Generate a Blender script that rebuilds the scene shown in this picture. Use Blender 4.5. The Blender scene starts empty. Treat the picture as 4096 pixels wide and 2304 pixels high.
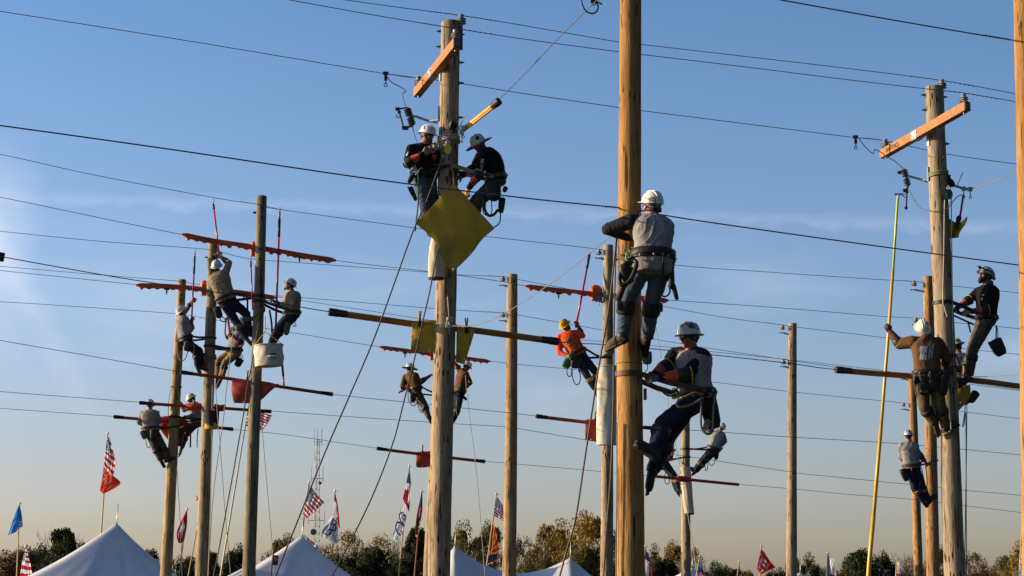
import bpy, bmesh, math, random
import numpy as np
from mathutils import Vector, Matrix
from mathutils.bvhtree import BVHTree
random.seed(7)
S = bpy.context.scene
COL = S.collection
# ------------------------------------------------------------------ camera
FPX = 7712.0                       # focal length in photograph pixels (4096 wide)
PITCH = math.radians(9.66)
CAMZ = 1.7
cam_data = bpy.data.cameras.new('camera')
cam = bpy.data.objects.new('camera', cam_data); COL.objects.link(cam)
cam.location = (0, 0, CAMZ); cam.rotation_euler = (math.pi / 2 + PITCH, 0, 0)
cam_data.sensor_width = 36.0; cam_data.lens = FPX / 4096 * 36.0
cam_data.clip_start = 0.5; cam_data.clip_end = 6000
S.camera = cam
# ------------------------------------------------------------------ sky, sun, exposure
SUN_EL = math.radians(11.0)
SUN_DIR = Vector((-math.cos(SUN_EL) * 0.998, math.cos(SUN_EL) * 0.055, math.sin(SUN_EL))).normalized()
world = bpy.data.worlds.new('World'); S.world = world; world.use_nodes = True
wn = world.node_tree; NT = wn.nodes; LK = wn.links
for n in list(NT): NT.remove(n)
def wnode(t, **k):
    n = NT.new(t)
    for a, b in k.items(): setattr(n, a, b)
    return n
def wmath(op, a, b=None, clamp=False):
    n = wnode('ShaderNodeMath', operation=op); n.use_clamp = clamp
    for i, v in enumerate((a, b)):
        if v is None: continue
        if isinstance(v, (int, float)): n.inputs[i].default_value = v
        else: LK.new(v, n.inputs[i])
    return n.outputs[0]
tc = wnode('ShaderNodeTexCoord')
sky = wnode('ShaderNodeTexSky', sky_type='NISHITA')
sky.sun_disc = False; sky.sun_elevation = SUN_EL
sky.sun_rotation = math.atan2(SUN_DIR.x, SUN_DIR.y)
sky.altitude = 200; sky.air_density = 1.0; sky.dust_density = 1.6; sky.ozone_density = 3.2
sep = wnode('ShaderNodeSeparateXYZ'); LK.new(tc.outputs['Generated'], sep.inputs[0])
yy = wmath('MAXIMUM', sep.outputs[1], 0.05)
pp = wmath('DIVIDE', sep.outputs[0], yy); qq = wmath('DIVIDE', sep.outputs[2], yy)
comb = wnode('ShaderNodeCombineXYZ'); LK.new(pp, comb.inputs[0]); LK.new(qq, comb.inputs[1])
def wnoise(scale, sx, sy, detail=5, rot=0.0):
    mp = wnode('ShaderNodeMapping'); mp.inputs['Scale'].default_value = (sx, sy, 1); mp.inputs['Rotation'].default_value = (0, 0, rot)
    LK.new(comb.outputs[0], mp.inputs[0])
    nz = wnode('ShaderNodeTexNoise'); nz.inputs['Scale'].default_value = scale; nz.inputs['Detail'].default_value = detail
    LK.new(mp.outputs[0], nz.inputs['Vector']); return nz.outputs[0]
def band(k0, k1, width, amp, nz, p0=-9, p1=9):
    """a thin trail of ice cloud along q = k0 + k1*p, broken up by noise"""
    d = wmath('ABSOLUTE', wmath('SUBTRACT', wmath('ADD', qq, wmath('MULTIPLY', wmath('SUBTRACT', nz, 0.5), 0.012)), wmath('ADD', wmath('MULTIPLY', pp, k1), k0)))
    m = wmath('SUBTRACT', 1.0, wmath('DIVIDE', d, width), True)
    return wmath('MULTIPLY', wmath('MULTIPLY', m, amp), wmath('ADD', wmath('MULTIPLY', nz, 1.5), -0.15), True)
n1 = wnoise(9, 1, 4); n2 = wnoise(60, 1, 1.6, 6)
trail = band(0.2110, -0.0290, 0.0050, 0.13, n2)
wisp = wmath('MULTIPLY', wmath('SUBTRACT', wnoise(5, 1, 3.2, 6, 0.12), 0.5, True), 1.1, True)
low = wmath('SUBTRACT', 1.0, wmath('MULTIPLY', wmath('ABSOLUTE', wmath('SUBTRACT', qq, 0.135)), 11.0), True)
wisp = wmath('MULTIPLY', wisp, low)
edge = wmath('MULTIPLY', wmath('SUBTRACT', wmath('MULTIPLY', wmath('ADD', pp, wmath('MULTIPLY', wmath('SUBTRACT', n1, 0.5), 0.03)), -40.0), 9.9, True), 0.30)
edge = wmath('MULTIPLY', edge, wmath('SUBTRACT', 1.0, wmath('MULTIPLY', wmath('ABSOLUTE', wmath('SUBTRACT', qq, 0.19)), 14.0), True))
steep = wmath('MULTIPLY', band(-0.251, -1.63, 0.022, 0.20, n1), wmath('MULTIPLY', wmath('SUBTRACT', -0.212, pp), 30.0, True))
cl = wmath('ADD', wmath('ADD', wmath('ADD', trail, steep), wisp), edge, True)
mixc = wnode('ShaderNodeMix', data_type='RGBA')
LK.new(cl, mixc.inputs[0]); mixc.inputs[7].default_value = (5.6, 5.6, 6.1, 1)
tint = wnode('ShaderNodeMix', data_type='RGBA', blend_type='MULTIPLY'); tint.inputs[0].default_value = 1.0
tr_ = wnode('ShaderNodeValToRGB'); tr_.color_ramp.interpolation = 'B_SPLINE'     # air colour by elevation: dusty near the horizon, clear above
for pos, c in ((0.0, (1.14, 0.92, 0.92)), (0.13, (1.20, 0.92, 0.94)), (0.32, (1.12, 1.0, 1.08)), (0.51, (1.00, 0.97, 1.05)), (0.75, (0.82, 0.92, 1.05)), (1.0, (0.76, 0.90, 1.05))):
    e_ = tr_.color_ramp.elements[0] if pos == 0.0 else tr_.color_ramp.elements[-1] if pos == 1.0 else tr_.color_ramp.elements.new(pos)
    e_.position = pos; e_.color = tuple(k * 0.5 for k in c) + (1,)
LK.new(wmath('MULTIPLY', qq, 2.0, True), tr_.inputs[0])
sunward = wmath('SUBTRACT', 2.0, wmath('MULTIPLY', wmath('MINIMUM', wmath('MAXIMUM', pp, -0.4), 0.4), 0.6))
mul_ = wnode('ShaderNodeVectorMath', operation='SCALE'); LK.new(tr_.outputs[0], mul_.inputs[0]); LK.new(sunward, mul_.inputs['Scale']); LK.new(mul_.outputs[0], tint.inputs[7])
# dimming added to the unseen sky right of and behind the camera, deepens shade
unseen_dim = wmath('ADD', wmath('MULTIPLY', sep.outputs[0], 0.72), wmath('MULTIPLY', sep.outputs[1], -0.70))
unseen_dim = wmath('SUBTRACT', 1.0, wmath('MULTIPLY', wmath('ADD', wmath('MULTIPLY', unseen_dim, 1.1), 0.22, True), 0.70))
str_ = wmath('MULTIPLY', unseen_dim, 0.137)
LK.new(sky.outputs[0], tint.inputs[6]); LK.new(tint.outputs[2], mixc.inputs[6])
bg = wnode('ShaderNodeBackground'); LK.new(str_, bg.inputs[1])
out = wnode('ShaderNodeOutputWorld')
LK.new(mixc.outputs[2], bg.inputs[0]); LK.new(bg.outputs[0], out.inputs[0])
sun_data = bpy.data.lights.new('sun', 'SUN'); sun_data.energy = 4.9; sun_data.angle = math.radians(0.5); sun_data.color = (1.0, 0.76, 0.48)
sun = bpy.data.objects.new('sun', sun_data); COL.objects.link(sun)
sun.rotation_euler = (-SUN_DIR).to_track_quat('-Z', 'Y').to_euler(); sun.location = (-60, 0, 40)
S.view_settings.view_transform = 'Standard'; S.view_settings.look = 'None'; S.view_settings.gamma = 1.0
S.view_settings.exposure = 0.6
S.cycles.max_bounces = 6

# ------------------------------------------------------------------ geometry helpers
CT, ST = math.cos(PITCH), math.sin(PITCH)
def ray(px, py):
    x = (px - 2048) / FPX; v = (1152 - py) / FPX
    return Vector((x, CT - v * ST, ST + v * CT))
def P(px, py, Y):
    """the world point at distance Y that stands at (px, py) of the 4096 x 2304 photograph"""
    d = ray(px, py); t = Y / d.y
    return Vector((d.x * t, Y, CAMZ + d.z * t))
def spline(pts, n=8):
    pts = [Vector(p) for p in pts]
    if len(pts) < 3: return pts
    out = []
    for i in range(len(pts) - 1):
        p0 = pts[max(i - 1, 0)]; p1 = pts[i]; p2 = pts[i + 1]; p3 = pts[min(i + 2, len(pts) - 1)]
        for k in range(n):
            t = k / n
            out.append(0.5 * ((2 * p1) + (p2 - p0) * t + (2 * p0 - 5 * p1 + 4 * p2 - p3) * t * t + (3 * p1 - p0 - 3 * p2 + p3) * t ** 3))
    out.append(pts[-1]); return out
def perp(d):
    d = Vector(d).normalized()
    a = Vector((0, 0, 1)) if abs(d.z) < 0.9 else Vector((1, 0, 0))
    u = d.cross(a).normalized(); return u, d.cross(u).normalized()
class MB:
    def __init__(s): s.v = []; s.f = []; s.m = []; s.cur = 0
    def add(s, vs, fs):
        o = len(s.v); s.v.extend([tuple(v) for v in vs])
        for f in fs: s.f.append([i + o for i in f]); s.m.append(s.cur)
    def rings(s, rs, caps=True):
        n = len(rs[0]); vs = [p for r in rs for p in r]; fs = []
        for i in range(len(rs) - 1):
            for k in range(n):
                fs.append((i * n + k, i * n + (k + 1) % n, (i + 1) * n + (k + 1) % n, (i + 1) * n + k))
        if caps:
            fs.append(tuple(range(n))[::-1]); fs.append(tuple((len(rs) - 1) * n + k for k in range(n)))
        s.add(vs, fs); return s
    def tube(s, pts, r, n=8, caps=True, flat=None):
        pts = [Vector(p) for p in pts]; rs = []
        u = None
        for i, p in enumerate(pts):
            d = (pts[min(i + 1, len(pts) - 1)] - pts[max(i - 1, 0)])
            if d.length < 1e-9: d = Vector((0, 0, 1))
            d.normalize()
            if u is None: u, w = perp(d)
            else:
                u = (u - d * u.dot(d))
                if u.length < 1e-6: u, w = perp(d)
                u.normalize(); w = d.cross(u).normalized()
            rr = r[i] if isinstance(r, (list, tuple)) else r
            fl = flat or 1.0
            rs.append([p + u * (rr * math.cos(2 * math.pi * k / n)) + w * (rr * fl * math.sin(2 * math.pi * k / n)) for k in range(n)])
        return s.rings(rs, caps)
    def strap(s, pts, width_dir, w, t):
        """a flat band of width w and thickness t along pts; width_dir is a vector or a list of vectors"""
        pts = [Vector(p) for p in pts]; rs = []
        for i, p in enumerate(pts):
            d = (pts[min(i + 1, len(pts) - 1)] - pts[max(i - 1, 0)]).normalized()
            a = Vector(width_dir[i] if isinstance(width_dir, list) else width_dir)
            a = (a - d * a.dot(d)).normalized(); b = d.cross(a)
            rs.append([p + a * (w / 2) + b * (t / 2), p - a * (w / 2) + b * (t / 2), p - a * (w / 2) - b * (t / 2), p + a * (w / 2) - b * (t / 2)])
        return s.rings(rs)
    def capsule(s, a, b, ra, rb=None, n=14, m=4):
        a = Vector(a); b = Vector(b); rb = ra if rb is None else rb
        d = b - a
        if d.length < 1e-6: d = Vector((0, 0, 1e-4)); b = a + d
        dn = d.normalized(); u, w = perp(dn); rs = []
        for j in range(m + 1):
            t = (j / m) * math.pi / 2
            c = a - dn * (ra * math.cos(t)); r = max(ra * math.sin(t), 1e-4)
            rs.append([c + u * (r * math.cos(2 * math.pi * k / n)) + w * (r * math.sin(2 * math.pi * k / n)) for k in range(n)])
        for j in range(m + 1):
            t = (j / m) * math.pi / 2
            c = b + dn * (rb * math.sin(t)); r = max(rb * math.cos(t), 1e-4)
            rs.append([c + u * (r * math.cos(2 * math.pi * k / n)) + w * (r * math.sin(2 * math.pi * k / n)) for k in range(n)])
        return s.rings(rs)
    def ellipsoid(s, c, ax, rad, n=16, m=10):
        c = Vector(c); X, Y, Z = [Vector(a) for a in ax]; rs = []
        for j in range(m + 1):
            t = math.pi * j / m; st = max(math.sin(t), 1e-3)
            rs.append([c + X * (rad[0] * st * math.cos(2 * math.pi * k / n)) + Y * (rad[1] * st * math.sin(2 * math.pi * k / n)) - Z * (rad[2] * math.cos(t)) for k in range(n)])
        return s.rings(rs)
    def lathe(s, prof, c, ax, n=24, sx=1.0, sy=1.0, caps=True):
        c = Vector(c); X, Y, Z = [Vector(a) for a in ax]
        rs = [[c + X * (r * sx * math.cos(2 * math.pi * k / n)) + Y * (r * sy * math.sin(2 * math.pi * k / n)) + Z * z for k in range(n)] for r, z in prof]
        return s.rings(rs, caps)
    def box(s, c, ax, size, bev=0.0):
        c = Vector(c); X, Y, Z = [Vector(a).normalized() for a in ax]
        bm = bmesh.new(); bmesh.ops.create_cube(bm, size=1.0)
        for v in bm.verts: v.co = Vector((v.co.x * size[0], v.co.y * size[1], v.co.z * size[2]))
        if bev > 0: bmesh.ops.bevel(bm, geom=list(bm.edges), offset=bev, segments=2, profile=0.7, affect='EDGES')
        bm.verts.index_update()
        s.add([c + X * v.co.x + Y * v.co.y + Z * v.co.z for v in bm.verts], [[v.index for v in f.verts] for f in bm.faces])
        bm.free(); return s
    def sheet(s, grid, th=0.008):
        """a closed sheet of thickness th over a grid [rows][cols] of points"""
        R, C = len(grid), len(grid[0]); g = [[Vector(p) for p in r] for r in grid]
        nrm = []
        for i in range(R):
            for j in range(C):
                a = g[min(i + 1, R - 1)][j] - g[max(i - 1, 0)][j]; b = g[i][min(j + 1, C - 1)] - g[i][max(j - 1, 0)]
                k = a.cross(b); nrm.append(k.normalized() if k.length > 1e-9 else Vector((0, -1, 0)))
        top = [g[i][j] + nrm[i * C + j] * (th / 2) for i in range(R) for j in range(C)]
        bot = [g[i][j] - nrm[i * C + j] * (th / 2) for i in range(R) for j in range(C)]
        fs = []; N = R * C
        for i in range(R - 1):
            for j in range(C - 1):
                q = (i * C + j, i * C + j + 1, (i + 1) * C + j + 1, (i + 1) * C + j)
                fs.append(q); fs.append(tuple(k + N for k in q[::-1]))
        rim = [j for j in range(C)] + [i * C + C - 1 for i in range(1, R)] + [(R - 1) * C + j for j in range(C - 2, -1, -1)] + [i * C for i in range(R - 2, 0, -1)]
        for a, b in zip(rim, rim[1:] + rim[:1]): fs.append((a, a + N, b + N, b))
        s.add(top + bot, fs); return s
WORLD = {}
def link(name, data, parent=None):
    o = bpy.data.objects.new(name, data); COL.objects.link(o)
    if parent is not None: o.parent = parent
    return o
def tag(o, label=None, cat=None, group=None, kind=None):
    for k, v in (('label', label), ('category', cat), ('group', group), ('kind', kind)):
        if v: o[k] = v
    return o
def thing(name, loc, label, cat, group=None):
    o = link(name, None); o.location = loc; o.empty_display_size = 0.2; WORLD[o] = Vector(loc)
    return tag(o, label, cat, group)
def mesh_from(mb, name, base, smooth=True, mats=()):
    me = bpy.data.meshes.new(name)
    v = np.array(mb.v, dtype=float) - np.array(base)
    me.from_pydata(v.tolist(), [], mb.f)
    for m in mats: me.materials.append(m)
    me.polygons.foreach_set('material_index', mb.m)
    if smooth: me.polygons.foreach_set('use_smooth', [True] * len(me.polygons))
    me.update(); return me
def build(mb, name, mat, parent=None, smooth=True, auto=None, loc=None):
    base = WORLD[parent] if parent is not None else (Vector(loc) if loc is not None else Vector((0, 0, 0)))
    mats = mat if isinstance(mat, (list, tuple)) else [mat]
    me = mesh_from(mb, name, base, smooth, mats)
    if auto:
        try: me.set_sharp_from_angle(angle=math.radians(auto))
        except Exception: pass
    o = link(name, me, parent); WORLD[o] = Vector(base)
    if parent is None: o.location = base
    return o
def fuse(mb, name, mat, parent, voxel=0.012, smooth_it=4, wrinkle=0.0, wf=14.0):
    """melt overlapping closed shapes into ONE continuous skin (voxel remesh), optionally with cloth folds"""
    base = WORLD[parent]
    me = mesh_from(mb, 'raw', base, True)
    ob = link('raw', me)
    md = ob.modifiers.new('melt', 'REMESH'); md.mode = 'VOXEL'; md.voxel_size = voxel; md.use_smooth_shade = True
    if smooth_it:
        sm = ob.modifiers.new('smooth', 'SMOOTH'); sm.iterations = smooth_it; sm.factor = 0.5
    dg = bpy.context.evaluated_depsgraph_get()
    m2 = bpy.data.meshes.new_from_object(ob.evaluated_get(dg)); m2.name = name
    bpy.data.objects.remove(ob); bpy.data.meshes.remove(me)
    if wrinkle > 0:
        n = len(m2.vertices); co = np.empty(n * 3); m2.vertices.foreach_get('co', co); co = co.reshape(-1, 3)
        no = np.empty(n * 3); m2.vertices.foreach_get('normal', no); no = no.reshape(-1, 3)
        ph = random.random() * 10; x, y, z = co.T
        w = np.sin(wf * 0.5 * x + 3 * np.sin(wf * 0.35 * z + ph)) + np.sin(wf * 0.55 * y - 2 * np.sin(wf * 0.3 * z + 1 + ph))
        f1 = np.sin(wf * 1.9 * z + 2.2 * np.sin(wf * 0.8 * x + ph) + 1.6 * w)
        f2 = np.sin(wf * 3.1 * (0.5 * z + 0.7 * x - 0.4 * y) + 2.0 * w + ph)
        ridge = (1 - np.abs(f1)) ** 2 * 0.8 + (1 - np.abs(f2)) ** 2 * 0.5 - 0.45
        mask = 0.5 + 0.5 * np.sin(wf * 0.33 * (x + z) + ph * 2)
        co = co + no * (ridge * wrinkle * (0.35 + 0.65 * mask))[:, None]
        m2.vertices.foreach_set('co', co.ravel()); m2.update()
    m2.materials.clear(); m2.materials.append(mat)
    m2.polygons.foreach_set('use_smooth', [True] * len(m2.polygons))
    o = link(name, m2, parent); WORLD[o] = Vector(base); return o

# ------------------------------------------------------------------ materials
MATS = {}
def mat(name, col, rough=0.8, var=0.18, scale=6.0, stretch=(1, 1, 1), bump=0.0, bscale=60.0, metal=0.0, dirt=None, dscale=3.0, trans=0.0, spec=0.4, coords='Object'):
    if name in MATS: return MATS[name]
    m = bpy.data.materials.new(name); m.use_nodes = True; nt = m.node_tree; N = nt.nodes; L = nt.links
    b = N['Principled BSDF']; b.inputs['Roughness'].default_value = rough; b.inputs['Metallic'].default_value = metal
    if 'Specular IOR Level' in b.inputs: b.inputs['Specular IOR Level'].default_value = spec
    t = N.new('ShaderNodeTexCoord'); mp = N.new('ShaderNodeMapping'); mp.inputs['Scale'].default_value = stretch
    L.new(t.outputs[coords], mp.inputs[0])
    nz = N.new('ShaderNodeTexNoise'); nz.inputs['Scale'].default_value = scale; nz.inputs['Detail'].default_value = 5
    L.new(mp.outputs[0], nz.inputs['Vector'])
    r = N.new('ShaderNodeValToRGB')
    r.color_ramp.elements[0].position = 0.3; r.color_ramp.elements[1].position = 0.7
    r.color_ramp.elements[0].color = tuple(c * (1 - var) for c in col) + (1,)
    r.color_ramp.elements[1].color = tuple(min(c * (1 + var), 1) for c in col) + (1,)
    L.new(nz.outputs[0], r.inputs[0]); co = r.outputs[0]
    if dirt:
        n2 = N.new('ShaderNodeTexNoise'); n2.inputs['Scale'].default_value = dscale; n2.inputs['Detail'].default_value = 8; L.new(mp.outputs[0], n2.inputs['Vector'])
        r2 = N.new('ShaderNodeValToRGB'); r2.color_ramp.elements[0].position = 0.52; r2.color_ramp.elements[1].position = 0.68
        L.new(n2.outputs[0], r2.inputs[0])
        mx = N.new('ShaderNodeMix'); mx.data_type = 'RGBA'; L.new(r2.outputs[0], mx.inputs[0]); L.new(co, mx.inputs[6]); mx.inputs[7].default_value = tuple(dirt) + (1,)
        co = mx.outputs[2]
    L.new(co, b.inputs['Base Color'])
    if bump > 0:
        n3 = N.new('ShaderNodeTexNoise'); n3.inputs['Scale'].default_value = bscale; n3.inputs['Detail'].default_value = 4; L.new(mp.outputs[0], n3.inputs['Vector'])
        bp = N.new('ShaderNodeBump'); bp.inputs['Strength'].default_value = bump; bp.inputs['Distance'].default_value = 0.02
        L.new(n3.outputs[0], bp.inputs['Height']); L.new(bp.outputs[0], b.inputs['Normal'])
    if trans > 0:
        tr = N.new('ShaderNodeBsdfTranslucent'); L.new(co, tr.inputs[0])
        ms = N.new('ShaderNodeMixShader'); ms.inputs[0].default_value = trans
        L.new(b.outputs[0], ms.inputs[1]); L.new(tr.outputs[0], ms.inputs[2]); L.new(ms.outputs[0], N['Material Output'].inputs[0])
    MATS[name] = m; return m
def wood(name, light, dark, gouge=0.5, streak=1.0):
    """weathered pole wood: long grain streaks, checks, climbing-spur gouges and knots"""
    m = bpy.data.materials.new(name); m.use_nodes = True; nt = m.node_tree; N = nt.nodes; L = nt.links
    b = N['Principled BSDF']; b.inputs['Roughness'].default_value = 0.85; b.inputs['Specular IOR Level'].default_value = 0.25
    t = N.new('ShaderNodeTexCoord')
    def nz(sc, st, det=6, rough=0.6):
        mp = N.new('ShaderNodeMapping'); mp.inputs['Scale'].default_value = st; L.new(t.outputs['Object'], mp.inputs[0])
        n = N.new('ShaderNodeTexNoise'); n.inputs['Scale'].default_value = sc; n.inputs['Detail'].default_value = det; n.inputs['Roughness'].default_value = rough
        L.new(mp.outputs[0], n.inputs['Vector']); return n.outputs[0], mp
    def ramp(src, stops):
        r = N.new('ShaderNodeValToRGB'); e = r.color_ramp.elements
        e[0].position, e[0].color = stops[0][0], tuple(stops[0][1]) + (1,); e[1].position, e[1].color = stops[1][0], tuple(stops[1][1]) + (1,)
        for p, c in stops[2:]: q = e.new(p); q.color = tuple(c) + (1,)
        L.new(src, r.inputs[0]); return r.outputs[0]
    def mix(f, a, c, mode='MIX'):
        x = N.new('ShaderNodeMix'); x.data_type = 'RGBA'; x.blend_type = mode
        if isinstance(f, float): x.inputs[0].default_value = f
        else: L.new(f, x.inputs[0])
        L.new(a, x.inputs[6])
        if isinstance(c, tuple): x.inputs[7].default_value = c + (1,)
        else: L.new(c, x.inputs[7])
        return x.outputs[2]
    grain, _ = nz(16, (1.0, 1.0, 0.10 * streak)); fine, _ = nz(70, (1, 1, 0.09)); patch, _ = nz(2.2, (1, 1, 0.4), 6)
    c = ramp(grain, [(0.28, dark), (0.68, light)])
    c = mix(0.35, c, ramp(fine, [(0.35, tuple(x * 0.55 for x in dark)), (0.65, tuple(min(1, x * 1.15) for x in light))]))
    c = mix(0.8, c, ramp(patch, [(0.3, (0.55, 0.50, 0.45)), (0.7, (1.0, 1.0, 1.0))]), 'MULTIPLY')
    chk, _ = nz(11, (2.2, 2.2, 0.075), 4, 0.6)
    c = mix(ramp(chk, [(0.36, (1, 1, 1)), (0.40, (0, 0, 0))]), c, tuple(x * 0.18 for x in dark))
    mp = N.new('ShaderNodeMapping'); mp.inputs['Scale'].default_value = (1, 1, 0.24); L.new(t.outputs['Object'], mp.inputs[0])
    vo = N.new('ShaderNodeTexVoronoi'); vo.inputs['Scale'].default_value = 15; L.new(mp.outputs[0], vo.inputs['Vector'])
    vm = N.new('ShaderNodeTexNoise'); vm.inputs['Scale'].default_value = 2.2; L.new(t.outputs['Object'], vm.inputs['Vector'])
    g1 = ramp(vo.outputs['Distance'], [(0.20, (1, 1, 1)), (0.30, (0, 0, 0))]); g2 = ramp(vm.outputs[0], [(0.62 - 0.25 * gouge, (0, 0, 0)), (0.75 - 0.25 * gouge, (1, 1, 1))])
    mu = N.new('ShaderNodeMix'); mu.data_type = 'RGBA'; mu.blend_type = 'MULTIPLY'; mu.inputs[0].default_value = 1; L.new(g1, mu.inputs[6]); L.new(g2, mu.inputs[7])
    c = mix(mu.outputs[2], c, tuple(x * 0.22 for x in dark))
    mk = N.new('ShaderNodeMapping'); mk.inputs['Scale'].default_value = (1, 1, 0.5); L.new(t.outputs['Object'], mk.inputs[0])
    kn = N.new('ShaderNodeTexVoronoi'); kn.inputs['Scale'].default_value = 1.9; L.new(mk.outputs[0], kn.inputs['Vector'])
    c = mix(ramp(kn.outputs['Distance'], [(0.05, (1, 1, 1)), (0.11, (0, 0, 0))]), c, tuple(x * 0.3 for x in dark))
    L.new(c, b.inputs['Base Color'])
    bp = N.new('ShaderNodeBump'); bp.inputs['Strength'].default_value = 0.55; bp.inputs['Distance'].default_value = 0.012
    a2 = N.new('ShaderNodeMath'); a2.operation = 'SUBTRACT'; L.new(grain, a2.inputs[0]); L.new(mu.outputs[2], a2.inputs[1])
    a3 = N.new('ShaderNodeMath'); a3.operation = 'ADD'; L.new(a2.outputs[0], a3.inputs[0]); L.new(fine, a3.inputs[1])
    L.new(a3.outputs[0], bp.inputs['Height']); L.new(bp.outputs[0], b.inputs['Normal'])
    return m
M_wire = mat('aluminium_wire', (0.10, 0.10, 0.105), 0.6, 0.15, 3)
M_steel = mat('galvanised_steel', (0.42, 0.43, 0.45), 0.45, 0.2, 30, metal=0.7)
M_dark = mat('dark_steel', (0.045, 0.045, 0.05), 0.5, 0.3, 30, metal=0.3)
M_porc = mat('grey_porcelain', (0.30, 0.29, 0.27), 0.3, 0.12, 10)
M_black = mat('black_rubber', (0.012, 0.012, 0.013), 0.55, 0.3, 20)
M_orange = mat('orange_plastic', (0.74, 0.115, 0.02), 0.5, 0.25, 3, dirt=(0.42, 0.06, 0.016), dscale=3.5)
M_hose = mat('red_orange_hose', (0.42, 0.05, 0.022), 0.5, 0.2, 4, dirt=(0.22, 0.03, 0.015), dscale=4)
M_blank = mat('orange_rubber_blanket', (0.50, 0.055, 0.022), 0.6, 0.15, 4, dirt=(0.34, 0.035, 0.015), dscale=3)
M_yhose = mat('amber_rubber_hose', (0.48, 0.18, 0.02), 0.5, 0.15, 4, dirt=(0.28, 0.10, 0.015), dscale=3)
M_yblank = mat('yellow_rubber_blanket', (0.53, 0.325, 0.016), 0.6, 0.18, 2.5, dirt=(0.24, 0.15, 0.010), dscale=1.3, bump=0.05)
M_canvas = mat('white_canvas', (0.62, 0.57, 0.48), 0.9, 0.12, 7, bump=0.25, bscale=12, dirt=(0.45, 0.38, 0.28), dscale=4)
M_rope = mat('grey_rope', (0.20, 0.19, 0.165), 0.9, 0.3, 60, bump=0.4, bscale=90)
M_wrope = mat('pale_rope', (0.40, 0.38, 0.33), 0.9, 0.15, 60, bump=0.3, bscale=90)
M_drope = mat('dark_rope', (0.10, 0.095, 0.08), 0.9, 0.4, 70, bump=0.4, bscale=90)
M_brope = mat('tan_rope', (0.17, 0.115, 0.075), 0.9, 0.2, 60, bump=0.3, bscale=90)
M_red = mat('red_fibreglass', (0.50, 0.02, 0.035), 0.3, 0.1, 5)
M_stick = mat('yellow_fibreglass', (0.64, 0.37, 0.03), 0.35, 0.12, 4)
M_lime = mat('lime_fibreglass', (0.50, 0.62, 0.10), 0.3, 0.08, 4)
M_pin = mat('pale_wood_pin', (0.50, 0.27, 0.09), 0.7, 0.2, 20)
M_white = mat('white_paint', (0.78, 0.76, 0.72), 0.4, 0.04, 8)
M_ink = mat('black_ink', (0.02, 0.02, 0.025), 0.6, 0.1, 8)
# ------------------------------------------------------------------ ground
def ground_mat():
    return mat('meadow_grass', (0.05, 0.055, 0.024), 0.95, 0.4, 0.35, dirt=(0.10, 0.08, 0.045), dscale=0.08)
g = MB(); N_ = 24; R_ = 3000.0
g.add([(x, y, 0) for x, y in ((-R_, -400), (R_, -400), (R_, R_), (-R_, R_))], [(0, 1, 2, 3)])
tag(build(g, 'ground', ground_mat(), smooth=False), kind='structure')

# ------------------------------------------------------------------ poles and wires: rows recede to the right
SL = 0.31
ROW = {'C': (20.3, 1.25), 'B': (29.0, -0.93), 'A': (43.0, -5.6), 'J': (47.0, -7.3), 'G': (52.0, -8.9), 'N': (21.0, 5.6)}
def RW(px, py, row, off=0.0):
    Y0, X0 = ROW[row]; d = ray(px, py)
    t = (Y0 + off - SL * X0) / (d.y - SL * d.x)
    return Vector((d.x * t, d.y * t, CAMZ + d.z * t))
POLES = {}
def pole(key, Y, pts, m, label, group='wooden utility poles', zbase=-0.2):
    """pts: (y, centre x, width) down the photograph; the shaft goes on to the ground at the same lean"""
    cen = [P(c, y, Y) for y, c, w in pts]; rad = [w * Y / FPX / 2 for y, c, w in pts]
    d = cen[-1] - cen[-2]; k = (zbase - cen[-1].z) / d.z
    cen.append(cen[-1] + d * k); rad.append(rad[-1] + (rad[-1] - rad[-2]) * min(k, 1.0) * 0.5)
    root = thing('utility_pole', (cen[-1].x, cen[-1].y, 0), label, 'utility pole', group)
    n, rings = 28, []; rnd = random.Random(hash(key) % 1000 if False else sum(map(ord, key)) * 7)
    ph = [rnd.uniform(0, 6.28) for _ in range(6)]
    L_ = sum((cen[i + 1] - cen[i]).length for i in range(len(cen) - 1)); acc = 0
    for i in range(len(cen) - 1):
        seg = (cen[i + 1] - cen[i]).length; ns = max(2, int(seg / 0.10))
        for j in range(ns + (1 if i == len(cen) - 2 else 0)):
            t = j / ns; c = cen[i].lerp(cen[i + 1], t); r = rad[i] * (1 - t) + rad[i + 1] * t; s = acc + seg * t
            ring = []
            for q in range(n):
                a = 2 * math.pi * q / n
                rr = r * (1 + 0.008 * math.sin(3 * a + ph[0] + s * 0.4) + 0.004 * math.sin(7 * a + ph[1] - s * 0.7) + 0.008 * math.sin(5 * s + ph[2] + 2 * a) + rnd.uniform(-0.007, 0.007))
                ring.append(c + Vector((rr * math.cos(a), rr * math.sin(a), 0)))
            rings.append(ring)
        acc += seg
    # softened, slightly domed top
    top = rings[0]; c0 = cen[0]
    rings.insert(0, [c0 + (p - c0) * 0.93 + Vector((0, 0, 0.014)) for p in top])
    mb = MB(); mb.rings(rings); build(mb, 'shaft', m, root, auto=50)
    POLES[key] = (root, cen, rad, Y)
    return root
def on_pole(key, y):
    """centre and radius of a pole at photograph height y"""
    root, cen, rad, Y = POLES[key]
    z = P(0, y, Y).z
    for i in range(len(cen) - 1):
        if cen[i].z >= z >= cen[i + 1].z or i == len(cen) - 2:
            t = (cen[i].z - z) / (cen[i].z - cen[i + 1].z); return cen[i].lerp(cen[i + 1], t), rad[i] * (1 - t) + rad[i + 1] * t
W_C = wood('honey_pole_wood', (0.56, 0.315, 0.105), (0.29, 0.135, 0.04), 0.5)
W_B = wood('weathered_tan_pole_wood', (0.568, 0.432, 0.284), (0.176, 0.118, 0.066), 0.95)
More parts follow.
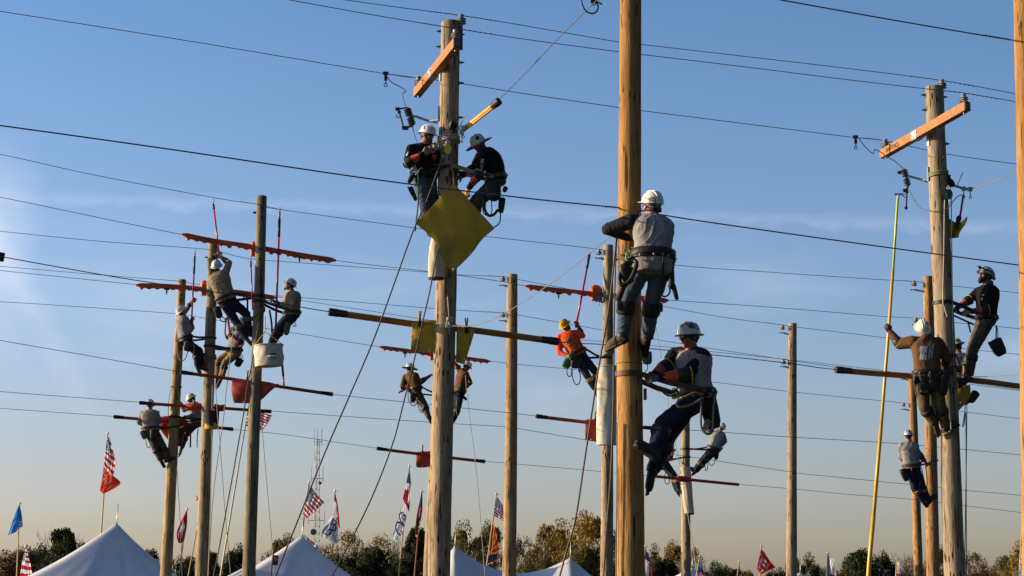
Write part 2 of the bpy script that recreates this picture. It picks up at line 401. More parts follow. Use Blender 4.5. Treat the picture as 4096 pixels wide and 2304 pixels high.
W_D = wood('weathered_grey_pole_wood', (0.545, 0.432, 0.306), (0.169, 0.118, 0.074), 0.8)
W_A = wood('greenish_grey_pole_wood', (0.363, 0.318, 0.227), (0.11, 0.088, 0.055), 0.35)
W_P = wood('sand_pole_wood', (0.545, 0.432, 0.284), (0.176, 0.125, 0.074), 0.7)
W_Y = wood('straw_pole_wood', (0.659, 0.466, 0.227), (0.243, 0.147, 0.062), 0.6)
W_J = wood('tan_pole_wood', (0.59, 0.42, 0.227), (0.206, 0.125, 0.055), 0.7)
W_L = wood('orange_brown_pole_wood', (0.59, 0.341, 0.148), (0.198, 0.091, 0.034), 0.7)
pole('C', 20.3, [(-760, 2522, 72), (0, 2522.5, 88), (1150, 2517, 97), (2304, 2522.6, 116)], W_C, 'thick honey coloured pole nearest to the camera, its top out of the frame')
pole('N', 21.0, [(-700, 4097, 78), (0, 4101, 96), (1000, 4125, 102), (2304, 4146, 112)], W_C, 'honey coloured pole cut off by the right edge of the picture')
pole('B', 29.0, [(91, 1803, 77), (1150, 1785, 86), (1700, 1769, 88), (2304, 1755, 89)], W_B, 'weathered tan pole with a crossarm and the big yellow diamond blanket')
pole('D', 31.5, [(351, 3736, 72), (1000, 3764, 79), (1700, 3797, 79), (2304, 3819, 82)], W_D, 'weathered grey pole with a crossarm beside the long yellow stick')
pole('A', 43.0, [(787, 1046.5, 42), (1146, 1038, 43), (1700, 1016, 48), (2304, 995, 53)], W_A, 'greenish grey pole with the white canvas bucket hanging at it')
pole('P2', 47.0, [(979, 853, 41), (1500, 836, 45), (2304, 806, 51)], W_P, 'pole with the black and yellow bucket, between the straw and the greenish pole')
pole('P1', 52.0, [(1121, 728, 33.5), (1600, 702, 40), (2304, 663.5, 46.5)], W_Y, 'straw coloured pole, leftmost of all the poles')
pole('F', 45.5, [(983, 2433, 40), (1500, 2431, 44), (2304, 2427, 51)], W_P, 'pale pole close left of the thick honey pole, with a long canvas tool bag')
pole('J', 49.4, [(1100, 2049.4, 42.7), (1700, 2045, 48), (2304, 2037, 55)], W_J, 'tan pole standing alone, without climbers, right of the diamond blanket')
pole('G', 54.5, [(1245, 1772, 36), (1650, 1748, 44), (2304, 1717, 50)], W_P, 'pole mostly hidden behind the pole with the diamond blanket')
pole('K', 53.0, [(1296, 3170, 34), (1800, 3168, 38), (2304, 3166, 43.6)], W_D, 'slim grey pole without climbers, left of the long yellow stick')
pole('L', 48.0, [(1108, 3712, 40), (1700, 3722, 47), (2304, 3733, 52)], W_L, 'orange brown pole directly behind the grey crossarm pole')
pole('M', 62.0, [(1507, 3647, 32), (1900, 3661, 34), (2304, 3674, 37)], W_L, 'thin far orange brown pole, left of the other orange brown one')
pole('H', 58.0, [(1395, 2743, 32), (1800, 2742, 35), (2304, 2744, 39)], W_P, 'pale far pole behind the man in sunglasses, with a short canvas bag')

X3, Y3, Z3 = Vector((1, 0, 0)), Vector((0, 1, 0)), Vector((0, 0, 1))
def insulator(top, h, r, parent, name='insulator', sheds=3):
    """pin insulator: porcelain sheds on a steel pin; top is its wire groove"""
    top = Vector(top); prof = [(0.35 * r, -h * 1.0)]
    for k in range(sheds):
        z = -h * (0.92 - 0.24 * k)
        prof += [(0.55 * r, z), (r, z + 0.01 * h), (r * 0.98, z + 0.06 * h), (0.6 * r, z + 0.15 * h)]
    prof += [(0.5 * r, -0.16 * h), (0.58 * r, -0.05 * h), (0.62 * r, 0.04 * h), (0.5 * r, 0.10 * h), (0.05 * r, 0.12 * h)]
    mb = MB(); mb.lathe(prof, top, (X3, Y3, Z3), 20); o = build(mb, name, M_porc, parent, auto=60)
    pb = MB(); pb.tube([top + Vector((0, 0, -h * 1.9)), top + Vector((0, 0, -h * 0.9))], 0.14 * r, 8); build(pb, 'pin', M_steel, o)
    return o
def standoff(key, px, py, ins_py, name='standoff_bracket'):
    """a small steel arm on the side of a pole carrying an upright pin insulator"""
    root, cen, rad, Y = POLES[key]; c, r = on_pole(key, py)
    tip = P(px, py, Y); a = c + Vector((-r, 0, 0)); mb = MB()
    mb.tube([c + Vector((-r * 0.7, -0.02, -0.05)), tip + Vector((0.03, -0.02, 0))], 0.022, 8)
    mb.box(tip + Vector((0.0, -0.02, 0.0)), (X3, Y3, Z3), (0.20, 0.06, 0.02), 0.004)
    o = build(mb, name, M_steel, root, auto=40)
    insulator(P(px, ins_py, Y) + Vector((0, -0.02, 0)), 0.12, 0.075, o)
def bolts(key, spots):
    root, cen, rad, Y = POLES[key]
    for y, ang in spots:
        c, r = on_pole(key, y); a = math.radians(ang); d = Vector((math.cos(a), math.sin(a), 0)); mb = MB()
        mb.tube([c + d * (r * 0.8), c + d * (r + 0.075)], 0.011, 8); mb.tube([c + d * (r - 0.012), c + d * (r + 0.008)], 0.034, 4); mb.tube([c + d * (r + 0.02), c + d * (r + 0.042)], 0.021, 6)
        build(mb, 'bolt', M_dark, root, auto=40)
standoff('J', 2012, 1142, 1107); standoff('J', 2012, 1283, 1251)
standoff('F', 2396, 1033, 1000); standoff('F', 2396, 1206, 1186)
standoff('K', 3129, 1332, 1302); standoff('K', 3133, 1466, 1440)
standoff('L', 3655, 1160, 1126); standoff('L', 3662, 1300, 1272); standoff('M', 3612, 1516, 1496); standoff('M', 3613, 1637, 1612)

bolts('B', [(125, 180), (187, 180), (250, 0), (470, 0), (333, -5), (135, 10)])
bolts('D', [(380, 180), (440, 180), (575, 0), (388, 0), (640, -70)])
bolts('A', [(852, 183), (834, -80), (873, -80), (1000, -85), (1040, -85), (850, 190)]); bolts('P2', [(1029, 183), (1030, 190), (1175, -80), (1240, -80)])
bolts('J', [(1164, -80), (1269, -75), (1300, -80), (1131, -80), (1700, -75)]); bolts('F', [(1024, -75), (1058, -75), (1545, 0)])
bolts('K', [(1328, -75), (1360, -75), (1494, -75), (1700, -75), (1885, -75)]); bolts('L', [(1145, -70), (1180, -70), (1780, -80)]); bolts('M', [(1660, -75), (1618, -75)])
bolts('P1', [(1180, -80), (1668, -70)])

# crossarms (the near end is the upper right one), with insulators, end plates, gain plate
def crossarm(key, far, near, plate, words, holder_y):
    root, cen, rad, Y = POLES[key]; far = Vector(far); near = Vector(near)
    d = (near - far).normalized(); n = Vector((d.y, -d.x, 0)).normalized()
    if n.x > 0: n = -n
    c = (far + near) / 2; L = (near - far).length; mb = MB()
    mb.box(c, (d, n, Z3), (L, 0.12, 0.15), 0.008)
    m = mat('crossarm_timber', (0.37, 0.16, 0.055), 0.75, 0.3, 20, stretch=(1, 1, 1), bump=0.3, bscale=30, dirt=(0.33, 0.13, 0.04), dscale=6)
    arm = build(mb, 'crossarm', m, root, auto=40)
    b = MB(); b.box(near + d * 0.006, (d, n, Z3), (0.012, 0.10, 0.13), 0.003); build(b, 'end_plate', M_dark, arm)
    b = MB()
    for k in range(5): b.box(near + d * 0.014 + Z3 * (0.045 - 0.022 * k), (d, n, Z3), (0.004, 0.075, 0.006)); 
    build(b, 'embossing', M_steel, arm, smooth=False)
    g = far.lerp(near, plate); b = MB()
    b.box(g + n * 0.064, (d, n, Z3), (0.16, 0.008, 0.125), 0.002)
    for s in (-0.045, 0.045): b.tube([g + n * 0.066 + d * s + Z3 * 0.02 * (1 if s > 0 else -1), g + n * 0.082 + d * s + Z3 * 0.02 * (1 if s > 0 else -1)], 0.013, 6)
    pc, pr = on_pole(key, holder_y)
    b.box(Vector((pc.x, pc.y, g.z)) + n * (pr + 0.012), (d, n, Z3), (0.07, 0.012, 0.40), 0.002)
    b.box(g - Z3 * 0.082, (d, n, Z3), (0.15, 0.13, 0.008), 0.001)
    build(b, 'gain_plate', M_steel, arm, auto=40)
    for e, s in ((near, -0.10), (far, 0.10)):
        t = e + d * s + Z3 * (0.075 + 0.15)
        insulator(t, 0.135, 0.072, arm)
        b = MB(); b.tube([e + d * s - Z3 * 0.105, e + d * s - Z3 * 0.07], 0.017, 6); build(b, 'pin_nut', M_steel, arm)
    for txt, t, h, dz in words:
        letters(txt, far.lerp(near, t) + n * 0.0625 + Z3 * dz, d, Z3, h, M_ink, arm)
    return arm
def letters(txt, c, xdir, up, h, m, parent, name='lettering', shear=0.0, depth=0.002):
    cu = bpy.data.curves.new('t', 'FONT'); cu.body = txt; cu.size = h * 1.38; cu.align_x = 'CENTER'; cu.align_y = 'CENTER'; cu.shear = shear; cu.extrude = depth
    ob = link('t', cu); dg = bpy.context.evaluated_depsgraph_get(); me = bpy.data.meshes.new_from_object(ob.evaluated_get(dg))
    bpy.data.objects.remove(ob); x = Vector(xdir).normalized(); u = Vector(up); u = (u - x * u.dot(x)).normalized(); z = x.cross(u); base = WORLD[parent]
    for v in me.vertices: v.co = Vector(c) + x * v.co.x + u * v.co.y + z * v.co.z - base
    me.materials.clear(); me.materials.append(m); me.name = name; o = link(name, me, parent); WORLD[o] = Vector(base); return o
def text_points(txt, h):
    cu = bpy.data.curves.new('t', 'FONT'); cu.body = txt; cu.size = h * 1.38; cu.align_x = 'CENTER'; cu.align_y = 'CENTER'; cu.resolution_u = 3
    ob = link('t', cu); dg = bpy.context.evaluated_depsgraph_get(); me = bpy.data.meshes.new_from_object(ob.evaluated_get(dg)); bpy.data.objects.remove(ob)
    bm = bmesh.new(); bm.from_mesh(me); bmesh.ops.subdivide_edges(bm, edges=[e for e in bm.edges if e.calc_length() > h * 0.25], cuts=2)
    bm.verts.index_update(); vs = [v.co.copy() for v in bm.verts]; fs = [[v.index for v in f.verts] for f in bm.faces]; bm.free(); return vs, fs
# B: perpendicular to the wires, far end left
cB, rB = on_pole('B', 270)
crossarm('B', P(1668, 372, 30.15), P(1829, 171, 27.85), 0.42, [], 300)
cD, rD = on_pole('D', 520)
crossarm('D', P(3530, 618, 32.5), P(3870, 424, 30.1), 0.42, [('BROOKS', 0.16, 0.075, -0.01)], 520)
# pole-top insulators on ridge pins
for key, px, py in (('B', 1845, 62), ('D', 3767, 322)):
    root, cen, rad, Y = POLES[key]; t = P(px, py, Y - 0.05)
    insulator(t, 0.145, 0.078, root); b = MB(); b.box(t - Z3 * 0.36, (X3, Y3, Z3), (0.05, 0.02, 0.40), 0.004); build(b, 'ridge_pin', M_dark, root, auto=40)

# ---- wires
WIRE_N = [0]
def wire(row, pts, label, off=0.0, r=0.006, n=6, twist=None):
    ps = spline([RW(x, y, row, off) for x, y in pts], 7); mb = MB()
    for e in (0, -1):                 # carry the wire on to its next pole, well outside the picture
        if not (100 < pts[e][0] < 4080) and not (row == 'N' and e == -1) and len(pts) > 2:
            a, c = ps[e], ps[1 if e == 0 else -2]; k = (a - c).normalized(); k.z *= 0.3; far = [a + k * t for t in (8, 18, 30)]
            ps = far[::-1] + ps if e == 0 else ps + far
    mb.tube(ps, r, 6)
    o = build(mb, 'overhead_wire', M_wire, loc=ps[0]); tag(o, label, 'wire', 'overhead wires between the poles')
    for (x, y), (x2, y2) in (twist or []):
        a, b = RW(x, y, row, off), RW(x2, y2, row, off); k = 22; q = []
        u, w = perp(b - a)
        for i in range(k + 1): q.append(a.lerp(b, i / k) + (u * math.cos(i * 1.9) + w * math.sin(i * 1.9)) * r * 1.25)
        t = MB(); t.tube(q, r * 0.8, 5); build(t, 'tie_wire', M_wire, o)
    return o
wire('B', [(1290, -13), (1600, 30), (1846, 62), (2100, 103), (2475, 168), (2567, 178), (3000, 228), (3400, 275), (3768, 322), (4057, 374), (4300, 420)], 'topmost long wire, resting on the pole top insulators of both crossarm poles', twist=[((1700, 43), (1830, 60)), ((1860, 64), (1990, 85)), ((3640, 305), (3755, 320)), ((3780, 324), (3900, 346))])
wire('B', [(1060, -16), (1160, 0), (1500, 61), (1829, 115), (2100, 157), (2475, 207), (2568, 218), (3000, 270), (3400, 320), (3720, 357), (3857, 372), (4058, 406), (4300, 450)], 'long wire on the near crossarm ends, second from the top', off=-1.15, twist=[((1690, 93), (1815, 113)), ((1843, 117), (1980, 138)), ((3720, 357), (3845, 371)), ((3868, 374), (3990, 395))])
wire('B', [(-150, 22), (0, 45), (700, 155), (1543, 295), (1668, 311), (1843, 334), (2100, 375), (2475, 430), (2570, 443), (3100, 510), (3400, 548), (3530, 561), (3780, 615), (4062, 656), (4300, 690)], 'wire on the far crossarm ends, carrying the dangling jumper clamps', off=1.15, twist=[((1560, 297), (1655, 309)), ((3440, 552), (3520, 560)), ((3545, 565), (3650, 588))])
wire('C', [(-200, 478), (0, 502), (700, 600), (1500, 718), (2099, 792), (2490, 832), (2545, 837), (2640, 858), (2912, 900), (3500, 983), (4072, 1060), (4300, 1090)], 'thick dark wire crossing in front of the diamond blanket to the near man in grey', r=0.0075, twist=[((2420, 826), (2530, 836))])
wire('N', [(2900, -40), (3125, 0), (3600, 85), (4035, 158), (4300, 196)], 'short dark wire in the upper right corner, ending at the edge pole', r=0.0075, twist=[((3930, 140), (4040, 159))])
wire('B', [(12, 1028), (480, 1111), (1000, 1190), (1318, 1247), (1785, 1302), (2230, 1366), (2410, 1378), (2700, 1404), (3130, 1450), (3345, 1478), (3800, 1513), (4085, 1547), (4300, 1575)], 'thick wire running through both long amber hoses', r=0.0075)
wire('A', [(-200, 588), (0, 617), (377, 700), (853, 790), (1025, 816), (1068, 825), (1120, 838), (1685, 915), (1945, 946), (2387, 996), (2433, 1010), (2694, 1059), (3100, 1090), (3500, 1117), (3655, 1126), (3810, 1144), (4075, 1172), (4300, 1200)], 'wire at the top of the greenish pole, hooked by red sticks', r=0.007, twist=[((960, 806), (1025, 816)), ((1068, 825), (1120, 838)), ((3600, 1122), (3652, 1126))])
wire('A', [(-200, 748), (0, 788), (725, 938), (1030, 992), (1343, 1042), (1715, 1086), (1832, 1101), (2026, 1129), (2100, 1143), (2433, 1180), (2675, 1200), (3100, 1230), (3500, 1263), (3662, 1273), (3815, 1290), (4080, 1315), (4300, 1340)], 'wire running through the uppermost ribbed orange cover', off=0.18, r=0.007)
wire('A', [(-200, 1320), (0, 1361), (350, 1422), (725, 1488), (1020, 1530), (1328, 1577), (1722, 1618), (1820, 1629), (2025, 1650), (2145, 1664), (2440, 1698), (2615, 1712), (2730, 1718), (3147, 1747), (3500, 1768), (3720, 1785), (4085, 1820), (4300, 1845)], 'wire through the orange hose below the canvas bucket', off=0.22, r=0.007)
wire('J', [(-200, 906), (0, 925), (400, 965), (780, 993), (870, 1005), (1000, 1035), (1240, 1054), (1714, 1089), (1832, 1099), (2012, 1107), (2072, 1118), (2200, 1142), (2420, 1184), (2640, 1223), (2900, 1270), (3117, 1298), (3190, 1309), (3500, 1346), (3841, 1393), (4083, 1419), (4300, 1450)], 'thin wire from the tan shirt climber to the lone tan pole top', r=0.007, twist=[((1950, 1102), (2008, 1107)), ((3060, 1290), (3112, 1298))])
wire('J', [(-200, 1062), (0, 1082), (543, 1138), (830, 1165), (1105, 1183), (1250, 1194), (1739, 1234), (2010, 1252), (2072, 1260), (2230, 1288), (2414, 1321), (2613, 1356), (2720, 1374), (2816, 1390), (3130, 1437), (3190, 1446), (3500, 1490), (3700, 1515), (4100, 1565)], 'wire running through the ribbed orange cover left of the straw pole', off=0.18, r=0.007, twist=[((1950, 1247), (2008, 1252))])
wire('G', [(-200, 1044), (0, 1065), (480, 1106), (710, 1124), (745, 1130), (1111, 1188), (1200, 1201), (1675, 1274), (1772, 1292), (1900, 1316), (2073, 1338), (2224, 1351), (2412, 1366), (2613, 1383), (2743, 1396), (2830, 1405), (3130, 1436), (3500, 1478), (3612, 1496), (3800, 1520), (4100, 1562)], 'thin wire off the top of the straw pole', r=0.007, twist=[((660, 1120), (709, 1124))])
wire('G', [(-200, 1194), (0, 1207), (200, 1219), (696, 1254), (760, 1263), (1062, 1313), (1165, 1330), (1517, 1387), (1740, 1416), (1962, 1444), (2075, 1458), (2200, 1469), (2470, 1494), (2743, 1519), (2834, 1526), (3148, 1565), (3400, 1591), (3613, 1612), (3841, 1645), (4083, 1675), (4300, 1700)], 'wire through the far ribbed orange cover behind the yellow blankets', off=0.18, r=0.007)
wire('J', [(-200, 1546), (0, 1566), (560, 1609), (836, 1628), (1082, 1644), (1400, 1667), (1712, 1688), (1818, 1695), (2025, 1707), (2077, 1715), (2340, 1759), (2500, 1786), (2695, 1818), (2763, 1828), (3145, 1885), (3185, 1892), (3400, 1914), (3640, 1938), (3848, 1960), (4090, 1982), (4300, 2005)], 'wire through the orange hose above the black bucket', off=0.22, r=0.007)
wire('G', [(-200, 1612), (0, 1633), (457, 1666), (695, 1690), (932, 1717), (1150, 1740), (1510, 1793), (1730, 1822), (1937, 1845), (2025, 1852), (2075, 1857), (2340, 1880), (2470, 1893), (2615, 1904), (2743, 1917), (2950, 1937), (3143, 1953), (3185, 1957), (3400, 1978), (3645, 1997), (3853, 2022), (4092, 2051), (4300, 2075)], 'lowest wire, through the hoses on the straw pole and the hidden pole', off=0.22, r=0.007)

# ---- line hoses (round, with black ends) and ribbed conductor covers
def hose(row, pts, r, m, label, caps=(1, 1), off=0.22, cap_len=0.26, swell=()):
    ps = spline([RW(x, y, row, off) for x, y in pts], 10); c = ps[len(ps) // 2]
    root = thing('line_hose', c, label, 'line hose', 'insulating hoses over the wires')
    mb = MB(); mb.tube(ps, r, 14); mb.tube([p - Z3 * r * 0.98 for p in ps], r * 0.22, 6); build(mb, 'hose', m, root)
    for k, (e, q) in enumerate(((ps[0], ps[1]), (ps[-1], ps[-2]))):
        if not caps[k]: continue
        d = (q - e).normalized(); t = MB()
        t.tube([e - d * 0.02, e + d * 0.01, e + d * cap_len * 0.45, e + d * cap_len * 0.5, e + d * cap_len], [r * 1.30, r * 1.34, r * 1.34, r * 1.24, r * 1.18], 14); build(t, 'end_cap', M_black, root, auto=40)
    for a, b, s in swell:
        i, j = int(a * (len(ps) - 1)), int(b * (len(ps) - 1)); t = MB(); t.tube(ps[i:j + 1], [r * s * (0.75 if k in (0, j - i) else 1) for k in range(j - i + 1)], 14); build(t, 'coupling', m, root, auto=40)
    return root
hose('B', [(1320, 1248), (1480, 1270), (1660, 1296), (1790, 1310), (1900, 1321), (2228, 1366)], 0.046, M_yhose, 'long amber hose through the two yellow blankets in the middle')
hose('B', [(3347, 1479), (3480, 1491), (3640, 1503), (3900, 1521), (4085, 1545), (4480, 1592)], 0.044, M_yhose, 'long amber hose crossing behind the man in the brown hoodie')
hose('B', [(-420, 950), (-200, 990), (12, 1029)], 0.05, M_yhose, 'black capped hose end at the left edge of the picture', caps=(0, 1))
hose('A', [(726, 1489), (930, 1516), (1100, 1543), (1328, 1577)], 0.035, M_hose, 'orange hose below the canvas bucket, third down on the greenish pole', swell=((0.05, 0.10, 1.2), (0.5, 0.68, 1.7)))
hose('J', [(560, 1611), (743, 1624), (915, 1634), (1082, 1646)], 0.035, M_hose, 'orange hose crossing just above the black and yellow bucket', swell=((0.34, 0.42, 1.6), (0.60, 0.66, 1.6)))
hose('G', [(457, 1667), (640, 1683), (760, 1697), (930, 1717)], 0.038, M_hose, 'orange hose at the two men low on the straw pole')
hose('A', [(2147, 1665), (2342, 1688), (2480, 1702), (2617, 1713)], 0.038, M_hose, 'orange hose left of the long canvas tool bag')
hose('G', [(1510, 1794), (1665, 1814), (1815, 1832), (1937, 1846)], 0.04, M_hose, 'orange hose lowest on the hidden pole, behind the tan pole')
hose('G', [(2600, 1903), (2743, 1917), (2955, 1938)], 0.04, M_hose, 'orange hose by the boots of the far pair of climbers', caps=(0, 0), swell=((0.42, 0.56, 2.2), (0.56, 0.6, 1.4)))
def guard(row, pts, label, off=0.18, h=0.15, w=0.085, hood=None, hang=()):
    ps = spline([RW(x, y, row, off) for x, y in pts], 10)
    fine = []; acc = 0; step = 0.03
    for a, b in zip(ps, ps[1:]):
        L = (b - a).length; k = max(1, int(L / step))
        for j in range(k): fine.append((a.lerp(b, j / k), acc + L * j / k))
        acc += L
    fine.append((ps[-1], acc)); tot = acc; rows = []
    root = thing('conductor_cover', ps[len(ps) // 2], label, 'conductor cover', 'ribbed orange conductor covers')
    d = (ps[-1] - ps[0]).normalized(); n = Vector((-d.y, d.x, 0)).normalized()
    for p, s in fine:
        e = min(s, tot - s); end = min(1, e / 0.12)
        sc = h * (0.74 if (s % 0.19) < 0.10 else 0.90 if (s % 0.95) > 0.19 else 1.02) * (0.55 + 0.45 * end)
        if e > tot * 0.32 and e < tot * 0.36: sc = h * 0.6
        top = p + Z3 * (0.055 * (0.4 + 0.6 * end))
        rows.append([top - n * w * 0.28, top - n * w * 0.5 - Z3 * 0.022, p - n * w * 0.5 - Z3 * (sc - 0.055), p - n * w * 0.30 - Z3 * (sc - 0.05), p + n * w * 0.30 - Z3 * (sc - 0.05), p + n * w * 0.5 - Z3 * (sc - 0.055), top + n * w * 0.5 - Z3 * 0.022, top + n * w * 0.28])
    mb = MB(); mb.rings(rows); build(mb, 'cover_shell', M_orange, root, auto=35)
    if hood:
        c = RW(hood[0], hood[1], row, off - 0.02); t = MB(); hw, hh = hood[2], hood[3]
        t.box(c - Z3 * hh * 0.1, (d, n, Z3), (hw, 0.16, hh * 0.8), 0.02); t.ellipsoid(c + Z3 * hh * 0.28, (d, n, Z3), (hw * 0.62, 0.08, hh * 0.36)); build(t, 'insulator_hood', M_orange, root, auto=35)
    for x, y in hang:
        c = RW(x, y, row, off); t = MB(); t.tube([c + Z3 * 0.03, c - Z3 * 0.08], 0.022, 8); t.tube([c - Z3 * 0.08, c - Z3 * 0.12], 0.012, 6); t.box(c + Z3 * 0.02, (d, n, Z3), (0.12, 0.09, 0.03), 0.005); build(t, 'locking_pin', M_black, root, auto=40)
    return root
guard('A', [(727, 938), (860, 965), (1040, 992), (1200, 1020), (1343, 1042)], 'uppermost ribbed orange cover, behind the top of the greenish pole', hood=(1013, 998, 0.10, 0.30), hang=((1198, 1032),))
guard('A', [(2100, 1145), (2240, 1162), (2400, 1178), (2540, 1190), (2674, 1203)], 'ribbed orange cover with a big round hood left of the thick honey pole', hood=(2385, 1175, 0.26, 0.34), hang=((2234, 1177),), h=0.14)
guard('J', [(543, 1141), (690, 1146), (830, 1158), (960, 1170), (1105, 1192)], 'ribbed orange cover crossing in front of the straw pole top', hood=(818, 1155, 0.16, 0.34), hang=((667, 1160), (975, 1178)))
guard('G', [(1517, 1389), (1620, 1402), (1740, 1419), (1850, 1432), (1962, 1447)], 'ribbed orange cover above the far pair in brown, lower than the amber hose', hood=(1726, 1422, 0.10, 0.26), hang=((1620, 1415),), h=0.13)

# ---- rubber blankets
def blanket(name, label, rows, Y, m, holes=(), th=0.008, pins=(), group='rubber blankets pinned over the lines', bulge=0.0, mate=None):
    """rows: lists of photograph points (same count), Y a number or matching depths"""
    g = []
    R, C = len(rows), len(rows[0])
    def cr(a, t):
        return a
    dens = []
    for i, r in enumerate(rows):
        q = [P(x, y, Y(i / (R - 1), j / (C - 1)) if callable(Y) else Y) for j, (x, y) in enumerate(r)]
        dens.append(spline(q, 6) if C > 2 else [q[0].lerp(q[1], k / 12) for k in range(13)])
    cols = list(zip(*dens)); cols = [spline(list(c), 6) if R > 2 else [c[0].lerp(c[1], k / 12) for k in range(13)] for c in cols]
    grid = [list(r) for r in zip(*cols)]
    n = len(grid); mcol = len(grid[0])
    for i in range(n):
        for j in range(mcol):
            u, v = i / (n - 1), j / (mcol - 1)
            grid[i][j] = grid[i][j] + Vector((0, -bulge * math.sin(math.pi * u) * math.sin(math.pi * v) + 0.006 * math.sin(7 * u + 5 * v) + 0.003 * math.sin(17 * u - 11 * v), 0))
    c = grid[n // 2][mcol // 2]
    root = thing(name, c, label, 'blanket', group)
    mb = MB(); mb.sheet(grid, th); build(mb, 'rubber_sheet', m, root, auto=60)
    if holes:
        e = MB()
        for u, v in holes:
            p = grid[int(u * (n - 1))][int(v * (mcol - 1))]; e.lathe([(0.004, -0.003), (0.013, -0.003), (0.013, 0.003), (0.004, 0.003)], p + Vector((0, -th * 0.9, 0)), (X3, Z3, -Y3), 10)
        build(e, 'eyelet', M_white, root)
    for x, y, l in pins:
        yb = Y(0.1, 0.5) if callable(Y) else Y; p = P(x, y, yb - 0.03); k = MB()
        for s in (-1, 1): k.tube([p + Vector((0.02 * s, 0, l * 0.55)), p + Vector((0.008 * s, 0, l * 0.1)), p + Vector((0.014 * s, 0, -l * 0.35))], 0.013, 6)
        o = build(k, 'clamp_pin', M_pin, root); k = MB(); k.box(p - Z3 * l * 0.45, (X3, Y3, Z3), (0.055, 0.05, 0.08), 0.008); build(k, 'pin_jaw', M_black, o)
    return root
# the big diamond on B (hangs just in front of the pole), slightly dished around it
blanket('insulating_blanket', 'large yellow diamond shaped blanket hanging before the tan crossarm pole',
        [[(1816, 733), (1876, 800), (1935, 866), (1979, 914)], [(1762, 788), (1830, 850), (1890, 920), (1926, 960)], [(1712, 842), (1780, 915), (1845, 985), (1885, 1016)], [(1661, 894), (1736, 960), (1775, 1040), (1810, 1091)]],
        lambda u, v: 28.72 - 0.10 * u, M_yblank, holes=((0.02, 0.98), (0.97, 0.03), (0.35, 0.02), (0.98, 0.96), (0.7, 0.98)), bulge=0.05)
blanket('insulating_blanket', 'yellow blanket with punched holes left of the tan crossarm pole', [[(1652, 1284), (1700, 1281), (1742, 1281)], [(1647, 1345), (1695, 1348), (1742, 1352)], [(1643, 1401), (1690, 1407), (1741, 1412)]], 28.93, M_yblank, holes=((0.2, 0.05), (0.55, 0.04), (0.97, 0.05), (0.96, 0.8)), pins=((1679, 1272, 0.2),), bulge=0.02)
blanket('insulating_blanket', 'yellow blanket tapering downwards right of the tan crossarm pole', [[(1826, 1302), (1866, 1312), (1900, 1319)], [(1826, 1375), (1853, 1385), (1880, 1388)], [(1824, 1448), (1840, 1453), (1858, 1457)]], 28.95, M_yblank, holes=((0.85, 0.9), (0.5, 0.95), (0.2, 0.9)), pins=((1866, 1300, 0.2),), bulge=0.02)
blanket('insulating_blanket', 'yellow blanket low behind the grey crossarm pole, right side', [[(3800, 1542), (3840, 1542), (3880, 1540)], [(3805, 1600), (3842, 1590), (3879, 1588)], [(3812, 1660), (3824, 1652), (3832, 1645)]], 31.72, M_yblank, holes=((0.3, 0.95), (0.7, 0.6)), pins=((3859, 1483, 0.16),), bulge=0.02)
blanket('insulating_blanket', 'orange blanket with a ragged lower edge left of the greenish pole', [[(930, 1514), (975, 1520), (1022, 1524)], [(926, 1560), (975, 1566), (1020, 1570)], [(935, 1612), (975, 1613), (1018, 1614)]], 42.95, M_blank, holes=((0.95, 0.1), (0.95, 0.5), (0.95, 0.9), (0.5, 0.03)), pins=((990, 1502, 0.22),), bulge=0.05)
blanket('insulating_blanket', 'orange blanket folded to a point right of the greenish pole', [[(1040, 1530), (1080, 1535), (1118, 1536)], [(1040, 1565), (1065, 1566), (1085, 1562)], [(1040, 1602), (1050, 1596), (1056, 1590)]], 43.0, M_blank, bulge=0.04)
blanket('insulating_blanket', 'orange blanket between the two men low on the straw pole', [[(626, 1674), (660, 1664), (690, 1666)], [(632, 1700), (665, 1698), (690, 1694)], [(640, 1716), (660, 1745), (674, 1760)]], 52.15, M_blank, holes=((0.6, 0.1), (0.9, 0.3)), pins=((634, 1659, 0.22),), bulge=0.04)
blanket('insulating_blanket', 'orange blanket right of the straw pole, at the seated climber', [[(700, 1664), (728, 1672), (756, 1684)], [(702, 1685), (722, 1694), (745, 1698)], [(704, 1712), (712, 1712), (722, 1708)]], 52.2, M_blank, bulge=0.03)
blanket('insulating_blanket', 'orange blanket rolled over the hose left of the black bucket', [[(742, 1614), (775, 1615), (806, 1614)], [(741, 1626), (775, 1630), (806, 1631)], [(744, 1641), (775, 1642), (806, 1643)]], 47.0, M_blank, bulge=0.10, th=0.02, pins=((776, 1610, 0.12),))
blanket('insulating_blanket', 'orange blanket rolled over the hose right of the black bucket', [[(858, 1615), (880, 1621), (902, 1618)], [(858, 1630), (880, 1632), (901, 1633)], [(858, 1643), (880, 1644), (898, 1644)]], 47.1, M_blank, bulge=0.08, th=0.02)
blanket('insulating_blanket', 'square orange blanket left of the long canvas tool bag', [[(2341, 1679), (2364, 1677), (2388, 1676)], [(2341, 1720), (2364, 1721), (2388, 1722)], [(2341, 1761), (2364, 1763), (2388, 1766)]], 45.6, M_blank, holes=((0.5, 0.08), (0.9, 0.08), (0.96, 0.5)), pins=((2382, 1664, 0.2),), bulge=0.02)
blanket('insulating_blanket', 'small square orange blanket at the hidden pole, above the flags', [[(1667, 1808), (1690, 1806), (1722, 1805)], [(1665, 1838), (1690, 1838), (1722, 1838)], [(1664, 1869), (1690, 1871), (1722, 1866)]], 54.4, M_blank, holes=((0.96, 0.1), (0.96, 0.5)), pins=((1690, 1796, 0.22),), bulge=0.02)
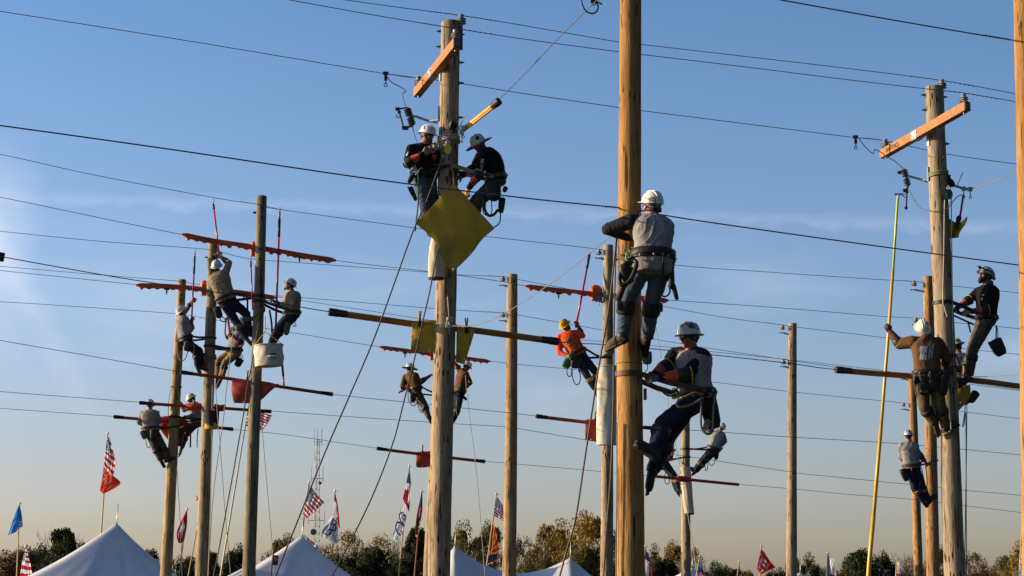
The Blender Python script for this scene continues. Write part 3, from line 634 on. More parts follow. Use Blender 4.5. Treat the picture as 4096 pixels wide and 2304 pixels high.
# ------------------------------------------------------------------ fused cutouts, jumpers, dead ends
def px_tube(mb, pts, Y, r, n=6, sm=6):
    q = [P(x, y, Y if not isinstance(Y, (list, tuple)) else Y[i]) for i, (x, y) in enumerate(pts)]
    mb.tube(spline(q, sm), r, n); return mb
def cutout(key, a, b, arm, plate, tube, top, jump, lead, Y, clamp):
    root, cen, rad, Yp = POLES[key]
    A, B = P(*a, Y), P(*b, Y); d = (B - A); L = d.length; d.normalize(); u, w = perp(d)
    mb = MB(); prof = [(0.02, 0), (0.03, 0.002)]
    for k in range(9):
        z = 0.03 + (L - 0.06) * k / 8
        if k == 4: prof += [(0.03, z - 0.012), (0.034, z), (0.03, z + 0.012)]; continue
        prof += [(0.03, z - 0.014), (0.062, z - 0.002), (0.060, z + 0.004), (0.03, z + 0.010)]
    prof += [(0.03, L - 0.002), (0.02, L)]
    mb.lathe(prof, A, (u, w, d), 16); o = build(mb, 'fuse_cutout', mat('brown_polymer', (0.05, 0.045, 0.04), 0.5, 0.2, 10), root, auto=50)
    m = MB(); c, r = on_pole(key, plate[1]); m.tube([P(*p, Y) for p in arm], 0.020, 8); m.box(Vector((c.x - r - 0.012, Yp - 0.02, P(*plate, Y).z)), (X3, Y3, Z3), (0.018, 0.09, 0.24), 0.004)
    m.tube([Vector((c.x - r - 0.01, Yp - 0.02, P(*plate, Y).z - 0.1)), P(*arm[-2], Y)], 0.012, 6); build(m, 'cutout_arm', M_steel, o, auto=40)
    m = MB(); m.tube([P(*p, Y) for p in tube], 0.017, 10)
    for p in tube: m.box(P(*p, Y), (X3, Y3, Z3), (0.05, 0.05, 0.045), 0.008)
    px_tube(m, [(tube[0][0] - 8, tube[0][1] + 8), (tube[0][0] - 13, tube[0][1] + 16), (tube[0][0] - 6, tube[0][1] + 22), (tube[0][0], tube[0][1] + 14)], Y, 0.007); build(m, 'fuse_tube', M_dark, o, auto=40)
    m = MB(); m.tube([A, P(*top[0], Y)], 0.014, 8); m.box(P(*top[0], Y), (X3, Y3, Z3), (0.07, 0.05, 0.05), 0.01); build(m, 'upper_contact', M_dark, o, auto=40); m = MB(); m.tube([B, P(*top[1], Y)], 0.016, 8); m.box(P(*top[1], Y), (X3, Y3, Z3), (0.09, 0.05, 0.06), 0.01)
    build(m, 'lower_contact', M_dark, o, auto=40)
    m = MB(); px_tube(m, jump, Y, 0.008, sm=8); px_tube(m, lead[0], lead[1], 0.008, sm=8); build(m, 'jumper_wire', M_wire, o)
    m = MB(); k = P(*clamp, Y); m.box(k + Z3 * 0.03, (X3, Y3, Z3), (0.09, 0.04, 0.05), 0.01); m.box(k - Z3 * 0.04, (X3, Y3, Z3), (0.05, 0.05, 0.10), 0.01); m.tube([k - Z3 * 0.08, k - Z3 * 0.14], 0.012, 8)
    m.lathe([(0.020, -0.005), (0.032, -0.005), (0.032, 0.005), (0.020, 0.005), (0.020, -0.005)], k - Z3 * 0.165, (X3, Z3, Y3), 14, caps=False); build(m, 'hot_line_clamp', M_dark, o, auto=40)
cutout('B', (1628, 431), (1651, 503), [(1646, 463), (1667, 467), (1715, 484), (1750, 490)], (1752, 495), [(1597, 449), (1614, 511)], [(1590, 436), (1622, 512)],
       [(1549, 307), (1566, 329), (1600, 347), (1620, 360), (1622, 367), (1611, 373), (1613, 395), (1620, 418), (1627, 431)],
       ([(1650, 505), (1661, 551), (1682, 592), (1711, 588), (1748, 565), (1786, 558), (1806, 530), (1827, 524)], [29.6, 29.5, 28.9, 28.75, 28.78, 28.75, 28.8, 28.9]), 29.6, (1543, 300))
cutout('D', (3616, 676), (3633, 745), [(3634, 704), (3645, 707), (3690, 720), (3712, 727)], (3714, 735), [(3627, 768), (3624, 832)], [(3598, 690), (3622, 762)],
       [(3434, 551), (3463, 590), (3492, 614), (3499, 599), (3521, 607), (3550, 628), (3579, 645), (3606, 668), (3616, 676)],
       ([(3634, 757), (3661, 807), (3690, 836), (3738, 846), (3786, 836), (3815, 802), (3835, 783), (3858, 779)], [32.1, 31.8, 31.5, 31.25, 31.25, 31.3, 31.4, 31.5]), 32.2, (3422, 554))
def dead_end(key, bell, clamp, Y, label=None):
    root = POLES[key][0]; A, B = P(*bell[0], Y), P(*bell[1], Y); d = (B - A).normalized(); u, w = perp(d); L = (B - A).length; mb = MB()
    mb.lathe([(0.02, -0.04), (0.05, -0.03), (0.085, 0.0), (0.075, 0.015), (0.05, 0.02), (0.05, L * 0.5), (0.065, L * 0.55), (0.055, L * 0.65), (0.045, L), (0.02, L + 0.02)], A, (u, w, d), 18); o = build(mb, 'dead_end_insulator', M_black, root, auto=45)
    m = MB(); q = [P(x, y, Y) for x, y in clamp]; m.tube([B] + q, 0.022, 8)
    for k in q[1:]:
        m.box(k, (X3, Y3, Z3), (0.075, 0.06, 0.07), 0.012); m.tube([k - Z3 * 0.02, k - Z3 * 0.12], 0.012, 8); m.lathe([(0.014, -0.005), (0.026, -0.005), (0.026, 0.005), (0.014, 0.005), (0.014, -0.005)], k - Z3 * 0.14, (X3, Z3, Y3), 12, caps=False)
    m.tube([q[0] + Z3 * 0.03, q[0] + Vector((0.10, 0, 0.24))], 0.008, 6); build(m, 'dead_end_clamp', M_steel, o, auto=40)
dead_end('B', ((1806, 496), (1826, 503)), [(1836, 520), (1846, 530), (1853, 512)], 28.78)
dead_end('D', ((3788, 712), (3813, 742)), [(3830, 746), (3854, 755), (3880, 757)], 31.5)
# ------------------------------------------------------------------ ropes
def rope(pts, Y, r, m, label, sm=8, name='rope', group=None):
    """Y: one distance or one per point"""
    q = spline([P(x, y, Y if not isinstance(Y, (list, tuple)) else Y[i]) for i, (x, y) in enumerate(pts)], sm)
    mb = MB(); mb.tube(q, r, 7); o = build(mb, name, m, loc=q[0]); return tag(o, label, 'rope', group or 'hand lines and guy ropes')
rope([(1792, 603), (1778, 618), (1740, 715), (1700, 820), (1665, 895), (1630, 985), (1572, 1148), (1490, 1370), (1390, 1602), (1300, 1810), (1200, 2060), (1102, 2304), (1010, 2540)], [28.75, 28.7, 28.6, 28.5, 28.4, 28.3, 28.2, 28, 27.8, 27.6, 27.3, 27, 26.7], 0.012, M_drope, 'dark twisted rope from the yellow pulley, passing the left corner of the diamond blanket')
rope([(1764, 962), (1745, 1030), (1718, 1170), (1690, 1290), (1650, 1470), (1617, 1600), (1572, 1770), (1500, 1960), (1420, 2130), (1328, 2304), (1200, 2540)], [28.65, 28.6, 28.55, 28.5, 28.4, 28.3, 28.2, 28.0, 27.8, 27.5, 27.2], 0.011, M_drope, 'dark twisted rope coming down over the canvas bag under the diamond blanket')
rope([(2466, 940), (2462, 990), (2452, 1090), (2441, 1191), (2425, 1300), (2398, 1450), (2375, 1600), (2340, 1830), (2302, 2076), (2270, 2190), (2239, 2304), (2180, 2520)], 20.0, 0.010, M_brope, 'tan rope slanting down to the left from the near climber\'s elbow')
rope([(2470, 950), (2464, 1000), (2458, 1200), (2455, 1450), (2453, 1620), (2443, 1900), (2424, 2150), (2414, 2304), (2405, 2520)], 20.08, 0.009, M_brope, 'tan rope hanging nearly straight along the left of the thick honey pole')
rope([(2468, 1690), (2467, 2000), (2464, 2304), (2462, 2520)], 20.18, 0.007, M_rope, 'thin grey cable hugging the lower left edge of the thick honey pole')
rope([(1800, 1296), (1815, 1303), (1865, 1306), (1930, 1292), (2020, 1252), (2120, 1190), (2230, 1115), (2340, 1028), (2440, 945), (2475, 925)], [28.82, 28.7, 28.2, 27.4, 26, 24.5, 23, 21.6, 20.4, 20.1], 0.0055, M_rope, 'pale rope strung from the knot on the tan crossarm pole to the near climber')
rope([(2618, 1280), (2623, 1308), (2649, 1461), (2674, 1621), (2696, 1746), (2723, 1891), (2754, 2071), (2790, 2304), (2810, 2430)], 57.0, 0.011, M_wrope, 'pale rope between the sunglasses man and the thick pole, reaching down to the far bag')
rope([(1862, 1500), (1868, 1580), (1885, 1720), (1905, 1880), (1926, 2125), (1940, 2304)], 53.8, 0.009, M_wrope, 'very thin pale rope hanging from the far climber in brown and white hard hat')
rope([(3805, 780), (3807, 1000), (3812, 1340), (3816, 1480)], 31.35, 0.010, M_wrope, 'pale rope hanging down the right edge of the grey crossarm pole')
rope([(3779, 800), (3777, 900), (3776, 1000), (3772, 1195), (3778, 1230), (3790, 1268)], 31.28, 0.010, M_wrope, 'pale rope down the face of the grey crossarm pole to its strap')
rope([(3862, 1586), (3860, 1640), (3853, 1690), (3850, 1705), (3856, 1700), (3862, 1650), (3864, 1750), (3866, 2304), (3867, 2500)], 31.5, 0.008, M_wrope, 'double pale rope with a small loop hanging under the low yellow blanket', sm=10)
rope([(3868, 1590), (3866, 1800), (3862, 2050), (3858, 2304), (3857, 2500)], 31.52, 0.007, M_rope, 'grey rope beside the double pale rope at the right')
rope([(3800, 1480), (3840, 1499), (3900, 1507), (3990, 1504), (4080, 1496), (4250, 1470)], [31.4, 31.45, 31.2, 30.6, 30, 29], 0.006, M_rope, 'pale rope stretched to the right from the grey crossarm pole at the climbers\' feet')
rope([(3880, 756), (3975, 728), (4062, 690), (4250, 600)], [31.5, 30.5, 29.5, 27.5], 0.007, M_rope, 'grey guy rope from the clamp on the grey crossarm pole to the upper right')
rope([(1866, 512), (1990, 402), (2100, 294), (2250, 135), (2380, 8), (2520, -130)], [28.8, 28.4, 28, 27.4, 26.9, 26.4], 0.0075, M_rope, 'grey guy rope rising from the upper amber hose to the top of the picture')
rope([(862, 1440), (862, 1520), (865, 1600), (880, 1780), (900, 2050), (923, 2304), (935, 2450)], 46.3, 0.009, M_wrope, 'thin pale rope crossing other ropes right of the bucket pole, drifting right')
rope([(942, 1170), (938, 1240), (925, 1400), (905, 1560), (893, 1680), (879, 1780), (862, 1900), (848, 2037), (838, 2200), (833, 2304), (830, 2430)], [43.1, 43.1, 43.4, 43.8, 44, 44.2, 44.6, 45, 45.4, 45.6, 45.8], 0.010, M_wrope, 'pale rope hanging from the belt of the man in the tan shirt')
rope([(1040, 1275), (1032, 1310), (1012, 1430), (989, 1550), (975, 1650), (940, 1850), (905, 2040), (855, 2304), (815, 2500)], [42.9, 42.7, 42.6, 42.5, 42.4, 42.2, 42, 41.7, 41.5], 0.014, M_drope, 'dark rope slanting left down past the greenish pole and its bucket')
rope([(850, 1540), (848, 1650), (846, 1800), (842, 2000), (836, 2200), (832, 2304), (829, 2450)], 46.7, 0.010, M_wrope, 'pale rope straight down the right edge of the black bucket pole')
rope([(708, 1545), (684, 1560), (676, 1600), (674, 1660), (690, 1700), (704, 1818), (712, 1950), (721, 2086), (729, 2304), (733, 2440)], 51.8, 0.009, M_rope, 'thin rope looped round the straw pole and trailing below its climbers')
rope([(1045, 1690), (1049, 1724), (1062, 1880), (1078, 2060), (1091, 2207), (1098, 2304), (1103, 2430)], 42.7, 0.008, M_wrope, 'thin pale rope right of the greenish pole down to the number plate')
# lashings, knots, pulley
def wrap(key, y, m, r=0.010, turns=2, pitch=0.02, tilt=0.0):
    c, rr = on_pole(key, y); q = []
    for i in range(turns * 24 + 1):
        a = 2 * math.pi * i / 24; q.append(c + Vector(((rr + r * 0.9) * math.cos(a), (rr + r * 0.9) * math.sin(a), pitch * i / 24 + tilt * math.cos(a))))
    mb = MB(); mb.tube(q, r, 6); return build(mb, 'rope_lashing', m, POLES[key][0])
wrap('B', 570, M_wrope, 0.014, 3, 0.03); wrap('B', 1300, M_wrope, 0.009, 1, 0.0); wrap('P1', 1548, M_drope, 0.016, 1, 0.0); wrap('D', 708, mat('green_rope', (0.25, 0.26, 0.12), 0.9, 0.3, 50), 0.014, 3, 0.025, 0.02)
wrap('A', 1262, mat('olive_rope', (0.2, 0.17, 0.06), 0.9, 0.3, 50), 0.02, 2, 0.03, 0.12); wrap('P2', 1450, mat('olive_rope', (0.2, 0.17, 0.06)), 0.02, 2, 0.04, 0.10); wrap('C', 1455 * 1.0, M_brope, 0.004, 1, 0.0)
def knot(x, y, Y, label):
    c = P(x, y, Y); mb = MB(); q = []
    for i in range(90):
        a = i * 0.42; q.append(c + Vector((0.055 * math.sin(a * 1.0) * (1 - i / 200), -0.03 + 0.03 * math.cos(a * 2.1), 0.075 * math.cos(a * 0.83))))
    mb.tube(q, 0.011, 6); mb.tube([c, c + Vector((0.0, -0.02, -0.17))], 0.009, 6); mb.tube([c + Z3 * 0.05, c + Vector((-0.03, -0.02, 0.40))], 0.011, 6); o = build(mb, 'rope_knot', M_wrope, loc=c); tag(o, label, 'knot')
knot(1798, 1292, 28.80, 'pale knotted rope end on the face of the tan crossarm pole')
def pulley(x, y, Y, m, label, s=1.0):
    c = P(x, y, Y); root = thing('pulley_block', c, label, 'pulley'); mb = MB()
    for e in (-0.03, 0.03): mb.lathe([(0.002, -0.008), (0.055 * s, -0.006), (0.055 * s, 0.006), (0.002, 0.008)], c + Y3 * e, (X3, Z3 * 1.5, Y3), 18)
    build(mb, 'cheek_plate', m, root, auto=40); mb = MB(); mb.lathe([(0.01, -0.02), (0.045 * s, -0.018), (0.035 * s, 0), (0.045 * s, 0.018), (0.01, 0.02)], c, (X3, Z3, Y3), 18); build(mb, 'sheave', M_dark, root, auto=40)
    mb = MB(); mb.tube(spline([c + Z3 * 0.07, c + Vector((0.03, 0, 0.11)), c + Vector((0, 0, 0.15)), c + Vector((-0.03, 0, 0.11)), c + Z3 * 0.07], 6), 0.008, 6); mb.tube([c - Z3 * 0.07, c - Z3 * 0.14], 0.008, 6); build(mb, 'hook', M_steel, root)
pulley(1792, 598, 28.72, mat('yellow_pulley', (0.55, 0.5, 0.05), 0.5), 'small yellow pulley block on the face of the tan crossarm pole')
pulley(3796, 778, 31.30, mat('green_pulley', (0.02, 0.10, 0.05), 0.4), 'small dark green pulley block at the right edge of the grey crossarm pole')
rope([(1801, 622), (1806, 660), (1812, 690), (1815, 715), (1816, 736)], 28.7, 0.012, M_rope, 'short rope from which the diamond blanket hangs')
rope([(1672, 690), (1674, 740), (1672, 820), (1664, 890), (1661, 925)], 28.5, 0.010, mat('green_cord', (0.015, 0.06, 0.035), 0.8), 'dark green cord from the left climber\'s belt to the diamond blanket corner')
# upper amber hose on the guy rope, clamp cluster at the very top
q = [P(1858, 514, 28.85), P(1910, 474, 28.66), P(1962, 433, 28.5), P(1986, 413, 28.42)]
r_ = thing('line_hose', q[0], 'short bright amber hose slanting up over the guy rope by the tan crossarm pole', 'line hose', 'insulating hoses over the wires')
t_ = MB(); t_.tube(spline(q, 6), 0.040, 14); t_.tube([p - Vector((0.02, 0, 0.045)) for p in spline(q, 6)], 0.018, 8); build(t_, 'hose', mat('bright_amber_hose', (0.80, 0.36, 0.02), 0.45, 0.12, 4), r_)
t_ = MB(); d_ = (q[-1] - q[-2]).normalized(); t_.tube([q[-1] - d_ * 0.10, q[-1] - d_ * 0.03, q[-1] - d_ * 0.02, q[-1] + d_ * 0.06], [0.05, 0.055, 0.062, 0.062], 16); build(t_, 'end_cap', M_black, r_, auto=40)
r_ = thing('hot_line_clamp', P(2372, 6, 26.95), 'dark clamp with a looped jumper at the top edge of the picture', 'clamp')
t_ = MB(); px_tube(t_, [(2325, -6), (2330, 20), (2345, 45), (2370, 54), (2388, 44), (2392, 22), (2380, 4)], 26.95, 0.012, 7); px_tube(t_, [(2378, 0), (2382, 14), (2376, 22), (2370, 14)], 26.95, 0.007); build(t_, 'jumper_wire', M_black, r_)
t_ = MB(); t_.box(P(2376, -2, 26.95), (X3, Y3, Z3), (0.10, 0.06, 0.10), 0.01); t_.tube([P(2380, 4, 26.95), P(2410, 18, 26.95)], 0.012, 8); build(t_, 'clamp_body', M_dark, r_, auto=40)

# ------------------------------------------------------------------ canvas bags and buckets
def canvas_tube(name, label, cat, axis_pts, radii, Y, m, open_top=True, rim=None, folds=0.05, oval=0.7, base=None, seed=1):
    """a sewn canvas bag: soft tube with hanging folds, hollow at the open end"""
    rnd = random.Random(seed); q = [P(x, y, Y) for x, y in axis_pts]; q = spline(q, 8); n = 40; rings = []
    rr = [r * Y / FPX for r in radii]; k = len(q); ph = [rnd.uniform(0, 6) for _ in range(5)]
    root = thing(name, q[-1], label, cat)
    def ring(c, r, s, dd):
        d = dd.normalized(); u = (X3 - d * X3.dot(d)).normalized(); w = d.cross(u)
        out = []
        for j in range(n):
            a = 2 * math.pi * j / n; f = 1 + folds * math.sin(s) * (math.sin(5 * a + ph[0] + 2.5 * s) * 0.5 + math.sin(9 * a + ph[1] - 4 * s) * 0.35 + 0.4 * math.sin(3 * a + ph[2] + 5 * s))
            out.append(c + u * (r * f * math.cos(a)) + w * (r * f * oval * math.sin(a)))
        return out
    for i, c in enumerate(q):
        t = i / (k - 1); x = t * (len(rr) - 1); a = min(int(x), len(rr) - 2); r = rr[a] * (1 - (x - a)) + rr[a + 1] * (x - a)
        dd = q[min(i + 1, k - 1)] - q[max(i - 1, 0)]; rings.append(ring(c, r, math.pi * (0.15 + 0.75 * t), dd))
    d0 = (q[1] - q[0]).normalized(); inner = [[c0 + (p - c0) * 0.96 + d0 * dz for p in rings[0]] for dz in (0.0,) for c0 in (q[0],)]
    deep = [q[0] + d0 * 0.25 + (p - q[0]) * 0.94 for p in rings[0]]
    mb = MB(); mb.rings(([deep] + inner if open_top else []) + rings); build(mb, 'canvas_body', m, root, auto=70)
    if rim:
        mb = MB(); mb.tube(rings[0] + rings[0][:2], rim, 6); build(mb, 'rim_hoop', m, root)
    if base:
        mb = MB(); d = (q[-1] - q[-2]).normalized(); mb.rings([[q[-1] - d * base[1] + (p - q[-1]) * 1.02 for p in rings[-1]], [p + d * 0.01 for p in [q[-1] + (p - q[-1]) * 1.03 for p in rings[-1]]], [q[-1] + d * 0.035 + (p - q[-1]) * 0.9 for p in rings[-1]]]); build(mb, 'bag_base', base[0], root, auto=50)
    return root, q, rings
canvas_tube('tool_bag', 'canvas tool bag with a dark base hanging under the diamond blanket', 'bag', [(1752, 930), (1748, 990), (1746, 1060), (1745, 1110)], [20, 30, 34, 33], 28.72, mat('cream_canvas', (0.58, 0.49, 0.36), 0.9, 0.12, 7, bump=0.25, bscale=12), base=(mat('dark_bag_base', (0.06, 0.05, 0.045), 0.8), 0.0), seed=3)
r_, q_, _r = canvas_tube('tool_bag', 'long pale canvas tool bag hanging beside the thick honey pole', 'bag', [(2430, 1466), (2430, 1560), (2429, 1680), (2429, 1780)], [40, 42, 43, 42], 44.9, M_canvas, rim=0.02, folds=0.06, seed=5)
r_, q_, _r = canvas_tube('tool_bag', 'short canvas bag with a dark lower rim on the far pole at the right', 'bag', [(2741, 1868), (2746, 1930), (2752, 2000), (2757, 2055)], [22, 21, 20, 19], 57.4, mat('cream_canvas', (0.58, 0.49, 0.36)), base=(mat('dark_bag_base', (0.06, 0.05, 0.045)), 0.02), seed=8)
letters('GE', P(2730, 1925, 57.2), Vector((0.1, 0, 1)), Vector((-1, 0, 0.1)), 0.13, M_ink, r_)
r_, q_, _r = canvas_tube('canvas_bucket', 'white canvas bucket with a green and black label at the greenish pole', 'bucket', [(1074, 1382), (1075, 1410), (1076, 1440), (1077, 1465)], [58, 59, 59, 56], 42.6, M_canvas, rim=0.016, folds=0.045, oval=0.85, seed=11)
mb = MB(); hk = P(1060, 1326, 42.6)
for e in (_r[0][20], _r[0][0]): mb.tube([e, hk], 0.012, 6)
mb.tube(spline([hk, hk + Vector((0.02, 0, 0.05)), hk + Vector((0, 0, 0.10)), hk + Vector((0.0, 0, 0.34))], 5), 0.012, 6); build(mb, 'bucket_handle', mat('yellow_cord', (0.62, 0.36, 0.06), 0.8), r_)
for z0, z1, m in ((0, 0.36, M_ink), (0.36, 0.62, M_white), (0.62, 1.0, mat('green_label', (0.03, 0.25, 0.11), 0.6))):
    g = []
    for v in (z0, z1):
        row = []
        for h in range(9):
            a = math.radians(-112 + h * 4.5); yy_ = 1420 + 20 * v
            c = P(1075.5, yy_, 42.6); rr_ = 59.6 * 42.6 / FPX; row.append(c + Vector((rr_ * 1.015 * math.cos(a) + 0.115, rr_ * 0.85 * 1.03 * math.sin(a) - 0.004, 0)))
        g.append(row)
    mb = MB(); mb.sheet(g, 0.006); build(mb, 'bucket_label', m, r_, smooth=False)
r_, q_, _r = canvas_tube('tool_bucket', 'black bucket with a yellow base strapped to the second pole from the left', 'bucket', [(846, 1645), (846, 1670), (846, 1695), (846, 1711)], [31, 30, 28, 27], 46.6, mat('black_canvas', (0.022, 0.021, 0.022), 0.85), rim=0.012, folds=0.03, oval=0.85, base=(mat('yellow_vinyl', (0.62, 0.36, 0.015), 0.4), 0.10), seed=13)

# yellow bag / sleeve on D, red handled stick above it
c = [P(3795, 872, 31.5), P(3812, 905, 31.5), P(3832, 925, 31.5), P(3820, 958, 31.5)]
r_ = thing('rubber_sleeve', c[1], 'crumpled yellow rubber sleeve on the right side of the grey crossarm pole', 'sleeve')
g = []
for i in range(14):
    u = i / 13; row = []
    for j in range(14):
        v = j / 13; x = 3794 + 75 * v * (1 - 0.45 * u) + 5 * math.sin(6 * u); y = 872 + 84 * u + 22 * math.sin(math.pi * v) * (1 - u) - 6 * v
        row.append(P(x, y, 31.55 - 0.09 * math.sin(math.pi * v * 2.4 + u * 2) - 0.05 * math.sin(5 * u)))
    g.append(row)
mb = MB(); mb.sheet(g, 0.01); build(mb, 'rubber_sheet', mat('bright_yellow_rubber', (0.66, 0.42, 0.01), 0.5, 0.1, 4), r_)
mb = MB(); mb.capsule(P(3836, 872, 31.42), P(3826, 905, 31.42), 0.045, 0.03); build(mb, 'dark_cuff', M_black, r_)

# ------------------------------------------------------------------ hot sticks
def stick(label, parts, tip=None, name='hot_stick', group='fibreglass hot sticks'):
    """parts: list of (points, Y, radius, material, part name)"""
    first = P(*parts[0][0][0], parts[0][1] if not isinstance(parts[0][1], (list, tuple)) else parts[0][1][0])
    root = thing(name, first, label, 'hot stick', group)
    for pts, Y, r, m, nm in parts:
        mb = MB(); q = [P(x, y, Y if not isinstance(Y, (list, tuple)) else Y[i]) for i, (x, y) in enumerate(pts)]; mb.tube(q, r, 12); build(mb, nm, m, root)
    if tip:
        x, y, Y, s = tip; c = P(x, y, Y); mb = MB(); mb.tube([c - Z3 * 0.1 * s, c + Z3 * 0.03 * s], 0.018 * s, 8)
        mb.tube(spline([c + Z3 * 0.03 * s, c + Vector((0.045, 0, 0.08)) * s, c + Vector((0.02, 0, 0.13)) * s, c + Vector((-0.035, 0, 0.11)) * s, c + Vector((-0.03, 0, 0.07)) * s], 5), 0.011 * s, 6); build(mb, 'hook_head', M_steel, root)
    return root
stick('long yellow stick with a lime upper end, held by the man in the brown hoodie', [([(3591, 792), (3572, 1085)], [31.0, 31.2], 0.021, M_lime, 'upper_section'), ([(3572, 1080), (3553, 1346), (3536, 1560), (3524, 1715)], [31.2, 31.35, 31.45, 31.5], 0.026, M_stick, 'middle_section'), ([(3524, 1710), (3508, 1900), (3494, 2070)], [31.5, 31.55, 31.6], 0.031, M_stick, 'lower_section'), ([(3494, 2066), (3480, 2220), (3468, 2380), (3462, 2460)], [31.6, 31.65, 31.7, 31.72], 0.036, M_stick, 'base_section')])
mb = MB(); mb.box(P(3594, 777, 31.0), (X3, Y3, Z3), (0.15, 0.03, 0.03), 0.008); mb.tube([P(3592, 795, 31.0), P(3594, 777, 31.0)], 0.022, 8); px_tube(mb, [(3611, 777), (3613, 782), (3610, 786)], 31.0, 0.008); build(mb, 'stick_head', M_steel, bpy.data.objects['hot_stick'], auto=40)
def red_stick(label, a, b, Y, grip=0.35, at=0.0, r=0.02, tip=True):
    """a red telescopic stick from a (tip) to b with one dark section"""
    Ya, Yb = Y if isinstance(Y, (list, tuple)) else (Y, Y)
    L = lambda t: (a[0] + (b[0] - a[0]) * t, a[1] + (b[1] - a[1]) * t); yv = lambda t: Ya + (Yb - Ya) * t
    return stick(label, [([L(0), L(at + 0.03)], [yv(0), yv(at + 0.03)], r * 0.9, M_red, 'tip_section'), ([L(at + 0.03), L(at + grip)], [yv(at + 0.03), yv(at + grip)], r * 1.3, mat('dark_teal_grip', (0.015, 0.035, 0.04), 0.5), 'dark_section'), ([L(at + grip), L(1)], [yv(at + grip), yv(1)], r, M_red, 'red_section')], (a[0], a[1], Ya, 0.62) if tip else None)
red_stick('red stick hooked on the top wire by the man in the tan shirt', (853, 812), (876, 1012), (43.4, 43.0), 0.12)
red_stick('red stick of the left man in a white hard hat, beside the straw pole', (780, 1012), (766, 1290), (46.6, 46.7), 0.28, 0.02)
red_stick('short red stick standing left of the greenish pole, below the upper orange cover', (1003, 1040), (1011, 1240), 42.7, 0.14, r=0.017)
red_stick('long red stick with black end held by the bearded man', (1119, 845), (1103, 1310), (43.3, 43.0), 0.18, 0.04, r=0.024)
red_stick('red stick with a black upper end held by the man in orange', (2359, 1012), (2303, 1310), (45.6, 45.1), 0.20, 0.0, r=0.025, tip=False)
red_stick('dark stick with a red end hanging below the canvas bucket', (1129, 1455), (1136, 1546), 42.75, 0.55, 0.0, r=0.02, tip=False)
red_stick('red stick of the far climber behind the sunglasses man', (2695, 1740), (2689, 1822), (57.4, 57.3), 0.75, 0.1, r=0.024, tip=False)
red_stick('orange red stick held by the far man in brown left of the tan crossarm pole', (1726, 1497), (1594, 1571), (54.4, 54.1), 0.3, 0.62, r=0.026, tip=False)
red_stick('short red stick at the far man in brown right of the tan crossarm pole', (1866, 1600), (1842, 1573), (55.0, 55.0), 0.6, 0.0, r=0.03, tip=False)
red_stick('red stick seen between the near climber\'s legs', (2590, 1160), (2566, 1250), (45.6, 45.6), 0.1, 0.0, r=0.026, tip=False)
red_stick('red stick hanging under the tan shirt man, between him and the next climber', (908, 1245), (921, 1345), (44.5, 46.9), 0.05, 0.0, r=0.026, tip=False)
red_stick('thin red stick held up behind the yellow sleeve on the grey crossarm pole', (3853, 783), (3838, 880), 31.45, 0.04, 0.0, r=0.018, tip=False)
# ------------------------------------------------------------------ people
def cloth(name, col, dirt=None): return mat(name, col, 0.9, 0.24, 7, bump=0.55, bscale=15, dirt=dirt, dscale=5, spec=0.15)
SKIN = mat('sunburnt_skin', (0.34, 0.135, 0.075), 0.55, 0.12, 14, dirt=(0.30, 0.10, 0.06), dscale=9)
SKIN_D = mat('tanned_skin', (0.24, 0.11, 0.065), 0.55, 0.12, 14)
HAIR = mat('dark_hair', (0.02, 0.014, 0.010), 0.8, 0.3, 60, bump=0.5, bscale=90)
GREYHAIR = mat('grey_hair', (0.32, 0.29, 0.26), 0.8, 0.3, 60, bump=0.5, bscale=90)
LEATHER = mat('black_leather', (0.016, 0.013, 0.012), 0.55, 0.4, 12, bump=0.15)
BROWNL = mat('brown_leather', (0.085, 0.038, 0.020), 0.6, 0.3, 12, bump=0.15)
BOOT = mat('dusty_boot_leather', (0.05, 0.032, 0.022), 0.75, 0.35, 12, bump=0.2, dirt=(0.12, 0.09, 0.065), dscale=7)
GLOVE = mat('worn_leather_glove', (0.36, 0.27, 0.17), 0.8, 0.25, 14, bump=0.25, dirt=(0.16, 0.12, 0.08), dscale=8)
GLOVE_B = mat('tan_leather_glove', (0.48, 0.27, 0.09), 0.75, 0.2, 14, bump=0.25)
GLOVE_D = mat('grimy_glove', (0.10, 0.09, 0.08), 0.8, 0.3, 14, bump=0.25, dirt=(0.2, 0.18, 0.15), dscale=8)
GAUNT = mat('orange_gauntlet', (0.52, 0.07, 0.02), 0.55, 0.2, 8, dirt=(0.25, 0.045, 0.02))
GAUNT_K = mat('black_gauntlet_cuff', (0.016, 0.015, 0.014), 0.5, 0.2, 8)
GSLEEVE = mat('dark_green_rubber_sleeve', (0.012, 0.045, 0.032), 0.5, 0.2, 8)
STRAPM = mat('webbing_strap', (0.03, 0.025, 0.022), 0.8, 0.3, 20)
HAT = mat('white_hard_hat', (0.72, 0.69, 0.64), 0.28, 0.05, 10, spec=0.5)
HAT_Y = mat('yellow_hard_hat', (0.74, 0.36, 0.012), 0.3, 0.06, 10, spec=0.5)
HAT_C = mat('cream_hard_hat', (0.72, 0.72, 0.56), 0.25, 0.05, 10, spec=0.5)
HAT_G = mat('stickered_hard_hat', (0.55, 0.54, 0.53), 0.3, 0.1, 10, dirt=(0.06, 0.05, 0.05), dscale=16, spec=0.5)
NAVY = cloth('navy_cloth', (0.012, 0.014, 0.022)); BLK = cloth('black_cloth', (0.008, 0.008, 0.009)); GREY = cloth('heather_grey_cloth', (0.255, 0.2422, 0.2338))
LGREY = cloth('pale_grey_cloth', (0.232, 0.224, 0.224)); TAN = cloth('tan_cloth', (0.27, 0.2025, 0.135)); BROWN = cloth('brown_hoodie_cloth', (0.1178, 0.0589, 0.0279)); ORNG = cloth('safety_orange_cloth', (0.80, 0.085, 0.012))
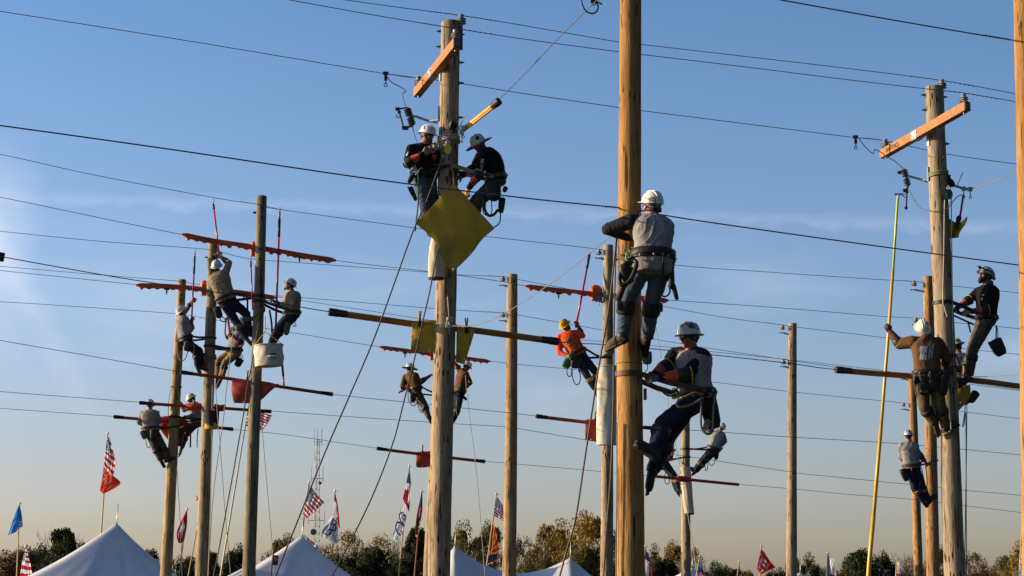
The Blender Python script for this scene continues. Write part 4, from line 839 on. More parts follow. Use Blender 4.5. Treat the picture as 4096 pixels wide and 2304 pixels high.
JEANS = cloth('blue_denim', (0.0595, 0.091, 0.133), (0.09, 0.13, 0.18)); DJEANS = cloth('dark_denim', (0.016, 0.022, 0.042)); KHAKI = cloth('khaki_cloth', (0.2448, 0.1584, 0.0792)); BRWP = cloth('dark_khaki_cloth', (0.102, 0.069, 0.0372)); BLUE = cloth('slate_blue_cloth', (0.0358, 0.0523, 0.0935))
CAMO = mat('camouflage_cloth', (0.065, 0.056, 0.030), 0.9, 0.25, 9, dirt=(0.13, 0.09, 0.05), dscale=11, bump=0.2, bscale=22)
STD = {'el': 0.30, 'wr': 0.265, 'kn': 0.445, 'an': 0.43, 'toe': 0.19}
def basis(f, up=(0, 0, 1)):
    f = Vector(f).normalized(); u = Vector(up); u = (u - f * u.dot(f)).normalized(); return f, u, f.cross(u)
def hand(mb, w, d, n, side, r=0.0125, s=1.05, curl=1.0):
    """palm and five bent fingers; the thumb leaves the side of the palm"""
    d = d.normalized(); n = (n - d * n.dot(d)).normalized(); sd = d.cross(n) * side
    lens = (0.92, 1.0, 0.94, 0.76)
    for k in range(4):
        o = (1.5 - k) * 0.0225 * s; kn = w + d * (0.095 * s - abs(k - 1) * 0.006) + sd * o
        mb.capsule(w + sd * o * 0.65 + d * 0.01, kn, r * 1.45, r * 1.2, 10, 3)
        p = kn; a = 0.0
        for L, b in ((0.046, 48), (0.029, 62), (0.023, 40)):
            a += math.radians(b) * curl * (0.92 + 0.06 * k); q = p + (d * math.cos(a) + n * math.sin(a)) * (L * s * lens[k]); mb.capsule(p, q, r * 1.02, r * 0.9, 10, 3); p = q
    mb.capsule(w, w + d * 0.075 * s, r * 2.0, r * 2.1, 12, 3)
    p = w + d * 0.028 * s + sd * 0.034 * s; q = p + (sd * 0.62 + d * 0.62 + n * 0.42).normalized() * 0.045 * s; t = q + (d * 0.80 + n * 0.5 * curl - sd * 0.1).normalized() * 0.036 * s
    mb.capsule(w + d * 0.02 + sd * 0.012, p, r * 1.7, r * 1.3, 10, 3); mb.capsule(p, q, r * 1.25, r * 1.05, 10, 3); mb.capsule(q, t, r * 1.05, r * 0.88, 10, 3)
PEOPLE = []
def person(label, Y, J, face, shirt, pants, hat=('brim', HAT), sleeve=None, boots=BOOT, skin=SKIN, g=1.0, gloves=(GLOVE, GLOVE), gaunt=(GAUNT, GAUNT), hair=HAIR, beard=None, belt=LEATHER, bow=0.0, palm=None, hood=False, short=False, pads=LEATHER, vox=None, fold=1.0, collar=None, curl=1.0, gl=0.95, tail=-0.085, bulk=1.0, raglan=0.40):
    v = {}; near = Y < 22; mid = 22 <= Y < 35
    par = {'el': 'sh', 'wr': 'el', 'kn': 'hip', 'an': 'kn', 'toe': 'an'}
    for k in ('pelvis', 'neck', 'head', 'shL', 'shR', 'hipL', 'hipR', 'elL', 'elR', 'wrL', 'wrR', 'knL', 'knR', 'anL', 'anR', 'toeL', 'toeR'):
        if k not in J:
            continue
        t = J[k]; x, y = t[0], t[1]; dz = t[2] if len(t) > 2 else 0.0
        if isinstance(dz, str):
            b = k[:-1]; pv = v[par[b] + k[-1]]; q = P(x, y, pv.y); Lp = (q - pv).length; L = STD[b]; dd = math.sqrt(max(L * L - Lp * Lp, 0)); v[k] = P(x, y, pv.y + (dd if dz == '+' else -dd))
        else: v[k] = P(x, y, Y + dz)
    pel, neck, head = v['pelvis'], v['neck'], v['head']
    if 'hipL' not in v: v['hipL'], v['hipR'] = pel + Vector((-0.09, 0, -0.03)), pel + Vector((0.09, 0, -0.03))
    root = thing('person', pel, label, 'person', 'lineworkers on the poles'); root['label'] = label
    vx = vox or (0.0085 if near else 0.011 if mid else 0.016)
    upv = (neck - pel).normalized()
    rs = (v['shR'] - v['shL']); rs = (rs - upv * rs.dot(upv)).normalized(); rh = v['hipR'] - v['hipL']; rh = (rh - upv * rh.dot(upv)); rh = rh.normalized() if rh.length > 0.05 else rs
    def tor(t):
        tt = min(max(t, 0), 1); r = (rh * (1 - tt) + rs * tt); r = r.normalized() if r.length > 0.1 else rs
        f = upv.cross(r).normalized(); c = pel + (neck - pel) * t + f * (-bow * math.sin(math.pi * tt))
        return c, r, f
    PRO = [(-0.16, 0.125, 0.10), (-0.06, 0.172, 0.125), (0.04, 0.175, 0.128), (0.22, 0.160, 0.120), (0.42, 0.162, 0.122), (0.64, 0.180, 0.128), (0.82, 0.182, 0.115), (0.93, 0.150, 0.092), (1.02, 0.075, 0.066)]
    half = (v['shR'] - v['shL']).length / 2
    def torso_rings(mb, t0, t1, add, n=26, wide=1.0):
        out = []
        K = 14
        for i in range(K + 1):
            t = t0 + (t1 - t0) * i / K
            for a, b in zip(PRO, PRO[1:]):
                if a[0] <= t <= b[0]: s = (t - a[0]) / (b[0] - a[0]); hw = a[1] * (1 - s) + b[1] * s; hd = a[2] * (1 - s) + b[2] * s; break
            else: hw, hd = (PRO[0] if t < PRO[0][0] else PRO[-1])[1:]
            if t0 < -0.2 and t < 0.05: hw, hd = 0.176 + 0.08 * min(t, 0), 0.132 + 0.08 * min(t, 0)
            c, r, f = tor(t); hw, hd = hw * g * wide + add, hd * g * wide + add
            ring = []
            for k in range(n):
                a = 2 * math.pi * k / n; ca, sa = math.cos(a), math.sin(a); e = 2 / 2.5
                ring.append(c + r * (hw * math.copysign(abs(ca) ** e, ca)) + f * (hd * math.copysign(abs(sa) ** e, sa)))
            out.append(ring)
        mb.rings(out)
    f, u, r = basis(face)
    # ---- body: one continuous skin
    b = MB(); torso_rings(b, -0.14, 1.0, -0.012)
    b.capsule(neck - upv * 0.03, head - u * 0.05 - f * 0.012, 0.062 * g, 0.058)
    b.ellipsoid(head + u * 0.022 - f * 0.008, (r, f, u), (0.076, 0.097, 0.096), 20, 12)
    b.ellipsoid(head + f * 0.022 - u * 0.052, (r, f, u), (0.061, 0.072, 0.066), 18, 10)
    b.ellipsoid(head + f * 0.060 - u * 0.100, (r, f, u), (0.034, 0.030, 0.026), 12, 8)
    b.capsule(head + f * 0.086 + u * 0.012, head + f * 0.110 - u * 0.028, 0.010, 0.0165, 10, 4)
    for s in (-1, 1):
        b.capsule(head + f * 0.083 + u * 0.027 + r * 0.012 * s, head + f * 0.070 + u * 0.024 + r * 0.05 * s, 0.012, 0.011, 8, 3)
        b.ellipsoid(head + r * (0.077 * s) - f * 0.012 - u * 0.012, (r, f, u), (0.012, 0.022, 0.034), 10, 8)
        b.ellipsoid(head + f * 0.055 - u * 0.035 + r * 0.038 * s, (r, f, u), (0.028, 0.030, 0.026), 10, 8)
    b.ellipsoid(head + f * 0.086 - u * 0.055, (r, f, u), (0.026, 0.015, 0.008), 12, 6); b.ellipsoid(head + f * 0.084 - u * 0.069, (r, f, u), (0.024, 0.015, 0.009), 12, 6)
    for s in 'LR':
        sh = v['sh' + s]; b.capsule(neck - upv * 0.02, sh, 0.052 * g, 0.056 * g)
        if 'el' + s in v:
            b.capsule(sh, v['el' + s], 0.054 * g, 0.042 * g); b.capsule(v['el' + s], v['wr' + s], 0.043 * g, 0.028)
        b.capsule(v['hip' + s] , v['kn' + s], 0.082 * g, 0.056 * g); b.capsule(v['kn' + s], v['kn' + s].lerp(v['an' + s], 0.35), 0.054 * g, 0.056 * g); b.capsule(v['kn' + s].lerp(v['an' + s], 0.35), v['an' + s], 0.056 * g, 0.036)
    pole_dir = Vector((0, 0, 0))
    HD = {}
    for s in 'LR':
        if 'wr' + s not in v: continue
        fd = (v['wr' + s] - v['el' + s]).normalized(); sd = -1 if s == 'L' else 1
        pn = Vector(palm[s]) if palm and s in palm else Vector((0.15, 0.5, -0.6))
        if abs(pn.normalized().dot(fd)) > 0.93: pn = pn + Vector((0.5, 0.2, 0.4))
        hd = Vector(palm['d' + s]).normalized() if palm and 'd' + s in palm else fd
        HD[s] = (v['wr' + s] + fd * 0.012, hd, pn, sd); hand(b, *HD[s], r=0.0095, curl=curl)
    for s in 'LR':
        if 'toe' + s in v: b.capsule(v['an' + s], v['toe' + s], 0.036, 0.03)
    fuse(b, 'body', skin, root, vx * 0.85, 3)
    # ---- clothes
    sh_ = MB(); torso_rings(sh_, tail, 1.0, 0.012)
    for s in 'LR':
        sh = v['sh' + s]; sh_.capsule(neck - upv * 0.035, sh, 0.058 * g, 0.066 * g)
        if sleeve is None and 'el' + s in v:
            e = v['el' + s]; sh_.capsule(sh, e, 0.069 * g * bulk, 0.060 * g * bulk)
            if not short: sh_.capsule(e, v['wr' + s], 0.060 * g * bulk, 0.046 * bulk)
        elif sleeve is not None: sh_.capsule(sh, sh.lerp(v['el' + s], 0.12), 0.068 * g, 0.064 * g)
    if hood:
        c, rr, ff = tor(0.95); sh_.ellipsoid(c - ff * 0.085 + upv * 0.005, (rr, ff, upv), (0.115, 0.06, 0.085)); sh_.capsule(c + rr * 0.075 + upv * 0.03, c - ff * 0.12 - upv * 0.06, 0.04, 0.035); sh_.capsule(c - rr * 0.075 + upv * 0.03, c - ff * 0.12 - upv * 0.06, 0.04, 0.035)
    sho = fuse(sh_, 'shirt', shirt, root, vx, 4, 0.007 * fold, 16)
    v['shirt'] = sho
    if sleeve is not None:
        for s in 'LR':
            m = MB(); sh, e = v['sh' + s], v['el' + s]; m.capsule(sh.lerp(e, 0.02) , e, 0.0725 * g, 0.059 * g); m.capsule(e, v['wr' + s], 0.058 * g, 0.043); m.capsule(neck.lerp(sh, raglan), sh, 0.058 * g, 0.0715 * g); fuse(m, 'sleeve', sleeve, root, vx, 4, 0.006 * fold, 18)
    if collar:
        m = MB(); m.tube([neck - upv * 0.01, neck + upv * 0.035 + (head - neck) * 0.10, neck + (head - neck) * 0.32], [0.085 * g, 0.080 * g, 0.074 * g], 18); fuse(m, 'neck_gaiter', collar, root, vx, 3, 0.006, 20)
    p_ = MB(); torso_rings(p_, -0.16, 0.10, 0.008)
    for s in 'LR':
        h, k, a = v['hip' + s], v['kn' + s], v['an' + s]; p_.capsule(h, k, 0.100 * g, 0.073 * g); p_.capsule(k, k.lerp(a, 0.4), 0.072 * g, 0.072 * g); p_.capsule(k.lerp(a, 0.4), k.lerp(a, 0.86), 0.072 * g, 0.064 * g)
    v['trousers'] = fuse(p_, 'trousers', pants, root, vx, 4, 0.009 * fold, 14)
    for s in 'LR':
        k, a, t = v['kn' + s], v['an' + s], v.get('toe' + s)
        if t is None: t = a + Vector((0, 0.17, -0.06))
        d = (t - a).normalized(); sk = (k - a).normalized()
        if (t - a).length > 0.21: t = a + d * 0.21
        m = MB(); m.capsule(k.lerp(a, 0.72), a, 0.062, 0.052); m.capsule(a, a - sk * 0.035 - d * 0.035, 0.05, 0.042); m.capsule(a - sk * 0.03 - d * 0.03, t - sk * 0.02, 0.043, 0.046); m.capsule(a, t, 0.05, 0.042); m.capsule(t - sk * 0.015, t + d * 0.025 - sk * 0.015, 0.047, 0.040)
        bo = fuse(m, 'boot', boots, root, vx * 0.9, 3, 0.002)
        q = MB(); q.strap([a - d * 0.075 - sk * 0.078, a - sk * 0.078, a + d * 0.03 - sk * 0.068, t - sk * 0.062, t + d * 0.06 - sk * 0.055], d.cross(sk), 0.088, 0.022); build(q, 'sole', M_black, bo)
        if pads:
            q = MB(); c0, c1 = k.lerp(a, 0.16), k.lerp(a, 0.40); q.tube([c0, c0.lerp(c1, 0.15), c0.lerp(c1, 0.85), c1], [0.078 * g, 0.085 * g, 0.083 * g, 0.075 * g], 16); cp = build(q, 'climber_pad', pads, root, auto=60)
            q = MB(); sd = d.cross(sk).normalized() * (1 if s == 'L' else -1); q.strap([k.lerp(a, 0.2) + sd * 0.082 * g, k.lerp(a, 0.7) + sd * 0.072, a + sd * 0.062, a + sd * 0.06 - sk * 0.07], d, 0.03, 0.010); q.tube([k.lerp(a, 0.93), k.lerp(a, 1.0)], [0.068, 0.068], 14); build(q, 'climber_iron', M_dark, root, auto=50)
    # ---- gloves with fingers, gauntlets
    for i, s in enumerate('LR'):
        if s not in HD or gloves[i] is None: continue
        m = MB(); hand(m, *HD[s], r=0.0135, curl=curl); w_, e_ = v['wr' + s], v['el' + s]; m.capsule(w_.lerp(e_, 0.16), w_, 0.038, 0.034); fuse(m, 'glove', gloves[i], root, 0.0075 if Y < 35 else 0.010, 2, 0.002)
        if gaunt[i]:
            w, e = v['wr' + s], v['el' + s]; G = gaunt[i]
            q = MB(); q.tube([w.lerp(e, 0.05), w.lerp(e, 0.12), w.lerp(e, gl * 0.66), w.lerp(e, gl * 0.70)], [0.040, 0.046, 0.060 * g, 0.056 * g], 18); fuse(q, 'gauntlet', G, root, 0.011, 3, 0.004, 22)
            if G is GAUNT:
                q = MB(); q.tube([w.lerp(e, gl * 0.62), w.lerp(e, gl * 0.68), w.lerp(e, gl * 1.1), w.lerp(e, gl * 1.14)], [0.058 * g, 0.064 * g, 0.074 * g, 0.070 * g], 18); co = build(q, 'gauntlet_cuff', GAUNT_K, root, auto=60)
                q = MB(); x1 = w.lerp(e, gl * 1.10); dd = (e - w).normalized(); a1, a2 = perp(dd); q.tube([x1 + (a1 * math.cos(i2 * 0.35) + a2 * math.sin(i2 * 0.35)) * 0.0735 * g for i2 in range(19)], 0.006, 6); build(q, 'yellow_trim', mat('yellow_trim', (0.65, 0.38, 0.02), 0.6), co)
    # ---- head gear, hair, beard, eyes
    hb = MB(); hb.ellipsoid(head + u * 0.012 - f * 0.017, (r, f, u), (0.0795, 0.094, 0.090), 20, 12); hb.ellipsoid(head - u * 0.035 - f * 0.055, (r, f, u), (0.058, 0.045, 0.045), 14, 8); build(hb, 'hair', hair, root)
    if beard:
        hb = MB(); hb.ellipsoid(head + f * 0.045 - u * 0.085, (r, f, u), (0.062, 0.062, 0.05), 16, 10); hb.ellipsoid(head + f * 0.06 - u * 0.125, (r, f, u), (0.045, 0.045, 0.05), 14, 8)
        for s in (-1, 1): hb.capsule(head + r * 0.068 * s + f * 0.005 - u * 0.03, head + r * 0.055 * s + f * 0.04 - u * 0.085, 0.018, 0.024)
        hb.capsule(head + f * 0.088 - u * 0.045 - r * 0.022, head + f * 0.088 - u * 0.045 + r * 0.022, 0.010, 0.010); fuse(hb, 'beard', beard, root, 0.008, 2, 0.004, 60)
    if Y < 48:
        for s in (-1, 1):
            hb = MB(); hb.ellipsoid(head + f * 0.083 + r * 0.031 * s + u * 0.004, (r, f, u), (0.013, 0.011, 0.008), 12, 8); e = build(hb, 'eye', M_white, root); hb = MB(); hb.ellipsoid(head + f * 0.092 + r * 0.031 * s + u * 0.004, (r, f, u), (0.006, 0.004, 0.006), 10, 6); build(hb, 'iris', M_ink, e)
    kind, hm = hat[0], hat[1]; hc = head + u * 0.030
    if kind:
        m = MB(); prof = []
        for k in range(13):
            a = math.pi / 2 * k / 12; prof.append((max(math.cos(a) ** 0.85, 0.001), 0.128 * math.sin(a)))
        prof = [(1.0, -0.012)] + prof
        m.lathe([(q0 * 0.112, q1) for q0, q1 in prof], hc, (r, f * 1.19, u), 32)
        for x in (-0.034, 0.0, 0.034):
            pts = []
            for k in range(15):
                a = math.radians(28 + 124 * k / 14); y0 = 0.133 * math.cos(a); pts.append(hc + f * y0 + r * x * (0.6 + 0.4 * math.sin(a)) + u * (0.127 * math.sin(a) ** 0.9 * math.sqrt(max(1 - (x / 0.112) ** 2, 0)) + 0.001))
            m.tube(pts, [0.003 if k in (0, 14) else 0.0085 for k in range(15)], 8)
        hob = build(m, 'hard_hat', hm, root, auto=55); v['hat'] = hob
        m = MB(); n = 40
        def brim(R0, Rf, Rb, drop, th, mm, nm, par):
            q = MB(); inn, outr = [], []
            for k in range(n):
                a = 2 * math.pi * k / n; ca, sa = math.cos(a), math.sin(a); R = R0 + (Rf - R0) * max(sa, 0) ** 1.6 + (Rb - R0) * max(-sa, 0) ** 1.6
                dirn = r * (ca * 0.112) + f * (sa * 0.133); inn.append(hc + dirn * 0.97 + u * -0.004); outr.append(hc + dirn + dirn.normalized() * R - u * drop * (0.6 + 0.4 * abs(sa)))
            ring2 = [p - u * th for p in outr]; ring3 = [p - u * th for p in inn]; q.rings([inn, [x.lerp(y, 0.92) + u * 0.002 for x, y in zip(inn, outr)], outr, ring2, ring3], caps=False); return build(q, nm, mm, par, auto=60)
        if kind == 'brim': brim(0.030, 0.042, 0.040, 0.014, 0.004, hm, 'brim', hob)
        elif kind == 'cap': brim(0.006, 0.058, 0.010, 0.006, 0.004, hm, 'peak', hob)
        elif kind == 'shade': brim(0.085, 0.105, 0.115, 0.03, 0.006, hat[2], 'sun_shade', hob)
        m = MB(); m.lathe([(0.086, -0.045), (0.089, -0.045), (0.092, -0.008), (0.088, -0.008)], hc, (r, f * 1.2, u), 26, caps=False); build(m, 'suspension_band', M_black, hob, auto=40)
    # ---- tool belt
    q = MB(); out = []
    for t, add in ((0.015, 0.020), (0.03, 0.030), (0.115, 0.030), (0.13, 0.020)):
        c, rr, ff = tor(t); out.append([c + rr * ((0.175 * g + add) * math.copysign(abs(math.cos(2 * math.pi * k / 28)) ** 0.8, math.cos(2 * math.pi * k / 28))) + ff * ((0.128 * g + add) * math.copysign(abs(math.sin(2 * math.pi * k / 28)) ** 0.8, math.sin(2 * math.pi * k / 28))) for k in range(28)])
    q.rings(out); tb = build(q, 'tool_belt', belt, root, auto=60); v['belt'] = tb
    for k in range(5 if Y < 35 else 0):
        q = MB(); a = math.radians(200 + k * 35); c, rr, ff = tor(0.04); p = c + rr * ((0.175 * g + 0.042) * math.cos(a)) + ff * ((0.128 * g + 0.042) * math.sin(a)); q.lathe([(0.010, -0.004), (0.016, -0.004), (0.016, 0.004), (0.010, 0.004), (0.010, -0.004)], p, (Vector((0, 0, 1)), rr, ff), 10, caps=False); build(q, 'belt_ring', M_steel, tb)
    v['root'] = root; v['tor'] = tor; v['face'] = (head, f, u, r); v['g'] = g; PEOPLE.append(v); return v
def pouch(v, x, y, dz, w, h, m=LEATHER, lean=0.0, d=0.10, name='tool_pouch', Y=None, flap=True):
    """a soft tool pouch hung on the belt: wider mouth, rounded foot"""
    Yv = WORLD[v['root']].y + dz; c = P(x, y, Yv); sc = Yv / FPX; w, h = w * sc, h * sc; a = math.radians(lean); X = Vector((math.cos(a), 0, math.sin(a))); Z = Vector((-math.sin(a), 0, math.cos(a)))
    mb = MB(); rings = []
    for t, k in ((0.5, 0.92), (0.48, 1.0), (0.2, 1.0), (-0.25, 0.92), (-0.44, 0.74), (-0.5, 0.5)):
        ring = []
        for j in range(20):
            b = 2 * math.pi * j / 20; ca, sa = math.cos(b), math.sin(b); ring.append(c + X * (w / 2 * k * math.copysign(abs(ca) ** 0.55, ca)) + Y3 * (d / 2 * k * math.copysign(abs(sa) ** 0.7, sa)) + Z * (h * t + 0.01 * math.sin(3 * b)))
        rings.append(ring)
    mb.rings(rings); o = build(mb, name, m, v['belt'], auto=60); return o
def loop(v, pts, dz, r, m, name='rope_loop', sm=8, par='belt'):
    Yv = WORLD[v['root']].y; q = spline([P(x, y, Yv + (dz[i] if isinstance(dz, (list, tuple)) else dz)) for i, (x, y) in enumerate(pts)], sm); mb = MB(); mb.tube(q, r, 8); return build(mb, name, m, v[par])
def pole_strap(v, key, y, m=STRAPM, w=0.045, a_px=None):
    """the positioning strap from hip to hip round the far side of the pole"""
    c, r = on_pole(key, y); pel = WORLD[v['root']]; mdir = Vector((pel.x - c.x, pel.y - c.y, 0)).normalized(); sd = Vector((-mdir.y, mdir.x, 0)); c0, rr, ff = v['tor'](0.06)
    A, B = c0 + rr * 0.2 * v['g'], c0 - rr * 0.2 * v['g']
    if (A - c).dot(sd) < (B - c).dot(sd): A, B = B, A
    q = []
    for i in range(15):
        a = math.radians(78 - 0 + i * (360 - 156) / 14); q.append(c + (mdir * math.cos(a) + sd * math.sin(a)) * (r + 0.014))
    pts = [A, A.lerp(q[0], 0.5) - Z3 * 0.02] + q + [q[-1].lerp(B, 0.5) - Z3 * 0.02, B]
    mb = MB(); mb.strap(pts, Z3, w, 0.014); o = build(mb, 'positioning_strap', m, v['root'], auto=50)
    for p, e in ((pts[1], pts[0]), (pts[-2], pts[-1])): mb = MB(); mb.capsule(p.lerp(e, 0.45), p.lerp(e, 0.8), 0.022, 0.018, 10); build(mb, 'snap_hook', M_dark, o)
    return o
def decal(v, part, txt, x, y, h, m, rot=0.0, squash=1.0, name='print', flip=1, pts=None):
    """writing printed on cloth or shell: letter shapes laid on that surface, 2 mm proud"""
    o = v[part]; me = o.data; base = WORLD[o]; vs = [vv.co + base for vv in me.vertices]; bvh = BVHTree.FromPolygons(vs, [tuple(p.vertices) for p in me.polygons])
    tv, tf = text_points(txt, h) if pts is None else pts; ca, sa = math.cos(math.radians(rot)), math.sin(math.radians(rot)); O = Vector((0, 0, CAMZ)); out = []; h0 = bvh.ray_cast(O, ray(x, y).normalized()); far = h0[3] if h0[3] else (P(x, y, WORLD[v['root']].y) - O).length
    for t in tv:
        a, b = t.x * flip * squash, t.y; d = ray(x + a * ca + b * sa, y + a * sa - b * ca).normalized(); hit, n, _, _ = bvh.ray_cast(O, d)
        if hit is None: hit, n, _, _ = bvh.find_nearest(O + d * far)
        if n.dot(d) > 0: n = -n
        out.append(hit + n * 0.003)
    mb = MB(); mb.add(out, tf); return build(mb, name, m, o, smooth=False)
def rect_pts(w, h, nx=6, ny=4, holes=None):
    vs = [Vector(((i / nx - 0.5) * w, (j / ny - 0.5) * h, 0)) for j in range(ny + 1) for i in range(nx + 1)]; fs = [[j * (nx + 1) + i, j * (nx + 1) + i + 1, (j + 1) * (nx + 1) + i + 1, (j + 1) * (nx + 1) + i] for j in range(ny) for i in range(nx)]; return vs, fs
def disc_pts(r0, r1, n=24):
    vs = [Vector((rr * math.cos(2 * math.pi * k / n), rr * math.sin(2 * math.pi * k / n), 0)) for rr in (r0, r1) for k in range(n)]; return vs, [[k, (k + 1) % n, n + (k + 1) % n, n + k] for k in range(n)]
# ---- C1: the near man seen from behind
v = person('man in grey shirt with black sleeves and jeans, seen from behind on the honey pole', 19.85,
    dict(head=(2609, 822), neck=(2614, 866), pelvis=(2612, 1050, -0.10), shL=(2525, 885, -0.03), shR=(2652, 897, 0.0), elL=(2432, 917, 0.06), wrL=(2508, 950, 0.24), elR=(2664, 982, 0.2), wrR=(2606, 905, 0.33),
         hipL=(2573, 1066, -0.06), hipR=(2646, 1066, -0.06), knL=(2507, 1196, 0.05), knR=(2610, 1200, 0.12), anL=(2491, 1345, 0.14), anR=(2588, 1352, 0.30), toeL=(2447, 1372, 0.22), toeR=(2580, 1392, 0.44)),
    (-0.50, 0.80, 0.16), GREY, JEANS, ('cap', HAT), sleeve=cloth('charcoal_cloth', (0.02, 0.021, 0.024)), g=1.16, hair=GREYHAIR, gloves=(BROWNL, BROWNL), gaunt=(None, None), fold=1.25, pads=LEATHER, tail=-0.25, raglan=0.66)
pole_strap(v, 'C', 1030, BROWNL, 0.05)
for s, (x, y) in (('L', (2507, 1240)), ('R', (2610, 1262))):
    k, a = v['kn' + s], v['an' + s]; q = MB(); q.tube([k.lerp(a, 0.05), k.lerp(a, 0.09), k.lerp(a, 0.36), k.lerp(a, 0.42)], [0.092, 0.102, 0.10, 0.086], 18); o = build(q, 'knee_pad', LEATHER, v['root'], auto=60)
    q = MB(); q.box(k.lerp(a, 0.22) + Vector((-0.07 if s == 'L' else 0.09, -0.06, 0)), (X3, Y3, Z3), (0.05, 0.08, 0.09), 0.012); build(q, 'buckle', M_dark, o, auto=40)
q = MB(); rr_ = []
for t, ad in ((0.05, 0.026), (0.07, 0.040), (0.21, 0.040), (0.23, 0.026)):
    c, rr, ff = v['tor'](t); rr_.append([c + rr * ((0.172 * 1.16 + ad) * math.copysign(abs(math.cos(2 * math.pi * k / 28)) ** 0.8, math.cos(2 * math.pi * k / 28))) + ff * ((0.128 * 1.16 + ad) * math.copysign(abs(math.sin(2 * math.pi * k / 28)) ** 0.8, math.sin(2 * math.pi * k / 28))) for k in range(28)])
q.rings(rr_); build(q, 'back_pad', LEATHER, v['belt'], auto=60)
q = MB(); hd, f_, u_, r_ = v['face']; q.lathe([(0.10, -0.03), (0.104, -0.03), (0.104, 0.01), (0.10, 0.01)], hd - u_ * 0.035 - f_ * 0.02, (r_ * 0.83, f_, u_), 24, caps=False); build(q, 'helmet_harness', M_black, v['root'])
loop(v, [(2535, 1030), (2505, 1050), (2484, 1090), (2478, 1120), (2490, 1140), (2520, 1120), (2540, 1080), (2546, 1050), (2530, 1045), (2505, 1070), (2494, 1110)], [-0.16, -0.2, -0.22, -0.24, -0.25, -0.26, -0.26, -0.24, -0.2, -0.2, -0.2], 0.024, LEATHER, 'coiled_strap')
mb = MB(); mb.strap([P(2535, 1072, 19.6), P(2512, 1120, 19.58), P(2490, 1150, 19.6), P(2470, 1205, 19.62)], X3, 0.07, 0.02); build(mb, 'hanging_strap', BROWNL, v['belt'])
pouch(v, 2506, 1096, -0.2, 52, 78, LEATHER, 18, 0.12); pouch(v, 2685, 1096, -0.02, 26, 118, LEATHER, 2, 0.10); pouch(v, 2700, 1168, 0.0, 20, 62, LEATHER, 14, 0.05)
loop(v, [(2675, 1140), (2680, 1165), (2670, 1182), (2655, 1186), (2646, 1178)], 0.0, 0.009, M_black); loop(v, [(2678, 1005), (2690, 1012), (2692, 1045), (2690, 1075)], 0.02, 0.02, LEATHER, 'hanging_strap')
mb = MB(); mb.strap([P(2654, 1010, 19.58), P(2652, 1060, 19.55), P(2651, 1100, 19.56)], X3, 0.025, 0.006); build(mb, 'hanging_strap', STRAPM, v['belt'])
for x, y in ((2505, 1004), (2498, 1003), (2512, 1001)): loop(v, [(x - 4, y), (x, y - 6), (x + 4, y), (x, y + 6), (x - 4, y)], -0.16, 0.006, M_steel, 'steel_ring')
loop(v, [(2508, 1012), (2504, 1030), (2510, 1042), (2518, 1040)], -0.22, 0.008, mat('green_hook', (0.10, 0.45, 0.08), 0.4), 'carabiner'); loop(v, [(2520, 1008), (2518, 1000), (2514, 996)], -0.2, 0.010, mat('green_hook', (0.10, 0.45, 0.08)), 'carabiner')
decal(v, 'hat', '312', 2580, 802, 8, M_ink, 12); decal(v, 'hat', '', 2583, 791, 5, M_ink, 18, pts=rect_pts(15, 2.2))
decal(v, 'hat', '', 2609, 801, 1, M_ink, pts=disc_pts(9.5, 13)); decal(v, 'hat', '', 2609, 801, 1, mat('grey_sticker', (0.25, 0.25, 0.27), 0.5), pts=disc_pts(0.5, 9.5)); decal(v, 'hat', '16', 2609, 801, 8, M_ink, 8); decal(v, 'hat', '', 2593, 796, 1, M_ink, pts=disc_pts(0.3, 2.2))
q = MB(); q.ellipsoid(hd - r_ * 0.082 - u_ * 0.025, (r_, f_, u_), (0.018, 0.024, 0.038)); build(q, 'ear_muff', M_red, v['root'])
# insulator at C behind the man's head with its wire
root, cen, rad, Yc = POLES['C']; insulator(P(2545, 815, 20.3), 0.13, 0.058, root)

# ---- C2: the man in sunglasses
v = person('man in sunglasses with a white printed hard hat, leaning back from the thick honey pole', 20.45,
    dict(head=(2757, 1347), neck=(2768, 1404), pelvis=(2787, 1584, 0), shL=(2809, 1425, -0.12), shR=(2700, 1422, 0.12), elL=(2750, 1500, -0.22), wrL=(2640, 1511, -0.26), elR=(2665, 1470, -0.02), wrR=(2612, 1500, -0.14),
         hipL=(2795, 1600, -0.10), hipR=(2762, 1598, 0.10), knL=(2652, 1694, -0.16), anL=(2618, 1806, -0.32), toeL=(2560, 1772, -0.36), knR=(2672, 1745, 0.08), anR=(2607, 1888, 0.0), toeR=(2600, 1940, -0.02)),
    (-0.86, -0.50, -0.06), GREY, DJEANS, ('brim', HAT), sleeve=cloth('navy_sleeve_cloth', (0.010, 0.012, 0.022)), g=1.28, gloves=(GLOVE_D, GLOVE_D), bow=-0.03, palm={'L': (0, 0.6, -0.4), 'R': (0, -0.6, -0.4)}, fold=1.3, gl=1.0)
pole_strap(v, 'C', 1497, BROWNL, 0.055)
hd, f_, u_, r_ = v['face']; q = MB()
for s in (-1, 1): q.box(hd + f_ * 0.103 + r_ * 0.034 * s + u_ * 0.006 - f_ * 0.006 * 1, (r_ + f_ * -0.18 * s, f_ + r_ * 0.18 * s, u_), (0.056, 0.010, 0.042), 0.006)
q2 = MB()
for s in (-1, 1): q2.tube([hd + f_ * 0.10 + r_ * 0.062 * s + u_ * 0.018, hd + f_ * 0.03 + r_ * 0.083 * s + u_ * 0.016, hd - f_ * 0.02 + r_ * 0.085 * s + u_ * 0.008], 0.005, 6)
q2.tube([hd + f_ * 0.106 - r_ * 0.064 + u_ * 0.027, hd + f_ * 0.112 + u_ * 0.027, hd + f_ * 0.106 + r_ * 0.064 + u_ * 0.027], 0.005, 6)
